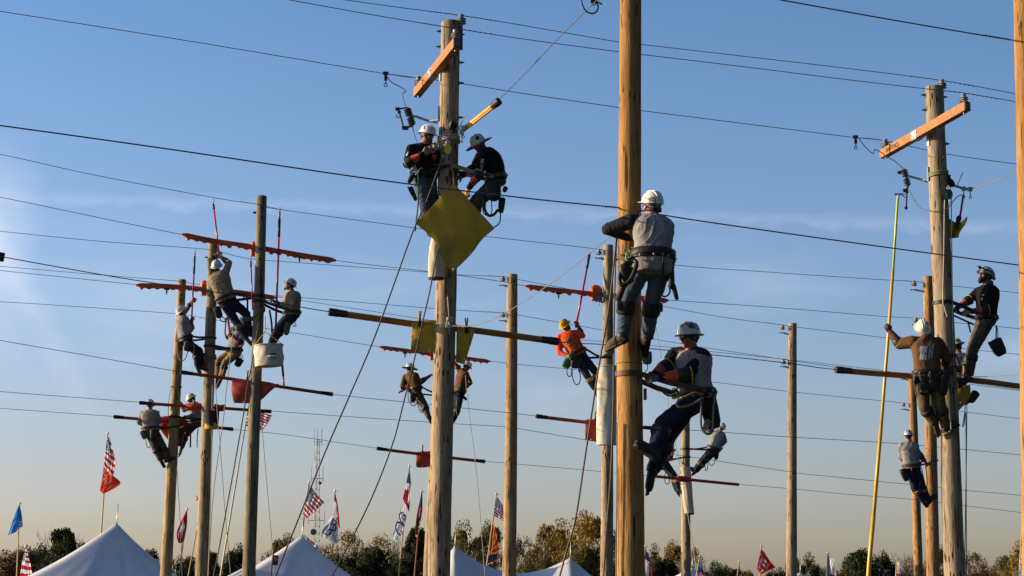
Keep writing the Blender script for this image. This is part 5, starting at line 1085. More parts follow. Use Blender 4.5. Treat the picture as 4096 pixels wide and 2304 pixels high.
sg = build(q, 'sunglasses', mat('dark_lens', (0.01, 0.01, 0.012), 0.08, 0.05, 4, spec=0.8), v['root'], auto=40); build(q2, 'frame', mat('clear_frame', (0.4, 0.38, 0.34), 0.3), sg)
q = MB(); q.ellipsoid(hd + f_ * 0.097 - u_ * 0.062, (r_, f_, u_), (0.020, 0.006, 0.006)); build(q, 'mouth', mat('dark_mouth', (0.05, 0.012, 0.012), 0.6), v['root'])
q = MB(); q.ellipsoid(hd - f_ * 0.095 - u_ * 0.005, (r_, f_, u_), (0.05, 0.025, 0.035)); build(q, 'ratchet', M_black, v['root'])
decal(v, 'hat', 'Murr', 2790, 1313, 13, M_ink, 4, 0.9); decal(v, 'hat', '', 2790, 1298, 1, mat('red_sticker', (0.30, 0.015, 0.02), 0.5), 4, pts=rect_pts(24, 10)); decal(v, 'hat', 'fortis', 2790, 1298, 6, M_white, 4)
decal(v, 'hat', '', 2765, 1303, 1, mat('slate_sticker', (0.05, 0.06, 0.075), 0.5), pts=disc_pts(0.5, 11)); decal(v, 'hat', '', 2766, 1302, 10, mat('grey_sticker', (0.25, 0.25, 0.27)), 25, pts=rect_pts(14, 2.6)); decal(v, 'hat', 'ps', 2729, 1301, 6, M_ink, -8); decal(v, 'hat', '', 2744, 1293, 8, M_ink, -20, pts=disc_pts(3.5, 5)); decal(v, 'hat', '', 2750, 1299, 8, M_ink, -20, pts=disc_pts(2, 3.4)); decal(v, 'hat', '', 2774, 1284, 4, mat('red_sticker', (0.30, 0.015, 0.02)), 2, pts=rect_pts(20, 2.4))
# belt gear
loop(v, [(2640, 1545), (2650, 1566), (2668, 1580), (2690, 1584), (2712, 1575), (2706, 1560), (2690, 1566), (2676, 1575), (2664, 1560)], -0.26, 0.010, M_black, 'snap_hook')
loop(v, [(2696, 1570), (2690, 1560), (2697, 1553), (2704, 1562), (2698, 1572)], -0.24, 0.008, M_steel, 'steel_ring')
mb = MB(); mb.box(P(2697, 1585, 20.2), (X3, Y3, Z3), (0.05, 0.03, 0.06), 0.008); build(mb, 'brass_buckle', mat('brass', (0.45, 0.27, 0.07), 0.4, metal=0.6), v['belt'], auto=40)
loop(v, [(2802, 1575), (2780, 1572), (2745, 1585), (2714, 1603), (2708, 1618), (2722, 1628), (2755, 1622), (2790, 1606), (2812, 1590)], [-0.3, -0.32, -0.34, -0.34, -0.34, -0.34, -0.34, -0.33, -0.3], 0.013, mat('bronze_rope', (0.22, 0.15, 0.07), 0.8, 0.2, 60, bump=0.3, bscale=90))
ROPEG = mat('olive_grey_rope', (0.14, 0.14, 0.105), 0.9, 0.25, 70, bump=0.35, bscale=90)
loop(v, [(2806, 1590), (2805, 1640), (2803, 1690), (2810, 1720), (2830, 1736), (2848, 1728), (2852, 1700), (2853, 1650), (2860, 1590), (2864, 1570), (2858, 1563), (2850, 1572), (2842, 1600)], [-0.3, -0.32, -0.34, -0.34, -0.33, -0.3, -0.28, -0.26, -0.2, -0.15, -0.1, -0.08, -0.06], 0.013, ROPEG)
pouch(v, 2843, 1655, 0.06, 70, 118, mat('black_canvas', (0.022, 0.021, 0.022)), 12, 0.20); pouch(v, 2820, 1590, -0.12, 34, 40, BROWNL, 0, 0.1)
loop(v, [(2858, 1684), (2864, 1672), (2872, 1676), (2878, 1682)], 0.05, 0.008, M_dark, 'tool_hook'); pouch(v, 2826, 1700, -0.05, 26, 40, GLOVE, -20, 0.06, 'spare_glove')
mb = MB(); mb.box(P(2580, 1577, 20.1), (X3, Y3, Z3), (0.035, 0.05, 0.12), 0.008); build(mb, 'strap_end', BROWNL, v['root'], auto=40)
decal(v, 'shirt', '', 2737, 1432, 5, mat('red_sticker', (0.30, 0.015, 0.02)), 0, pts=rect_pts(5, 2))

# ---- B1, B2: the pair at the diamond blanket
v = person('man in black with a white brimmed hard hat, working left of the diamond blanket pole', 28.95,
    dict(head=(1709, 540), neck=(1700, 577), pelvis=(1697, 706, 0.05), shR=(1645, 597, -0.12), shL=(1731, 592, 0.10), elR=(1630, 655, -0.22), wrR=(1690, 615, -0.30), elL=(1728, 648, -0.02), wrL=(1736, 604, -0.12),
         hipR=(1682, 722, -0.03), hipL=(1717, 722, 0.10), knR=(1700, 826, -0.02), anR=(1722, 925, 0.1), toeR=(1748, 940, 0.1), knL=(1730, 815, 0.12), anL=(1745, 905, 0.18), toeL=(1764, 915, 0.16)),
    (0.84, -0.46, -0.20), BLK, JEANS, ('brim', HAT), g=1.22, beard=mat('reddish_beard', (0.12, 0.045, 0.02), 0.85), gaunt=(GAUNT, GAUNT), bow=-0.03, pads=BROWNL, palm={'R': (0.5, 0.3, 0.4), 'dR': (0.8, 0, 0.35), 'L': (0.2, 0.6, 0.1)}, curl=0.8)
pole_strap(v, 'B', 672, LEATHER)
decal(v, 'shirt', '', 1630, 615, 9, M_white, -70, pts=rect_pts(16, 3)); decal(v, 'shirt', '', 1626, 619, 9, M_white, -70, pts=rect_pts(9, 2.4)); decal(v, 'shirt', '', 1735, 607, 1, mat('grey_patch', (0.2, 0.2, 0.2), 0.8), -6, pts=rect_pts(18, 9)); decal(v, 'hat', '', 1730, 512, 1, mat('red_sticker', (0.30, 0.015, 0.02)), -5, pts=rect_pts(9, 3)); decal(v, 'hat', '', 1697, 510, 9, M_ink, -85, pts=rect_pts(13, 3)); decal(v, 'hat', '', 1697, 495, 1, mat('slate_sticker', (0.05, 0.06, 0.075)), pts=disc_pts(0.3, 4))
pouch(v, 1645, 712, -0.2, 22, 44, LEATHER, -25, 0.08); pouch(v, 1653, 775, -0.2, 20, 58, LEATHER, 22, 0.06); pouch(v, 1640, 765, -0.22, 8, 40, M_ink, 25, 0.03, 'lineman_pliers')
for x, y in ((1640, 685), (1646, 690)): loop(v, [(x - 6, y), (x, y - 9), (x + 6, y), (x, y + 9), (x - 6, y)], -0.28, 0.007, M_steel, 'steel_ring')
loop(v, [(1662, 700), (1672, 690), (1680, 675), (1690, 672)], -0.3, 0.012, M_steel, 'snap_hook')
v = person('man in black under a dark red sun shade, bent over right of the diamond blanket', 29.05,
    dict(head=(1915, 577), neck=(1940, 598), pelvis=(1984, 724, 0.0), shL=(1936, 628, -0.17), shR=(1930, 606, 0.17), elL=(1917, 694, -0.28), wrL=(1876, 752, -0.36), elR=(1893, 676, 0.12), wrR=(1842, 706, -0.05),
         hipL=(1976, 738, -0.12), hipR=(1980, 732, 0.12), knL=(1912, 815, -0.08), anL=(1868, 905, -0.08), toeL=(1840, 920, -0.08), knR=(1902, 800, 0.10), anR=(1850, 885, 0.08), toeR=(1832, 895, 0.06)),
    (-0.66, -0.52, -0.56), BLK, cloth('charcoal_trousers', (0.06, 0.055, 0.055)), ('shade', HAT, mat('dark_red_shade', (0.14, 0.022, 0.025), 0.8, 0.35, 30)), g=1.18, belt=BROWNL, bow=0.05, palm={'L': (0.2, 0.5, -0.3), 'dL': (-0.35, 0, -0.9)}, gloves=(GLOVE_B, GLOVE_D), pads=BROWNL)
pole_strap(v, 'B', 668, mat('tan_webbing', (0.30, 0.24, 0.14), 0.85), 0.06)
decal(v, 'shirt', 'Local 396', 1927, 660, 13, M_white, -78, 0.72); decal(v, 'hat', '65', 1903, 536, 6, M_ink, 20); decal(v, 'hat', '', 1909, 552, 1, mat('camo_sticker', (0.03, 0.045, 0.02), 0.7), pts=disc_pts(0.4, 8))
o = pouch(v, 1975, 770, -0.22, 62, 66, LEATHER, 4, 0.16); v['pouch'] = o; decal(v, 'pouch', 'BUCK', 1966, 777, 9, mat('grey_sticker', (0.25, 0.25, 0.27)), 0)
pouch(v, 2006, 822, -0.12, 28, 60, LEATHER, -6, 0.1); loop(v, [(1938, 805), (1940, 840), (1955, 862), (1975, 858), (1992, 838)], -0.25, 0.022, LEATHER, 'hanging_strap'); loop(v, [(1934, 790), (1932, 845), (1945, 862)], -0.26, 0.01, M_dark)
loop(v, [(2002, 850), (2000, 885), (1988, 902), (1977, 908)], -0.2, 0.010, mat('maroon_cord', (0.09, 0.025, 0.03), 0.7), 'rope_tail'); loop(v, [(1965, 800), (1968, 840), (1962, 860)], -0.24, 0.008, M_dark, 'hanging_tool'); pouch(v, 2020, 758, -0.05, 20, 20, BROWNL, -20, 0.08)
loop(v, [(1866, 694), (1880, 702), (1892, 708), (1905, 716)], -0.18, 0.014, M_steel, 'snap_hook')

# ---- D1, D2, D3: the grey crossarm pole
v = person('man in brown hoodie with a flag print on its back, holding the long yellow stick', 31.1,
    dict(head=(3689, 1316, 0.05), neck=(3702, 1350), pelvis=(3710, 1502, 0.0), shL=(3650, 1368, 0.0), shR=(3750, 1372, 0.0), elL=(3598, 1376, 0.12), wrL=(3562, 1330, 0.16), elR=(3787, 1432, 0.05), wrR=(3776, 1472, 0.2),
         hipL=(3686, 1520, 0.0), hipR=(3737, 1520, 0.0), knL=(3697, 1628, -0.06), knR=(3763, 1624, -0.06), anL=(3738, 1692, 0.08), anR=(3782, 1704, 0.08), toeL=(3748, 1724, 0.22), toeR=(3820, 1690, 0.10)),
    (-0.05, 0.72, 0.66), BROWN, BRWP, ('brim', HAT_C), g=1.28, hood=True, gloves=(BROWNL, GLOVE_D), gaunt=(GAUNT, None), fold=1.5, palm={'L': (-0.2, 0.3, 0.4), 'dL': (-0.45, -0.3, 0.7)}, bow=0.03, bulk=1.22)
pole_strap(v, 'D', 1470, LEATHER)
for i, (a, b) in enumerate(((3690, 1395), (3705, 1395), (3718, 1390), (3729, 1384))): decal(v, 'shirt', '', a, b + 18, 1, mat('grey_print', (0.30, 0.31, 0.33), 0.8), 8, pts=rect_pts(7 if i else 18, 58 if i else 50, 3, 8))
decal(v, 'shirt', '', 3694, 1396, 1, mat('grey_print', (0.30, 0.31, 0.33)), 6, pts=rect_pts(30, 22)); decal(v, 'shirt', 'W', 3695, 1412, 22, M_ink, 10); decal(v, 'hat', '104', 3690, 1322, 7, M_ink, 4); decal(v, 'hat', '', 3709, 1291, 1, mat('navy_sticker', (0.03, 0.03, 0.08), 0.5), 30, pts=rect_pts(8, 9)); decal(v, 'hat', '', 3660, 1301, 1, mat('grey_sticker', (0.25, 0.25, 0.27)), pts=disc_pts(2.5, 4))
o = pouch(v, 3696, 1555, -0.16, 50, 46, LEATHER, 4, 0.1); v['pouch'] = o; decal(v, 'pouch', 'BUCK', 3695, 1566, 9, mat('tan_print', (0.35, 0.28, 0.16), 0.8), 4)
pouch(v, 3773, 1545, -0.1, 40, 74, LEATHER, -8, 0.14); pouch(v, 3730, 1538, -0.16, 34, 50, LEATHER, 2, 0.10); pouch(v, 3712, 1516, -0.17, 70, 26, LEATHER, 0, 0.06); pouch(v, 3790, 1505, -0.05, 26, 40, LEATHER, -12, 0.1); pouch(v, 3662, 1520, -0.1, 22, 30, LEATHER, 0, 0.1)
loop(v, [(3655, 1525), (3660, 1555), (3666, 1582)], -0.18, 0.012, BROWNL, 'hanging_strap'); loop(v, [(3800, 1520), (3802, 1600), (3804, 1690), (3805, 1718)], -0.06, 0.014, M_rope, 'rope_tail')
for x in (3660, 3676, 3718): loop(v, [(x - 5, 1503), (x, 1496), (x + 5, 1503), (x, 1510), (x - 5, 1503)], -0.2, 0.006, M_steel, 'steel_ring')
v = person('man in black sweatshirt and camouflage trousers, looking up beside the grey crossarm pole', 31.7,
    dict(head=(3944, 1104), neck=(3952, 1142), pelvis=(3945, 1280, 0.0), shL=(3980, 1170, -0.15), shR=(3914, 1166, 0.13), elL=(3950, 1238, -0.22), wrL=(3886, 1246, -0.24), elR=(3876, 1200, 0.12), wrR=(3838, 1226, 0.02),
         hipL=(3945, 1296, -0.10), hipR=(3928, 1294, 0.09), knL=(3893, 1400, -0.12), anL=(3876, 1510, -0.10), toeL=(3846, 1530, -0.10), knR=(3882, 1410, 0.10), anR=(3862, 1516, 0.08), toeR=(3838, 1532, 0.06)),
    (-0.84, -0.26, 0.42), BLK, CAMO, ('brim', HAT_G), g=1.16, skin=SKIN_D, beard=HAIR, gloves=(GLOVE_B, GLOVE_D), collar=cloth('grey_gaiter_cloth', (0.10, 0.10, 0.11)), palm={'L': (0, 0.6, -0.3), 'R': (0, -0.6, -0.3)}, fold=1.1)
pole_strap(v, 'D', 1212, LEATHER, 0.06)
decal(v, 'shirt', '', 3928, 1196, 1, mat('gold_patch', (0.55, 0.36, 0.06), 0.7), 0, pts=rect_pts(6, 9)); decal(v, 'shirt', '', 3933, 1180, 4, M_white, 8, pts=rect_pts(11, 2.4)); decal(v, 'hat', '', 3985, 1099, 1, mat('gold_patch', (0.55, 0.36, 0.06)), 10, pts=rect_pts(13, 12)); hd, f_, u_, r_ = v['face']
q = MB(); q.capsule(hd + f_ * 0.145 + u_ * 0.075, hd + f_ * 0.175 + u_ * 0.08, 0.028, 0.026); build(q, 'head_lamp', M_dark, v['hat']); q = MB(); q.lathe([(0.117, 0.02), (0.12, 0.02), (0.117, 0.045), (0.114, 0.045)], hd + u_ * 0.03, (r_, f_ * 1.19, u_), 28, caps=False); build(q, 'lamp_band', M_black, v['hat'])
pouch(v, 3992, 1390, -0.02, 56, 68, mat('black_canvas', (0.022, 0.021, 0.022)), 24, 0.16); loop(v, [(3985, 1300), (3985, 1330), (3984, 1360)], 0, 0.012, LEATHER, 'hanging_strap'); loop(v, [(3990, 1310), (3992, 1340), (3990, 1362)], -0.02, 0.008, M_steel, 'hanging_chain')
loop(v, [(3815, 1262), (3850, 1278), (3872, 1288), (3895, 1298)], -0.2, 0.016, LEATHER, 'hanging_strap'); loop(v, [(3872, 1290), (3878, 1310), (3882, 1330)], -0.2, 0.014, LEATHER, 'hanging_strap'); pouch(v, 3955, 1306, -0.2, 24, 18, LEATHER, 0, 0.05)
v = person('man in a slate blue jacket half hidden behind the grey crossarm pole', 32.35,
    dict(head=(3822, 1388, 0), neck=(3834, 1414), pelvis=(3846, 1505, 0), shL=(3856, 1428, -0.14), shR=(3832, 1426, 0.16), elL=(3866, 1478, -0.2), wrL=(3822, 1470, -0.22), elR=(3822, 1480, 0.2), wrR=(3800, 1475, 0.1),
         hipL=(3848, 1512, -0.1), hipR=(3838, 1512, 0.1), knL=(3812, 1565, -0.25), anL=(3855, 1600, -0.1), toeL=(3880, 1590, -0.1), knR=(3800, 1580, 0.1), anR=(3815, 1660, 0.12), toeR=(3800, 1680, 0.1)),
    (-0.80, 0.45, -0.35), BLUE, CAMO, ('brim', HAT_G), g=1.1, gloves=(GLOVE_D, GLOVE_D), gaunt=(GAUNT_K, GAUNT_K))
pouch(v, 3830, 1560, -0.3, 60, 70, LEATHER, -15, 0.1); pouch(v, 3893, 1588, 0.05, 34, 48, LEATHER, -35, 0.1); pole_strap(v, 'D', 1425, LEATHER, 0.05)
# ---- E1
v = person('man in a pale grey printed shirt, seen from behind low on the orange brown pole', 47.3,
    dict(head=(3634, 1744), neck=(3637, 1768), pelvis=(3648, 1868, 0), shL=(3607, 1782, 0), shR=(3658, 1784, 0), elL=(3605, 1830, 0.15), wrL=(3640, 1848, 0.32), elR=(3680, 1822, 0.12), wrR=(3701, 1846, 0.2),
         hipL=(3638, 1874, 0), hipR=(3662, 1874, 0), knL=(3660, 1952, 0), knR=(3688, 1946, 0.06), anL=(3692, 2004, 0.1), anR=(3714, 2000, 0.16), toeL=(3702, 2016, 0.2), toeR=(3738, 1978, 0.2)),
    (0.42, 0.88, 0.0), LGREY, DJEANS, ('brim', HAT_G), g=1.22, belt=BROWNL, gloves=(GLOVE_D, GLOVE_D), pads=KHAKI, fold=1.3)
pole_strap(v, 'L', 1842, LEATHER)
decal(v, 'shirt', 'TEAM', 3609, 1800, 9, M_ink, 3); decal(v, 'shirt', '', 3615, 1788, 3, M_ink, 3, pts=rect_pts(30, 1.6)); decal(v, 'shirt', '', 3614, 1793, 3, M_ink, 3, pts=rect_pts(28, 1.6)); decal(v, 'shirt', '', 3611, 1779, 3, M_ink, -2, pts=rect_pts(17, 1.6))
pouch(v, 3618, 1900, -0.1, 26, 50, LEATHER, 20, 0.1); pouch(v, 3647, 1878, -0.15, 5, 18, M_red, 0, 0.03, 'red_handle'); loop(v, [(3702, 1862), (3706, 1890), (3708, 1920), (3706, 1952), (3694, 1910), (3686, 1870)], -0.05, 0.012, M_black); loop(v, [(3642, 1920), (3644, 1950), (3658, 1975), (3674, 1965), (3680, 1930)], -0.15, 0.011, M_black)
# ---- F1, F2
v = person('man in a bright orange shirt and yellow hard hat, leaning back with a red stick', 45.2,
    dict(head=(2260, 1302), neck=(2264, 1330), pelvis=(2312, 1416, 0), shL=(2238, 1350, 0.0), shR=(2304, 1332, -0.03), elR=(2330, 1343, -0.05), wrR=(2314, 1306, 0.0), elL=(2238, 1410, -0.05), wrL=(2266, 1420, -0.18),
         hipL=(2300, 1424, -0.03), hipR=(2326, 1420, 0.04), knL=(2350, 1504, -0.05), knR=(2384, 1490, 0.05), anL=(2380, 1556, 0.0), anR=(2392, 1545, 0.05), toeL=(2388, 1576, 0.08), toeR=(2405, 1552, 0.1)),
    (0.55, 0.48, 0.68), ORNG, DJEANS, ('brim', HAT_Y), g=1.22, gloves=(GLOVE, GLOVE), gaunt=(None, GSLEEVE), skin=SKIN_D, beard=HAIR, pads=KHAKI, palm={'R': (-0.3, 0.2, 0.2), 'dR': (-0.25, 0, 0.95)}, fold=1.3)
pole_strap(v, 'F', 1432, LEATHER, 0.05)
decal(v, 'shirt', 'WNS', 2284, 1350, 9, mat('tan_print', (0.35, 0.28, 0.16)), -18); decal(v, 'shirt', '', 2264, 1359, 8, mat('tan_print', (0.35, 0.28, 0.16)), -28, pts=rect_pts(17, 7)); decal(v, 'shirt', '', 2281, 1361, 10, mat('navy_sticker', (0.03, 0.03, 0.08)), pts=disc_pts(0.3, 4.5)); decal(v, 'shirt', '', 2266, 1374, 14, mat('tan_print', (0.35, 0.28, 0.16)), -60, pts=rect_pts(22, 5)); decal(v, 'shirt', '', 2277, 1379, 14, mat('tan_print', (0.35, 0.28, 0.16)), -60, pts=rect_pts(18, 5)); decal(v, 'shirt', '', 2290, 1372, 14, mat('tan_print', (0.35, 0.28, 0.16)), -20, pts=rect_pts(10, 7))
pouch(v, 2270, 1452, -0.15, 36, 46, mat('green_canvas', (0.02, 0.11, 0.02), 0.8, 0.3, 10), -30, 0.1); pouch(v, 2302, 1450, -0.18, 40, 46, LEATHER, -8, 0.1); pouch(v, 2288, 1412, -0.18, 20, 18, KHAKI, -8, 0.06)
loop(v, [(2270, 1470), (2267, 1490), (2275, 1506), (2285, 1500), (2288, 1470), (2290, 1510), (2302, 1536), (2314, 1536), (2321, 1520), (2320, 1495), (2313, 1480)], -0.18, 0.012, M_dark)
v = person('man almost wholly hidden behind the thick honey pole, one glove raised', 46.1,
    dict(head=(2528, 1292), neck=(2530, 1316), pelvis=(2536, 1410, 0), shL=(2512, 1330, 0), shR=(2548, 1328, 0), elL=(2500, 1375, 0.1), wrL=(2490, 1340, 0.2), elR=(2574, 1296, 0), wrR=(2572, 1250, 0),
         hipL=(2526, 1418, 0), hipR=(2546, 1418, 0), knL=(2500, 1490, 0), knR=(2520, 1492, 0), anL=(2482, 1560, 0), anR=(2495, 1562, 0), toeL=(2470, 1570, 0), toeR=(2480, 1575, 0)),
    (-0.6, 0.2, 0.6), LGREY, DJEANS, ('brim', HAT), g=1.0)
pouch(v, 2588, 1432, -0.05, 42, 50, mat('olive_canvas', (0.11, 0.11, 0.085), 0.85, 0.2, 8), 4, 0.12); loop(v, [(2588, 1455), (2590, 1475), (2578, 1492), (2568, 1496)], -0.05, 0.010, M_black)
# ---- G1, G2
v = person('far man in brown hoodie and camouflage trousers under a wide sun shade', 54.2,
    dict(head=(1640, 1474), neck=(1643, 1494), pelvis=(1662, 1560, 0), shL=(1620, 1508, 0.05), shR=(1652, 1506, -0.08), elR=(1684, 1526, -0.08), wrR=(1716, 1506, 0), elL=(1609, 1546, -0.05), wrL=(1640, 1548, -0.15),
         hipL=(1654, 1566, 0.05), hipR=(1668, 1566, -0.05), knL=(1692, 1622, 0.06), knR=(1698, 1616, -0.06), anL=(1714, 1668, 0.06), anR=(1716, 1674, -0.06), toeL=(1728, 1672, 0.06), toeR=(1724, 1688, -0.06)),
    (0.75, 0.35, -0.10), BROWN, CAMO, ('shade', HAT, mat('olive_shade', (0.06, 0.055, 0.035), 0.9)), g=1.2, hood=True)
pole_strap(v, 'G', 1580, STRAPM); pouch(v, 1652, 1590, -0.15, 26, 36, LEATHER, 0, 0.1); loop(v, [(1632, 1570), (1634, 1600), (1650, 1622), (1664, 1618), (1672, 1600)], -0.15, 0.013, ROPEG); loop(v, [(1672, 1590), (1672, 1620), (1682, 1646), (1692, 1648), (1696, 1625)], -0.15, 0.013, ROPEG)
v = person('far man in brown hoodie and plain white hard hat, looking down', 55.0,
    dict(head=(1867, 1466), neck=(1856, 1482), pelvis=(1838, 1566, 0), shL=(1842, 1492, 0.12), shR=(1864, 1496, -0.14), elR=(1880, 1528, -0.15), wrR=(1866, 1550, -0.1), elL=(1832, 1470, 0.0), wrL=(1822, 1455, -0.1),
         hipL=(1832, 1572, 0.06), hipR=(1842, 1572, -0.06), knL=(1826, 1628, 0.06), knR=(1834, 1628, -0.06), anL=(1806, 1680, 0.05), anR=(1812, 1684, -0.05), toeL=(1795, 1690, 0.05), toeR=(1798, 1694, -0.05)),
    (0.74, 0.30, -0.52), BROWN, DJEANS, ('brim', HAT), g=1.2, hood=True)
loop(v, [(1828, 1600), (1826, 1640), (1830, 1662), (1836, 1655), (1834, 1620), (1830, 1600)], -0.2, 0.012, ROPEG); pole_strap(v, 'G', 1575, STRAPM)
# ---- H1, H2
v = person('far man below the sunglasses man, reaching up with an orange gauntlet', 57.6,
    dict(head=(2640, 1778), neck=(2644, 1796), pelvis=(2654, 1846, 0), shL=(2640, 1806, 0.1), shR=(2662, 1806, -0.1), elR=(2680, 1834, -0.1), wrR=(2690, 1812, -0.1), elL=(2650, 1838, 0.2), wrL=(2672, 1822, 0.1),
         hipL=(2650, 1852, 0.08), hipR=(2660, 1852, -0.08), knL=(2690, 1908, 0.06), knR=(2704, 1910, -0.06), anL=(2706, 1962, 0.06), anR=(2715, 1958, -0.06), toeL=(2714, 1974, 0.06), toeR=(2724, 1966, -0.06)),
    (0.6, 0.4, 0.6), LGREY, DJEANS, ('brim', HAT), g=1.18, pads=KHAKI)
pouch(v, 2647, 1862, -0.15, 26, 36, mat('camouflage_canvas', (0.12, 0.115, 0.08), 0.9, 0.3, 20), 4, 0.1); loop(v, [(2664, 1880), (2658, 1910), (2662, 1932), (2672, 1936), (2678, 1924), (2674, 1900)], -0.15, 0.012, M_dark); pole_strap(v, 'H', 1828, LEATHER)
v = person('far man in pale shirt and white hard hat, leaning out from the short bag pole', 58.2,
    dict(head=(2884, 1710), neck=(2882, 1726), pelvis=(2854, 1798, 0), shL=(2854, 1732, 0.05), shR=(2890, 1738, -0.05), elL=(2834, 1722, 0.05), wrL=(2840, 1694, 0.1), elR=(2900, 1764, 0.0), wrR=(2888, 1782, 0.2),
         hipL=(2846, 1802, 0.06), hipR=(2858, 1804, -0.06), knL=(2804, 1846, 0.06), knR=(2814, 1850, -0.06), anL=(2778, 1882, 0.06), anR=(2784, 1886, -0.06), toeL=(2768, 1872, 0.06), toeR=(2774, 1894, -0.06)),
    (-0.66, 0.35, 0.50), LGREY, DJEANS, ('brim', HAT), g=1.22, gaunt=(None, None), pads=KHAKI)
pole_strap(v, 'H', 1796, LEATHER, 0.05); pouch(v, 2848, 1812, -0.18, 30, 34, LEATHER, -8, 0.1); pouch(v, 2866, 1822, -0.1, 18, 32, LEATHER, -10, 0.1); loop(v, [(2822, 1830), (2820, 1862), (2823, 1882), (2829, 1878), (2831, 1850), (2828, 1835)], -0.15, 0.011, M_dark); loop(v, [(2832, 1835), (2838, 1856), (2848, 1862), (2858, 1850), (2860, 1832)], -0.15, 0.011, M_dark)
# ---- A1..A6: the left group
v = person('man in a tan shirt with both arms raised, seen from behind, between the left poles', 43.0,
    dict(head=(866, 1066), neck=(869, 1090), pelvis=(905, 1196, 0), shL=(845, 1096, 0), shR=(902, 1092, 0), elL=(838, 1044, 0.05), wrL=(864, 1022, 0.1), elR=(916, 1052, 0.02), wrR=(886, 1030, 0.1),
         hipL=(893, 1206, 0), hipR=(924, 1204, 0), knR=(986, 1256, 0.0), knL=(945, 1288, -0.05), anR=(998, 1332, 0.03), anL=(986, 1356, -0.03), toeR=(1022, 1344, 0.02), toeL=(1006, 1376, -0.02)),
    (0.05, 0.84, 0.54), TAN, DJEANS, ('brim', HAT), g=1.30, gloves=(GLOVE, GLOVE), gaunt=(GSLEEVE, GSLEEVE), pads=mat('olive_canvas', (0.11, 0.11, 0.085)), gl=0.95, palm={'L': (0.3, 0.5, 0), 'dL': (0.7, 0, 0.5), 'R': (-0.3, 0.5, 0), 'dR': (-0.7, 0, 0.5)}, fold=1.4)
pole_strap(v, 'A', 1185, STRAPM, 0.06); pouch(v, 873, 1250, -0.15, 32, 46, mat('black_canvas', (0.022, 0.021, 0.022)), 20, 0.12); loop(v, [(884, 1262), (900, 1278), (898, 1288), (884, 1282), (880, 1272)], -0.15, 0.012, M_dark); loop(v, [(905, 1270), (902, 1300), (900, 1330), (906, 1350), (914, 1348)], -0.15, 0.018, M_dark, 'coiled_lanyard')
decal(v, 'hat', '', 867, 1073, 1, mat('brown_sticker', (0.12, 0.07, 0.03), 0.7), 4, pts=rect_pts(34, 7)); loop(v, [(990, 1195), (990, 1230), (992, 1255)], 0.0, 0.022, STRAPM, 'hanging_strap')
v = person('bearded man in a tan jacket and white hard hat, right of the greenish pole', 43.2,
    dict(head=(1160, 1140), neck=(1168, 1166), pelvis=(1168, 1258, 0), shL=(1184, 1184, -0.14), shR=(1150, 1182, 0.13), elL=(1168, 1232, -0.2), wrL=(1122, 1222, -0.16), elR=(1138, 1226, 0.12), wrR=(1108, 1210, 0.02),
         hipL=(1168, 1268, -0.09), hipR=(1158, 1266, 0.09), knL=(1124, 1316, -0.08), knR=(1112, 1314, 0.08), anL=(1090, 1370, -0.06), anR=(1084, 1374, 0.06), toeL=(1072, 1380, -0.06), toeR=(1066, 1384, 0.06)),
    (-0.78, -0.10, 0.45), TAN, DJEANS, ('brim', HAT), g=1.34, beard=mat('white_beard', (0.42, 0.36, 0.28), 0.85), gloves=(BROWNL, BROWNL), gaunt=(None, None), fold=1.3, palm={'L': (-0.3, 0.6, 0)})
pole_strap(v, 'A', 1205, STRAPM, 0.06); pouch(v, 1148, 1315, -0.15, 26, 50, mat('olive_canvas', (0.11, 0.11, 0.085)), -8, 0.1); loop(v, [(1180, 1290), (1184, 1300), (1178, 1306), (1172, 1300)], -0.1, 0.01, M_steel, 'tool_hook'); loop(v, [(1078, 1240), (1086, 1290), (1088, 1330)], -0.2, 0.022, STRAPM, 'hanging_strap'); decal(v, 'hat', '', 1172, 1128, 1, mat('brown_sticker', (0.12, 0.07, 0.03)), 20, pts=rect_pts(8, 7))
v = person('man in a grey printed shirt, raising a stick left of the black bucket pole', 46.8,
    dict(head=(727, 1246), neck=(725, 1266), pelvis=(742, 1358, 0), shR=(741, 1280, -0.12), shL=(716, 1276, 0.12), elR=(763, 1318, -0.12), wrR=(767, 1290, -0.02), elL=(746, 1236, 0.12), wrL=(765, 1210, 0.05),
         hipR=(748, 1366, -0.08), hipL=(738, 1366, 0.08), knR=(787, 1414, -0.06), knL=(800, 1404, 0.06), anR=(790, 1470, -0.05), anL=(806, 1466, 0.06), toeR=(800, 1490, -0.05), toeL=(822, 1474, 0.06)),
    (0.62, 0.48, 0.60), LGREY, DJEANS, ('brim', HAT), g=1.2, gloves=(GLOVE_D, GLOVE_D), gaunt=(GSLEEVE, GAUNT), gl=0.7, fold=1.3, palm={'R': (0.2, 0.5, 0), 'dR': (0.1, 0, 1), 'L': (0.2, 0.5, 0)})
pole_strap(v, 'P2', 1352, STRAPM, 0.05); decal(v, 'shirt', '', 711, 1292, 10, M_ink, 40, pts=rect_pts(14, 3)); decal(v, 'shirt', '', 713, 1296, 10, mat('red_print', (0.38, 0.07, 0.05), 0.8), 10, pts=rect_pts(8, 2)); decal(v, 'shirt', '', 709, 1280, 4, M_ink, 4, pts=rect_pts(17, 1.8)); decal(v, 'shirt', '', 711, 1284, 4, M_ink, 4, pts=rect_pts(10, 1.8)); pouch(v, 753, 1385, -0.2, 38, 40, LEATHER, -12, 0.1); pouch(v, 720, 1385, -0.1, 24, 36, BROWNL, 10, 0.1)
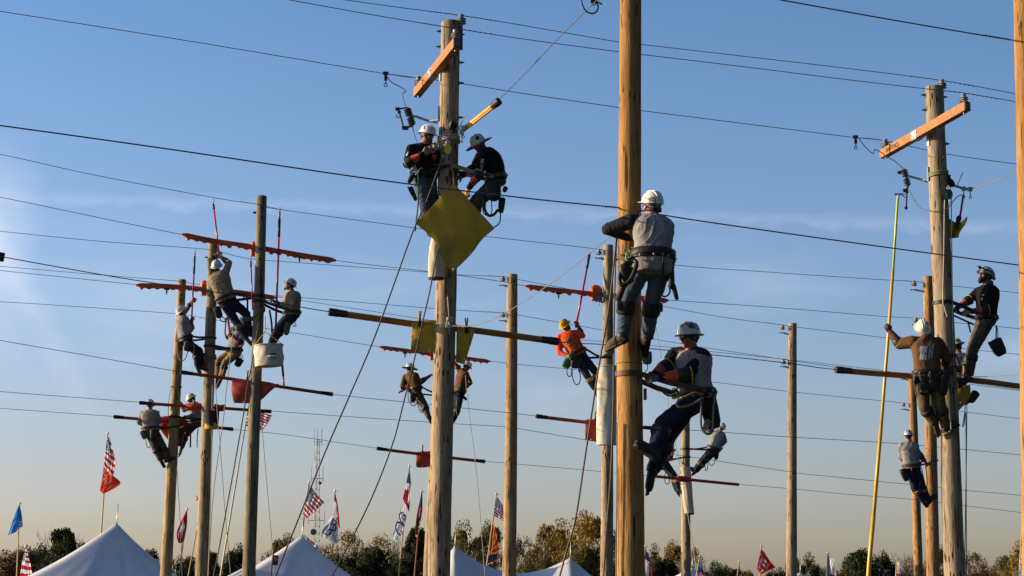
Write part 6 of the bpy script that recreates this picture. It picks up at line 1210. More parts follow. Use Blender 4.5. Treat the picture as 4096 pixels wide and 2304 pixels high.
loop(v, [(708, 1370), (710, 1410), (718, 1435), (732, 1442), (744, 1430), (752, 1400)], -0.2, 0.012, mat('orange_rope', (0.55, 0.19, 0.05), 0.85, 0.2, 60)); loop(v, [(772, 1360), (776, 1395), (770, 1430)], -0.2, 0.014, mat('orange_rope', (0.55, 0.19, 0.05)))
v = person('man in khaki trousers with an orange gauntlet, just below another climber\'s boots', 47.4,
    dict(head=(962, 1294), neck=(950, 1314), pelvis=(936, 1404, 0), shL=(926, 1328, 0.1), shR=(964, 1336, -0.1), elR=(966, 1374, -0.2), wrR=(936, 1346, -0.3), elL=(915, 1352, 0.05), wrL=(922, 1326, -0.05),
         hipL=(928, 1412, 0.06), hipR=(946, 1414, -0.06), knL=(876, 1440, 0.02), knR=(900, 1452, -0.08), anL=(870, 1504, 0.04), anR=(886, 1512, -0.05), toeL=(866, 1532, 0.04), toeR=(872, 1540, -0.05)),
    (-0.75, -0.2, 0.45), LGREY, KHAKI, ('brim', HAT), g=1.22, gloves=(GLOVE_D, GLOVE_D), fold=1.3)
pole_strap(v, 'P2', 1385, STRAPM, 0.06); pouch(v, 955, 1450, -0.1, 30, 34, mat('black_canvas', (0.022, 0.021, 0.022)), -25, 0.12); loop(v, [(962, 1418), (970, 1424), (968, 1432), (960, 1428)], -0.15, 0.010, M_steel, 'tool_hook')
v = person('man in grey shirt with a red print, seen from behind beside the straw pole', 51.8,
    dict(head=(600, 1620), neck=(601, 1640), pelvis=(604, 1716, 0), shL=(570, 1656, 0), shR=(622, 1656, 0), elL=(556, 1688, 0.12), wrL=(576, 1702, 0.3), elR=(640, 1684, 0.08), wrR=(632, 1660, 0.25),
         hipL=(594, 1724, 0), hipR=(616, 1724, 0), knL=(620, 1790, -0.04), knR=(652, 1784, 0.04), anL=(644, 1842, 0.0), anR=(666, 1836, 0.05), toeL=(652, 1856, 0.08), toeR=(694, 1828, 0.1)),
    (0.30, 0.92, -0.20), LGREY, BRWP, ('brim', HAT_G), g=1.32, gloves=(GLOVE_D, GLOVE_D), gaunt=(None, None), fold=1.3)
pole_strap(v, 'P1', 1708, STRAPM, 0.05); decal(v, 'shirt', '', 575, 1662, 12, M_ink, -50, pts=rect_pts(14, 4)); decal(v, 'shirt', '', 582, 1661, 12, mat('red_print', (0.38, 0.07, 0.05), 0.8), 5, pts=rect_pts(11, 3)); decal(v, 'shirt', '', 576, 1675, 1, mat('red_print', (0.38, 0.07, 0.05), 0.8), 45, pts=rect_pts(3.5, 12)); decal(v, 'shirt', '', 572, 1671, 1, mat('red_print', (0.38, 0.07, 0.05)), 45, pts=rect_pts(3, 10)); decal(v, 'shirt', '', 579, 1650, 4, mat('red_print', (0.38, 0.07, 0.05)), -10, pts=rect_pts(20, 1.8)); pouch(v, 614, 1738, -0.18, 28, 40, LEATHER, 0, 0.1); pouch(v, 574, 1740, -0.1, 22, 34, mat('olive_canvas', (0.11, 0.11, 0.085)), 25, 0.1); loop(v, [(584, 1750), (584, 1772), (590, 1788), (598, 1790), (600, 1782)], -0.15, 0.010, M_dark)
v = person('man in grey shirt and pale hard hat looking down, sitting back from the straw pole', 52.3,
    dict(head=(766, 1596), neck=(776, 1610), pelvis=(786, 1688, 0), shL=(788, 1624, -0.14), shR=(776, 1620, 0.15), elL=(774, 1666, -0.2), wrL=(750, 1666, -0.18), elR=(736, 1640, 0.15), wrR=(718, 1606, 0.1),
         hipL=(786, 1696, -0.09), hipR=(780, 1694, 0.09), knL=(724, 1722, -0.1), knR=(742, 1742, 0.1), anL=(718, 1772, -0.1), anR=(726, 1792, 0.1), toeL=(694, 1776, -0.1), toeR=(720, 1812, 0.1)),
    (-0.80, -0.10, -0.50), LGREY, BRWP, ('brim', HAT_C), g=1.2, gloves=(GLOVE_D, GLOVE_D), gaunt=(GAUNT, GSLEEVE), gl=0.8, fold=1.2, beard=HAIR)
pole_strap(v, 'P1', 1668, STRAPM, 0.05); loop(v, [(762, 1735), (762, 1765), (761, 1790)], -0.1, 0.022, GSLEEVE, 'hanging_strap'); loop(v, [(792, 1715), (789, 1750), (788, 1790)], 0.0, 0.014, GSLEEVE, 'hanging_strap'); pouch(v, 772, 1710, -0.18, 30, 20, LEATHER, 20, 0.08)
# ------------------------------------------------------------------ flags
NY = lambda n, c, t=0.42: mat(n, tuple(min(x * 1.25, 0.85) for x in c), 0.75, 0.06, 5, trans=t)
F_RED, F_WHT, F_BLU = NY('flag_red', (0.45, 0.018, 0.03)), NY('flag_white', (0.74, 0.72, 0.72)), NY('flag_blue', (0.028, 0.045, 0.13))
F_SKY, F_ORG, F_YEL, F_COP, F_NAV = NY('flag_azure', (0.025, 0.17, 0.46)), NY('flag_vermilion', (0.62, 0.05, 0.018)), NY('flag_gold', (0.72, 0.36, 0.02)), NY('flag_copper', (0.45, 0.15, 0.03)), NY('flag_navy', (0.018, 0.02, 0.06))
F_PUR, F_LIN = NY('flag_magenta', (0.35, 0.02, 0.15)), NY('flag_logo_blue', (0.02, 0.07, 0.25))
FM = [F_RED, F_WHT, F_BLU, F_SKY, F_ORG, F_YEL, F_COP, F_NAV, F_PUR, F_LIN]
BAMBOO = mat('bamboo_pole', (0.46, 0.31, 0.09), 0.6, 0.2, 8); POLE_R = mat('red_brown_pole', (0.22, 0.05, 0.025), 0.6, 0.2, 8); POLE_G = mat('green_pole', (0.10, 0.13, 0.08), 0.6, 0.2, 8); POLE_P = mat('pale_flagpole', (0.55, 0.50, 0.28), 0.5, 0.2, 8)
def us(u, v):
    if u < 0.42 and v < 7 / 13: return 1 if (int(u * 26) % 2 == int(v * 26) % 2 and int(u * 26) % 2 == 1) else 2
    return 0 if int(v * 13) % 2 == 0 else 1
def us_tall(u, v):
    if (u < 0.62 and v < 0.44) or v < 0.2: return 1 if (int(u * 18) % 2 == int(v * 36) % 2 and int(u * 18) % 2 == 1) else 2
    return 0 if int(v * 13) % 2 == 0 else 1
def texas(u, v):
    if u < 0.34: return 1 if (abs(u - 0.17) < 0.07 and abs(v - 0.5) < 0.09 and abs(u - 0.17) / 0.07 + abs(v - 0.5) / 0.09 < 1.2) else 2
    return 1 if v < 0.5 else 0
def arkansas(u, v):
    d = abs(u - 0.5) / 0.5 + abs(v - 0.5) / 0.5; return 1 if d < 0.55 else 2 if d < 0.8 else 0
def arizona(u, v):
    a = math.degrees(math.atan2(0.5 - v, (u - 0.5) * 1.3))
    if (u - 0.5) ** 2 * 1.7 + (v - 0.5) ** 2 < 0.022: return 6
    return 7 if v > 0.5 else (0 if int(a / 13.85) % 2 == 0 else 5)
def edged(fn, c=5, e=0.06): return lambda u, v: c if (u > 1 - e or v < e * 0.7 or v > 1 - e) else fn(u, v)
def tri(u, v): return 2 if v < 0.34 else 1 if v < 0.67 else 0
def plain(k): return lambda u, v: k
def plate_us(u, v): return 2 if v < 0.5 else 0 if u > 0.4 else 1
def flag_cloth(root, hoist, fly, Y, fn, wave=0.05, name='flag', nu=52, nv=39, flip=False, ph=0.0, out=None):
    Y = Y - 0.05 - 1.7 * wave
    h = spline([P(x, y, Y) for x, y in hoist], 16); f = spline([P(x, y, Y) for x, y in fly], 16)
    def at(c, t): x = t * (len(c) - 1); i = min(int(x), len(c) - 2); return c[i].lerp(c[i + 1], x - i)
    g = []
    for j in range(nv + 1):
        row = []
        for i in range(nu + 1):
            u, v = i / nu, j / nv; p = at(h, v).lerp(at(f, v), u); k = wave * u ** 0.6
            row.append(p + Vector((0.25 * k * math.sin(9 * u + 3 * v + ph), k * math.sin(11 * u - 4 * v + ph) + 0.5 * k * math.sin(17 * u + 6 * v), 0.2 * k * math.sin(8 * u + ph))))
        g.append(row)
    mb = MB(); vs = [p for r in g for p in r]; C = nu + 1
    for j in range(nv):
        for i in range(nu): mb.f.append([j * C + i, j * C + i + 1, (j + 1) * C + i + 1, (j + 1) * C + i]); mb.m.append(fn((i + 0.5) / nu, (j + 0.5) / nv))
    mb.v = [tuple(p) for p in vs]; used = sorted(set(mb.m)); mb.m = [used.index(k) for k in mb.m]
    o = build(mb, name, [FM[k] for k in used], root); o['_'] = 1; del o['_']
    if out is not None: out.append((o, g))
    return o
def flag_text(o, g, txt, u0, v0, h, rot, m, mirror=False, sx=1.0):
    """lettering sewn on a flag: shapes placed by the cloth's own (u, v), just off its face"""
    nv, nu = len(g) - 1, len(g[0]) - 1; W = sum((g[nv // 2][i + 1] - g[nv // 2][i]).length for i in range(nu)); H = sum((g[j + 1][nu // 2] - g[j][nu // 2]).length for j in range(nv))
    tv, tf = text_points(txt, h); ca, sa = math.cos(math.radians(rot)), math.sin(math.radians(rot)); out = []
    for t in tv:
        x = t.x * sx * (-1 if mirror else 1); a, b = x * ca - t.y * sa, x * sa + t.y * ca; u, v = min(max(u0 + a / W, 0), 0.999), min(max(v0 - b / H, 0), 0.999)
        i, j = int(u * nu), int(v * nv); p = g[j][i].lerp(g[j][i + 1], u * nu - i).lerp(g[j + 1][i].lerp(g[j + 1][i + 1], u * nu - i), v * nv - j); out.append(p + Vector((0, -0.012, 0)))
    mb = MB(); mb.add(out, tf); return build(mb, 'lettering', m, o, smooth=False)
def flagpole(label, top, bot, Y, m, r=0.022, truck=True):
    a, b = P(*top, Y), P(*bot, Y); k = (0 - b.z) / (b.z - a.z); e = b + (b - a) * k
    root = thing('flagpole', e, label, 'flag', 'flags on tall poles'); mb = MB(); mb.tube([a, b, e], [r * 0.8, r, r * 1.1], 8); build(mb, 'pole', m, root)
    if truck: mb = MB(); mb.ellipsoid(a + Z3 * 0.03, (X3, Y3, Z3), (0.03, 0.03, 0.04), 10, 6); mb.tube([a - X3 * 0.05, a + X3 * 0.09], 0.006, 5); build(mb, 'truck', M_steel, root)
    return root
fp = flagpole('plain azure flag with a pale emblem at the far left', (79, 2015), (67, 2304), 62, BAMBOO); L_ = []
o = flag_cloth(fp, [(79, 2020), (88, 2065), (91, 2106)], [(77, 2022), (46, 2098), (31, 2147)], 62, plain(3), 0.06, out=L_); flag_text(*L_[0], 'O', 0.15, 0.75, 0.14, 0, F_WHT); flag_text(*L_[0], 'OKLA', 0.3, 0.88, 0.07, 20, F_WHT)
fp = flagpole('stars and stripes in the bottom left corner, only its upper part showing', (103, 2186), (95, 2304), 60, BAMBOO)
flag_cloth(fp, [(103, 2193), (90, 2240), (76, 2330)], [(104, 2193), (120, 2250), (134, 2330)], 60, us, 0.05)
fp = flagpole('stars and stripes above a vermilion flag, behind the left tent', (431, 1735), (404, 2151), 66, BAMBOO, 0.026); L_ = []
flag_cloth(fp, [(415, 1868), (408, 1915), (399, 1962)], [(452, 1905), (482, 1936), (414, 1977)], 66.1, plain(4), 0.07, out=L_, name='lower_flag'); flag_text(*L_[0], 'E', 0.30, 0.52, 0.26, 55, F_WHT, sx=1.5); flag_text(*L_[0], 'C', 0.16, 0.28, 0.20, 40, F_WHT)
flag_cloth(fp, [(430, 1744), (421, 1808), (414, 1872)], [(435, 1748), (461, 1840), (450, 1918)], 66, us_tall, 0.07, name='upper_flag')
fp = flagpole('drooping red state flag with a starred white diamond, between the two left poles', (748, 2039), (716, 2304), 60, BAMBOO)
flag_cloth(fp, [(749, 2042), (748, 2100), (736, 2168)], [(746, 2045), (708, 2128), (714, 2174)], 60, arkansas, 0.05)
fp = flagpole('small striped flag peeping out left of the black bucket pole', (816, 1962), (753, 2304), 68, BAMBOO)
flag_cloth(fp, [(814, 1966), (806, 2028)], [(779, 1988), (790, 2016)], 68, us, 0.03)
fp = flagpole('stars and stripes passing behind the greenish pole on a long pale leaning pole', (996, 1612), (882, 2304), 56, POLE_P, 0.026)
flag_cloth(fp, [(995, 1616), (982, 1704)], [(1092, 1668), (1050, 1724)], 56, us, 0.09)
fp = flagpole('stars and stripes spread open over the tent with the white banner', (1236, 1932), (1207, 2145), 64, BAMBOO); L_ = []
flag_cloth(fp, [(1236, 1937), (1211, 2056)], [(1298, 2014), (1228, 2074)], 64, us, 0.06)
flag_cloth(fp, [(1210, 2134), (1211, 2160)], [(1284, 2190), (1262, 2224)], 64, plain(1), 0.03, name='banner', out=L_); flag_text(*L_[0], 'UEC', 0.55, 0.62, 0.30, -4, F_ORG, sx=1.2); flag_text(*L_[0], 'Energy for', 0.55, 0.2, 0.12, -4, F_LIN)
fp = flagpole('tricolour flag above a white flag with big mirrored blue letters', (1340, 1966), (1326, 2304), 62, BAMBOO); L_ = []
flag_cloth(fp, [(1338, 1971), (1336, 2010), (1334, 2062)], [(1341, 1971), (1354, 2035), (1360, 2116)], 62, lambda u, v: 2 if v < 0.42 and u < 0.6 else 0 if u > 0.62 else 1, 0.03, name='upper_flag')
flag_cloth(fp, [(1334, 2062), (1353, 2100), (1349, 2178)], [(1328, 2066), (1288, 2124), (1286, 2146)], 62.05, plain(1), 0.03, name='lower_flag', out=L_)
flag_text(*L_[0], 'B', 0.30, 0.45, 0.36, 28, F_LIN, True, 1.2); flag_text(*L_[0], 'U', 0.66, 0.58, 0.34, 28, F_LIN, True, 1.2); flag_text(*L_[0], 'NFELS', 0.30, 0.74, 0.13, 30, F_NAV, True); flag_text(*L_[0], 'LS', 0.2, 0.87, 0.11, 30, F_NAV, True)
fp = flagpole('lone star flag above a white flag with a looping blue logo', (1637, 1868), (1595, 2304), 62, BAMBOO); L_ = []
flag_cloth(fp, [(1637, 1874), (1622, 1945), (1611, 1996)], [(1639, 1876), (1646, 1950), (1637, 2048)], 62, lambda u, v: 2 if v < 0.42 and u < 0.75 else (0 if v > 0.60 and u < 0.62 or v > 0.85 else 1), 0.03, name='upper_flag')
flag_cloth(fp, [(1613, 1996), (1590, 2075), (1563, 2150)], [(1626, 2012), (1622, 2100), (1589, 2168)], 62.05, plain(1), 0.04, name='lower_flag', out=L_); flag_text(*L_[0], 'C', 0.5, 0.42, 0.30, -15, F_LIN, sx=1.5); flag_text(*L_[0], 'G', 0.55, 0.66, 0.34, -15, F_LIN, sx=1.6); flag_text(*L_[0], 'o', 0.62, 0.36, 0.20, 0, F_SKY, sx=1.3)
fp = flagpole('dark navy flag with a gold fringe on a red brown pole', (1687, 1968), (1658, 2304), 60, POLE_R, 0.024)
flag_cloth(fp, [(1686, 1972), (1664, 2080), (1662, 2146)], [(1690, 1974), (1689, 2060), (1672, 2150)], 60, lambda u, v: 5 if (u > 0.85 or v > 0.92 or (v > 0.6 and u > 0.6 and int(v * 30) % 3 == 0)) else 4 if 0.45 < u < 0.7 and 0.3 < v < 0.5 else 7, 0.04)
fp = flagpole('stars and stripes with gold fringe above a sunburst flag, left of the lone tan pole', (1986, 1978), (1946, 2270), 60, BAMBOO)
flag_cloth(fp, [(1985, 1982), (1973, 2062)], [(2026, 2036), (2026, 2092)], 60, edged(us), 0.04, name='upper_flag')
flag_cloth(fp, [(1971, 2090), (1962, 2180), (1946, 2264)], [(1975, 2094), (1997, 2180), (1990, 2240)], 60.05, edged(lambda u, v: (7 if (v < 0.62 and u < 0.22) or v > 0.72 else (0 if int(math.degrees(math.atan2(0.66 - v, u + 0.02)) / 7 + 40) % 2 == 0 else 5))), 0.05, name='lower_flag')
fp = flagpole('white and red flag with a dark top corner beside the thick honey pole', (2582, 2188), (2577, 2304), 58, BAMBOO)
flag_cloth(fp, [(2581, 2194), (2576, 2330)], [(2593, 2214), (2618, 2330)], 58, lambda u, v: 2 if v < 0.32 else 0 if (u + v * 0.6) > 0.95 else 1, 0.03)
fp = flagpole('blue and red state flag with a round seal at the far bag pole', (2799, 2228), (2786, 2304), 60, BAMBOO)
flag_cloth(fp, [(2799, 2234), (2783, 2330)], [(2806, 2252), (2822, 2330)], 60, lambda u, v: 1 if (u - 0.5) ** 2 + (v - 0.72) ** 2 < 0.04 else 0 if v > 0.62 else 3 if v < 0.3 else 2, 0.03)
fp = flagpole('tiny dark blue flag tip left of the red flag', (2956, 2252), (2950, 2304), 70, BAMBOO)
flag_cloth(fp, [(2956, 2256), (2946, 2320)], [(2957, 2258), (2966, 2320)], 70, lambda u, v: 1 if int(u * 20) % 7 == 3 and int(v * 20) % 6 == 2 else 7, 0.02)
fp = flagpole('red flag with big white letters spread in the wind, low at the right', (3045, 2188), (3041, 2310), 64, BAMBOO); L_ = []
flag_cloth(fp, [(3045, 2193), (3026, 2274)], [(3101, 2272), (3044, 2300)], 64, plain(0), 0.04, out=L_); flag_text(*L_[0], 'vec', 0.47, 0.42, 0.56, 3, F_WHT, sx=1.15); flag_text(*L_[0], 'energy more.', 0.55, 0.83, 0.13, 3, F_WHT, sx=0.8)
fp = flagpole('lone star flag on a green pole left of the dark round tree', (3311, 2214), (3307, 2304), 62, POLE_G)
flag_cloth(fp, [(3312, 2220), (3308, 2340)], [(3330, 2236), (3358, 2340)], 62, lambda u, v: 2 if u < 0.3 and v < 0.9 else 0 if v > 0.62 and u < 0.75 else 1, 0.05)
fp = flagpole('pale flag tip in front of the bare tree', (3587, 2236), (3584, 2304), 62, BAMBOO)
flag_cloth(fp, [(3588, 2244), (3588, 2330)], [(3594, 2250), (3614, 2330)], 62, lambda u, v: 0 if 0.6 < v < 0.7 else 1, 0.03)
fp = flagpole('white flag with a magenta loop at the right edge of the picture', (4092, 2015), (4076, 2310), 58, BAMBOO, 0.018); L_ = []
flag_cloth(fp, [(4084, 2188), (4072, 2310)], [(4098, 2196), (4112, 2320)], 58, plain(1), 0.03, out=L_, name='lower_flag'); flag_text(*L_[0], 'O', 0.20, 0.48, 0.20, 10, F_PUR, sx=0.8); flag_text(*L_[0], 'C', 0.75, 0.62, 0.2, 0, F_NAV)
flag_cloth(fp, [(4092, 2018), (4087, 2128)], [(4140, 2060), (4130, 2140)], 58, us, 0.04, name='upper_flag')
# number plate
a, b = P(1094, 2204, 42.0), P(1083, 2304, 42.0); e = b + (b - a) * ((0 - b.z) / (b.z - a.z)); r_ = thing('number_post', e, 'brown stake with a dark number plate before the middle tent', 'sign'); mb = MB(); mb.tube([a, e], 0.017, 8); build(mb, 'stake', POLE_R, r_)
mb = MB(); mb.box(P(1103, 2241, 41.95), (X3 + Z3 * -0.08, Y3, Z3 + X3 * 0.10), (0.105, 0.012, 0.215), 0.003); o = build(mb, 'plate', mat('dark_plate', (0.04, 0.025, 0.025), 0.6, 0.2, 8, dirt=(0.16, 0.05, 0.02), dscale=10), r_, auto=40); letters('21', P(1103, 2236, 41.93), X3, Z3, 0.065, M_white, o)

# ------------------------------------------------------------------ marquee tents
TENT = mat('white_tent_vinyl', (0.68, 0.69, 0.72), 0.55, 0.05, 2, bump=0.06, bscale=4, trans=0.12)
def tent(label, peaks, Y, half, rot, eave=2.2, power=1.6, finial=0.6, sag=0.62):
    """a high-peak marquee: concave skin swept up to each peak; peaks are photograph points"""
    ps = [P(x, y, Y) for x, y in peaks]; c = sum(ps, Vector()) / len(ps); root = thing('marquee_tent', (c.x, c.y, 0), label, 'tent', 'white marquee tents'); n = 88
    ca, sa = math.cos(rot), math.sin(rot); hx = half + (max((p - c).length for p in ps) if len(ps) > 1 else 0); g = []
    for j in range(n + 1):
        row = []
        for i in range(n + 1):
            x, y = (2 * i / n - 1) * hx, (2 * j / n - 1) * half; X, Y_ = c.x + x * ca - y * sa, c.y + x * sa + y * ca; z = eave
            if len(ps) == 2:      # a ridge sagging between its two peaks
                a, b = ps; ab = Vector((b.x - a.x, b.y - a.y)); L = ab.length; ux = ab / L; s = ((X - a.x) * ux.x + (Y_ - a.y) * ux.y) / L; pd = abs(-(X - a.x) * ux.y + (Y_ - a.y) * ux.x) / half
                if 0 <= s <= 1: h = a.z * (1 - s) + b.z * s - sag * (1 - abs(2 * s - 1) ** 1.9)
                else: e = (-s if s < 0 else s - 1) * L / half; pk = a if s < 0 else b; h = eave + (pk.z - eave) * max(0, 1 - e) ** power
                z = eave + (h - eave) * max(0, 1 - pd) ** 1.25
            else:
                p = ps[0]; dx, dy = X - p.x, Y_ - p.y; lx, ly = dx * ca + dy * sa, -dx * sa + dy * ca; m = max(abs(lx), abs(ly)) / half; s = (abs(lx) ** 4 + abs(ly) ** 4) ** 0.25 / half
                t = min(0.5 * m + 0.5 * s, 1.0); a = math.atan2(ly, lx); t = min(1, t * (1 + (0.006 * math.sin(17 * a) + 0.004 * math.sin(31 * a + 1)) * (1 - t) * t * 4)); z = eave + (p.z - eave) * (1 - t) ** power
            if len(ps) == 1 and x < 0: X, Y_ = X + (x * 0.38) * ca, Y_ + (x * 0.38) * sa
            row.append(Vector((X, Y_, z)))
        g.append(row)
    mb = MB(); mb.sheet(g, 0.012); build(mb, 'canopy', TENT, root)
    mb = MB(); q = [g[0][i] for i in range(n + 1)] + [g[j][n] for j in range(n + 1)] + [g[n][i] for i in range(n, -1, -1)] + [g[j][0] for j in range(n, -1, -1)]
    mb.strap([p - Z3 * 0.17 for p in q], Z3, 0.34, 0.012); build(mb, 'valance', TENT, root, smooth=False)
    for j, i in ((0, 0), (0, n), (n, 0), (n, n)): mb = MB(); mb.tube([g[j][i], Vector((g[j][i].x, g[j][i].y, 0))], 0.04, 10); build(mb, 'leg', M_steel, root)
    for p in ps: mb = MB(); mb.tube([p - Z3 * 0.3, p + Z3 * finial + X3 * 0.03], 0.014, 6); mb.tube([p - Z3 * 0.10, p + Z3 * 0.02], [0.05, 0.02], 10); build(mb, 'finial', M_steel, root)
tent('left white peaked tent, under the vermilion flag', [(466, 2092)], 60, 3.5, math.radians(13))
tent('middle white peaked tent behind the dark twisted ropes', [(1208, 2142)], 62, 3.2, math.radians(13))
tent('small tent tip peeping out at the foot of the greenish pole', [(990, 2262)], 78, 3.0, math.radians(13))
tent('wide white tent with two peaks, behind the tan crossarm pole', [(1819, 2184), (2280, 2230)], 58, 2.1, math.radians(4), eave=2.15, power=1.5)
tent('tiny white tent slope at the foot of the far bag pole', [(2768, 2270)], 80, 3.0, math.radians(13))
tent('tiny pale tent tip right of the red flag', [(3200, 2290)], 84, 3.0, math.radians(13))

# ------------------------------------------------------------------ radio tower far behind
Yt = 230; base = P(1266, 2304, Yt); topz = P(1266, 1755, Yt).z; cx = P(1268, 1900, Yt).x
TW = mat('haze_pale_tower_steel', (0.42, 0.44, 0.46), 0.6, 0.1, 3); r_ = thing('radio_tower', (cx, Yt, 0), 'distant lattice radio mast with whip antennas above the middle tent', 'radio tower'); mb = MB(); nseg = 26  # steel colour paled towards the sky, standing in for distance haze
def tw(z): return 0.20 + 0.48 * max(0, 1 - z / topz) ** 1.1
cs = []
for k in range(nseg + 1):
    z = topz * k / nseg; w = tw(z); cs.append([Vector((cx + w * math.cos(a), Yt + w * math.sin(a), z)) for a in (0.3, 2.394, 4.488)])
for k in range(nseg):
    for i in range(3): mb.tube([cs[k][i], cs[k + 1][i]], 0.045, 4); mb.tube([cs[k][i], cs[k + 1][(i + 1) % 3]], 0.016, 4); mb.tube([cs[k][i], cs[k][(i + 1) % 3]], 0.016, 4)
build(mb, 'lattice_mast', TW, r_)
for x0, y0, y1 in ((1258, 1768, 1714), (1271, 1768, 1714), (1287, 1768, 1714), (1246, 1914, 1865), (1292, 1914, 1865), (1233, 2082, 2040), (1297, 2082, 2040), (1259, 1828, 1800)):
    a, b = P(x0, y0, Yt), P(x0, y1, Yt); mb = MB(); mb.tube([Vector((cx, Yt, a.z)), a], 0.04, 4); mb.tube([a - Z3 * 0.4, b], 0.04, 5); build(mb, 'whip_antenna', TW, r_)
for x0, y0, s in ((1281, 1933, 0.2), (1254, 2128, 0.38)): mb = MB(); mb.lathe([(0.01, 0.1), (s * 0.7, 0.05), (s, -0.12), (s * 0.96, -0.14), (0.01, 0.0)], P(x0, y0, Yt - 0.4), (X3, Z3, Y3), 16); build(mb, 'dish_antenna', mat('grey_dish', (0.2, 0.21, 0.24), 0.6), r_)

# ------------------------------------------------------------------ trees along the far side of the field
def leaf_mat(name, c1, c2, c3):
    m = bpy.data.materials.new(name); m.use_nodes = True; nt = m.node_tree; N, L = nt.nodes, nt.links; b = N['Principled BSDF']; b.inputs['Roughness'].default_value = 0.7; b.inputs['Specular IOR Level'].default_value = 0.2
    t = N.new('ShaderNodeTexCoord'); nz = N.new('ShaderNodeTexNoise'); nz.inputs['Scale'].default_value = 0.9; nz.inputs['Detail'].default_value = 3; L.new(t.outputs['Object'], nz.inputs['Vector'])
    n2 = N.new('ShaderNodeTexNoise'); n2.inputs['Scale'].default_value = 7; L.new(t.outputs['Object'], n2.inputs['Vector']); ad = N.new('ShaderNodeMath'); ad.operation = 'MULTIPLY_ADD'; ad.inputs[1].default_value = 0.45; L.new(n2.outputs[0], ad.inputs[0]); mu = N.new('ShaderNodeMath'); mu.operation = 'MULTIPLY'; mu.inputs[1].default_value = 0.6; L.new(nz.outputs[0], mu.inputs[0]); L.new(mu.outputs[0], ad.inputs[2])
    r = N.new('ShaderNodeValToRGB'); e = r.color_ramp.elements; e[0].position = 0.40; e[0].color = c1 + (1,); e[1].position = 0.66; e[1].color = c3 + (1,); q = e.new(0.53); q.color = c2 + (1,); L.new(ad.outputs[0], r.inputs[0]); L.new(r.outputs[0], b.inputs['Base Color'])
    tr = N.new('ShaderNodeBsdfTranslucent'); L.new(r.outputs[0], tr.inputs[0]); ms = N.new('ShaderNodeMixShader'); ms.inputs[0].default_value = 0.28; L.new(b.outputs[0], ms.inputs[1]); L.new(tr.outputs[0], ms.inputs[2]); L.new(ms.outputs[0], N['Material Output'].inputs[0]); return m
LV = {'green': leaf_mat('dark_green_leaves', (0.012, 0.020, 0.008), (0.030, 0.042, 0.014), (0.060, 0.065, 0.022)), 'olive': leaf_mat('olive_leaves', (0.055, 0.046, 0.015), (0.12, 0.098, 0.03), (0.20, 0.15, 0.045)), 'gold': leaf_mat('golden_leaves', (0.10, 0.065, 0.013), (0.26, 0.165, 0.028), (0.40, 0.25, 0.04)), 'rust': leaf_mat('rust_leaves', (0.06, 0.028, 0.012), (0.13, 0.060, 0.022), (0.19, 0.10, 0.035))}
BARK = mat('dark_bark', (0.035, 0.027, 0.02), 0.9, 0.3, 4)
def limbs(mb, rnd, p, d, L, r, depth, tips):
    q = p + d * L; mid = p.lerp(q, 0.5) + Vector((rnd.uniform(-1, 1), rnd.uniform(-1, 1), 0)) * L * 0.06; mb.tube([p, mid, q], [r, r * 0.8, r * 0.62], 5, caps=False); tips.append(q)
    if depth == 0: return
    for k in range(rnd.choice((2, 3, 3))):
        u, w = perp(d); a = rnd.uniform(0, 6.28); s = rnd.uniform(0.35, 0.75); nd = (d + (u * math.cos(a) + w * math.sin(a)) * s + Z3 * 0.15).normalized(); limbs(mb, rnd, p.lerp(q, rnd.uniform(0.55, 1.0)), nd, L * rnd.uniform(0.6, 0.8), r * 0.58, depth - 1, tips)
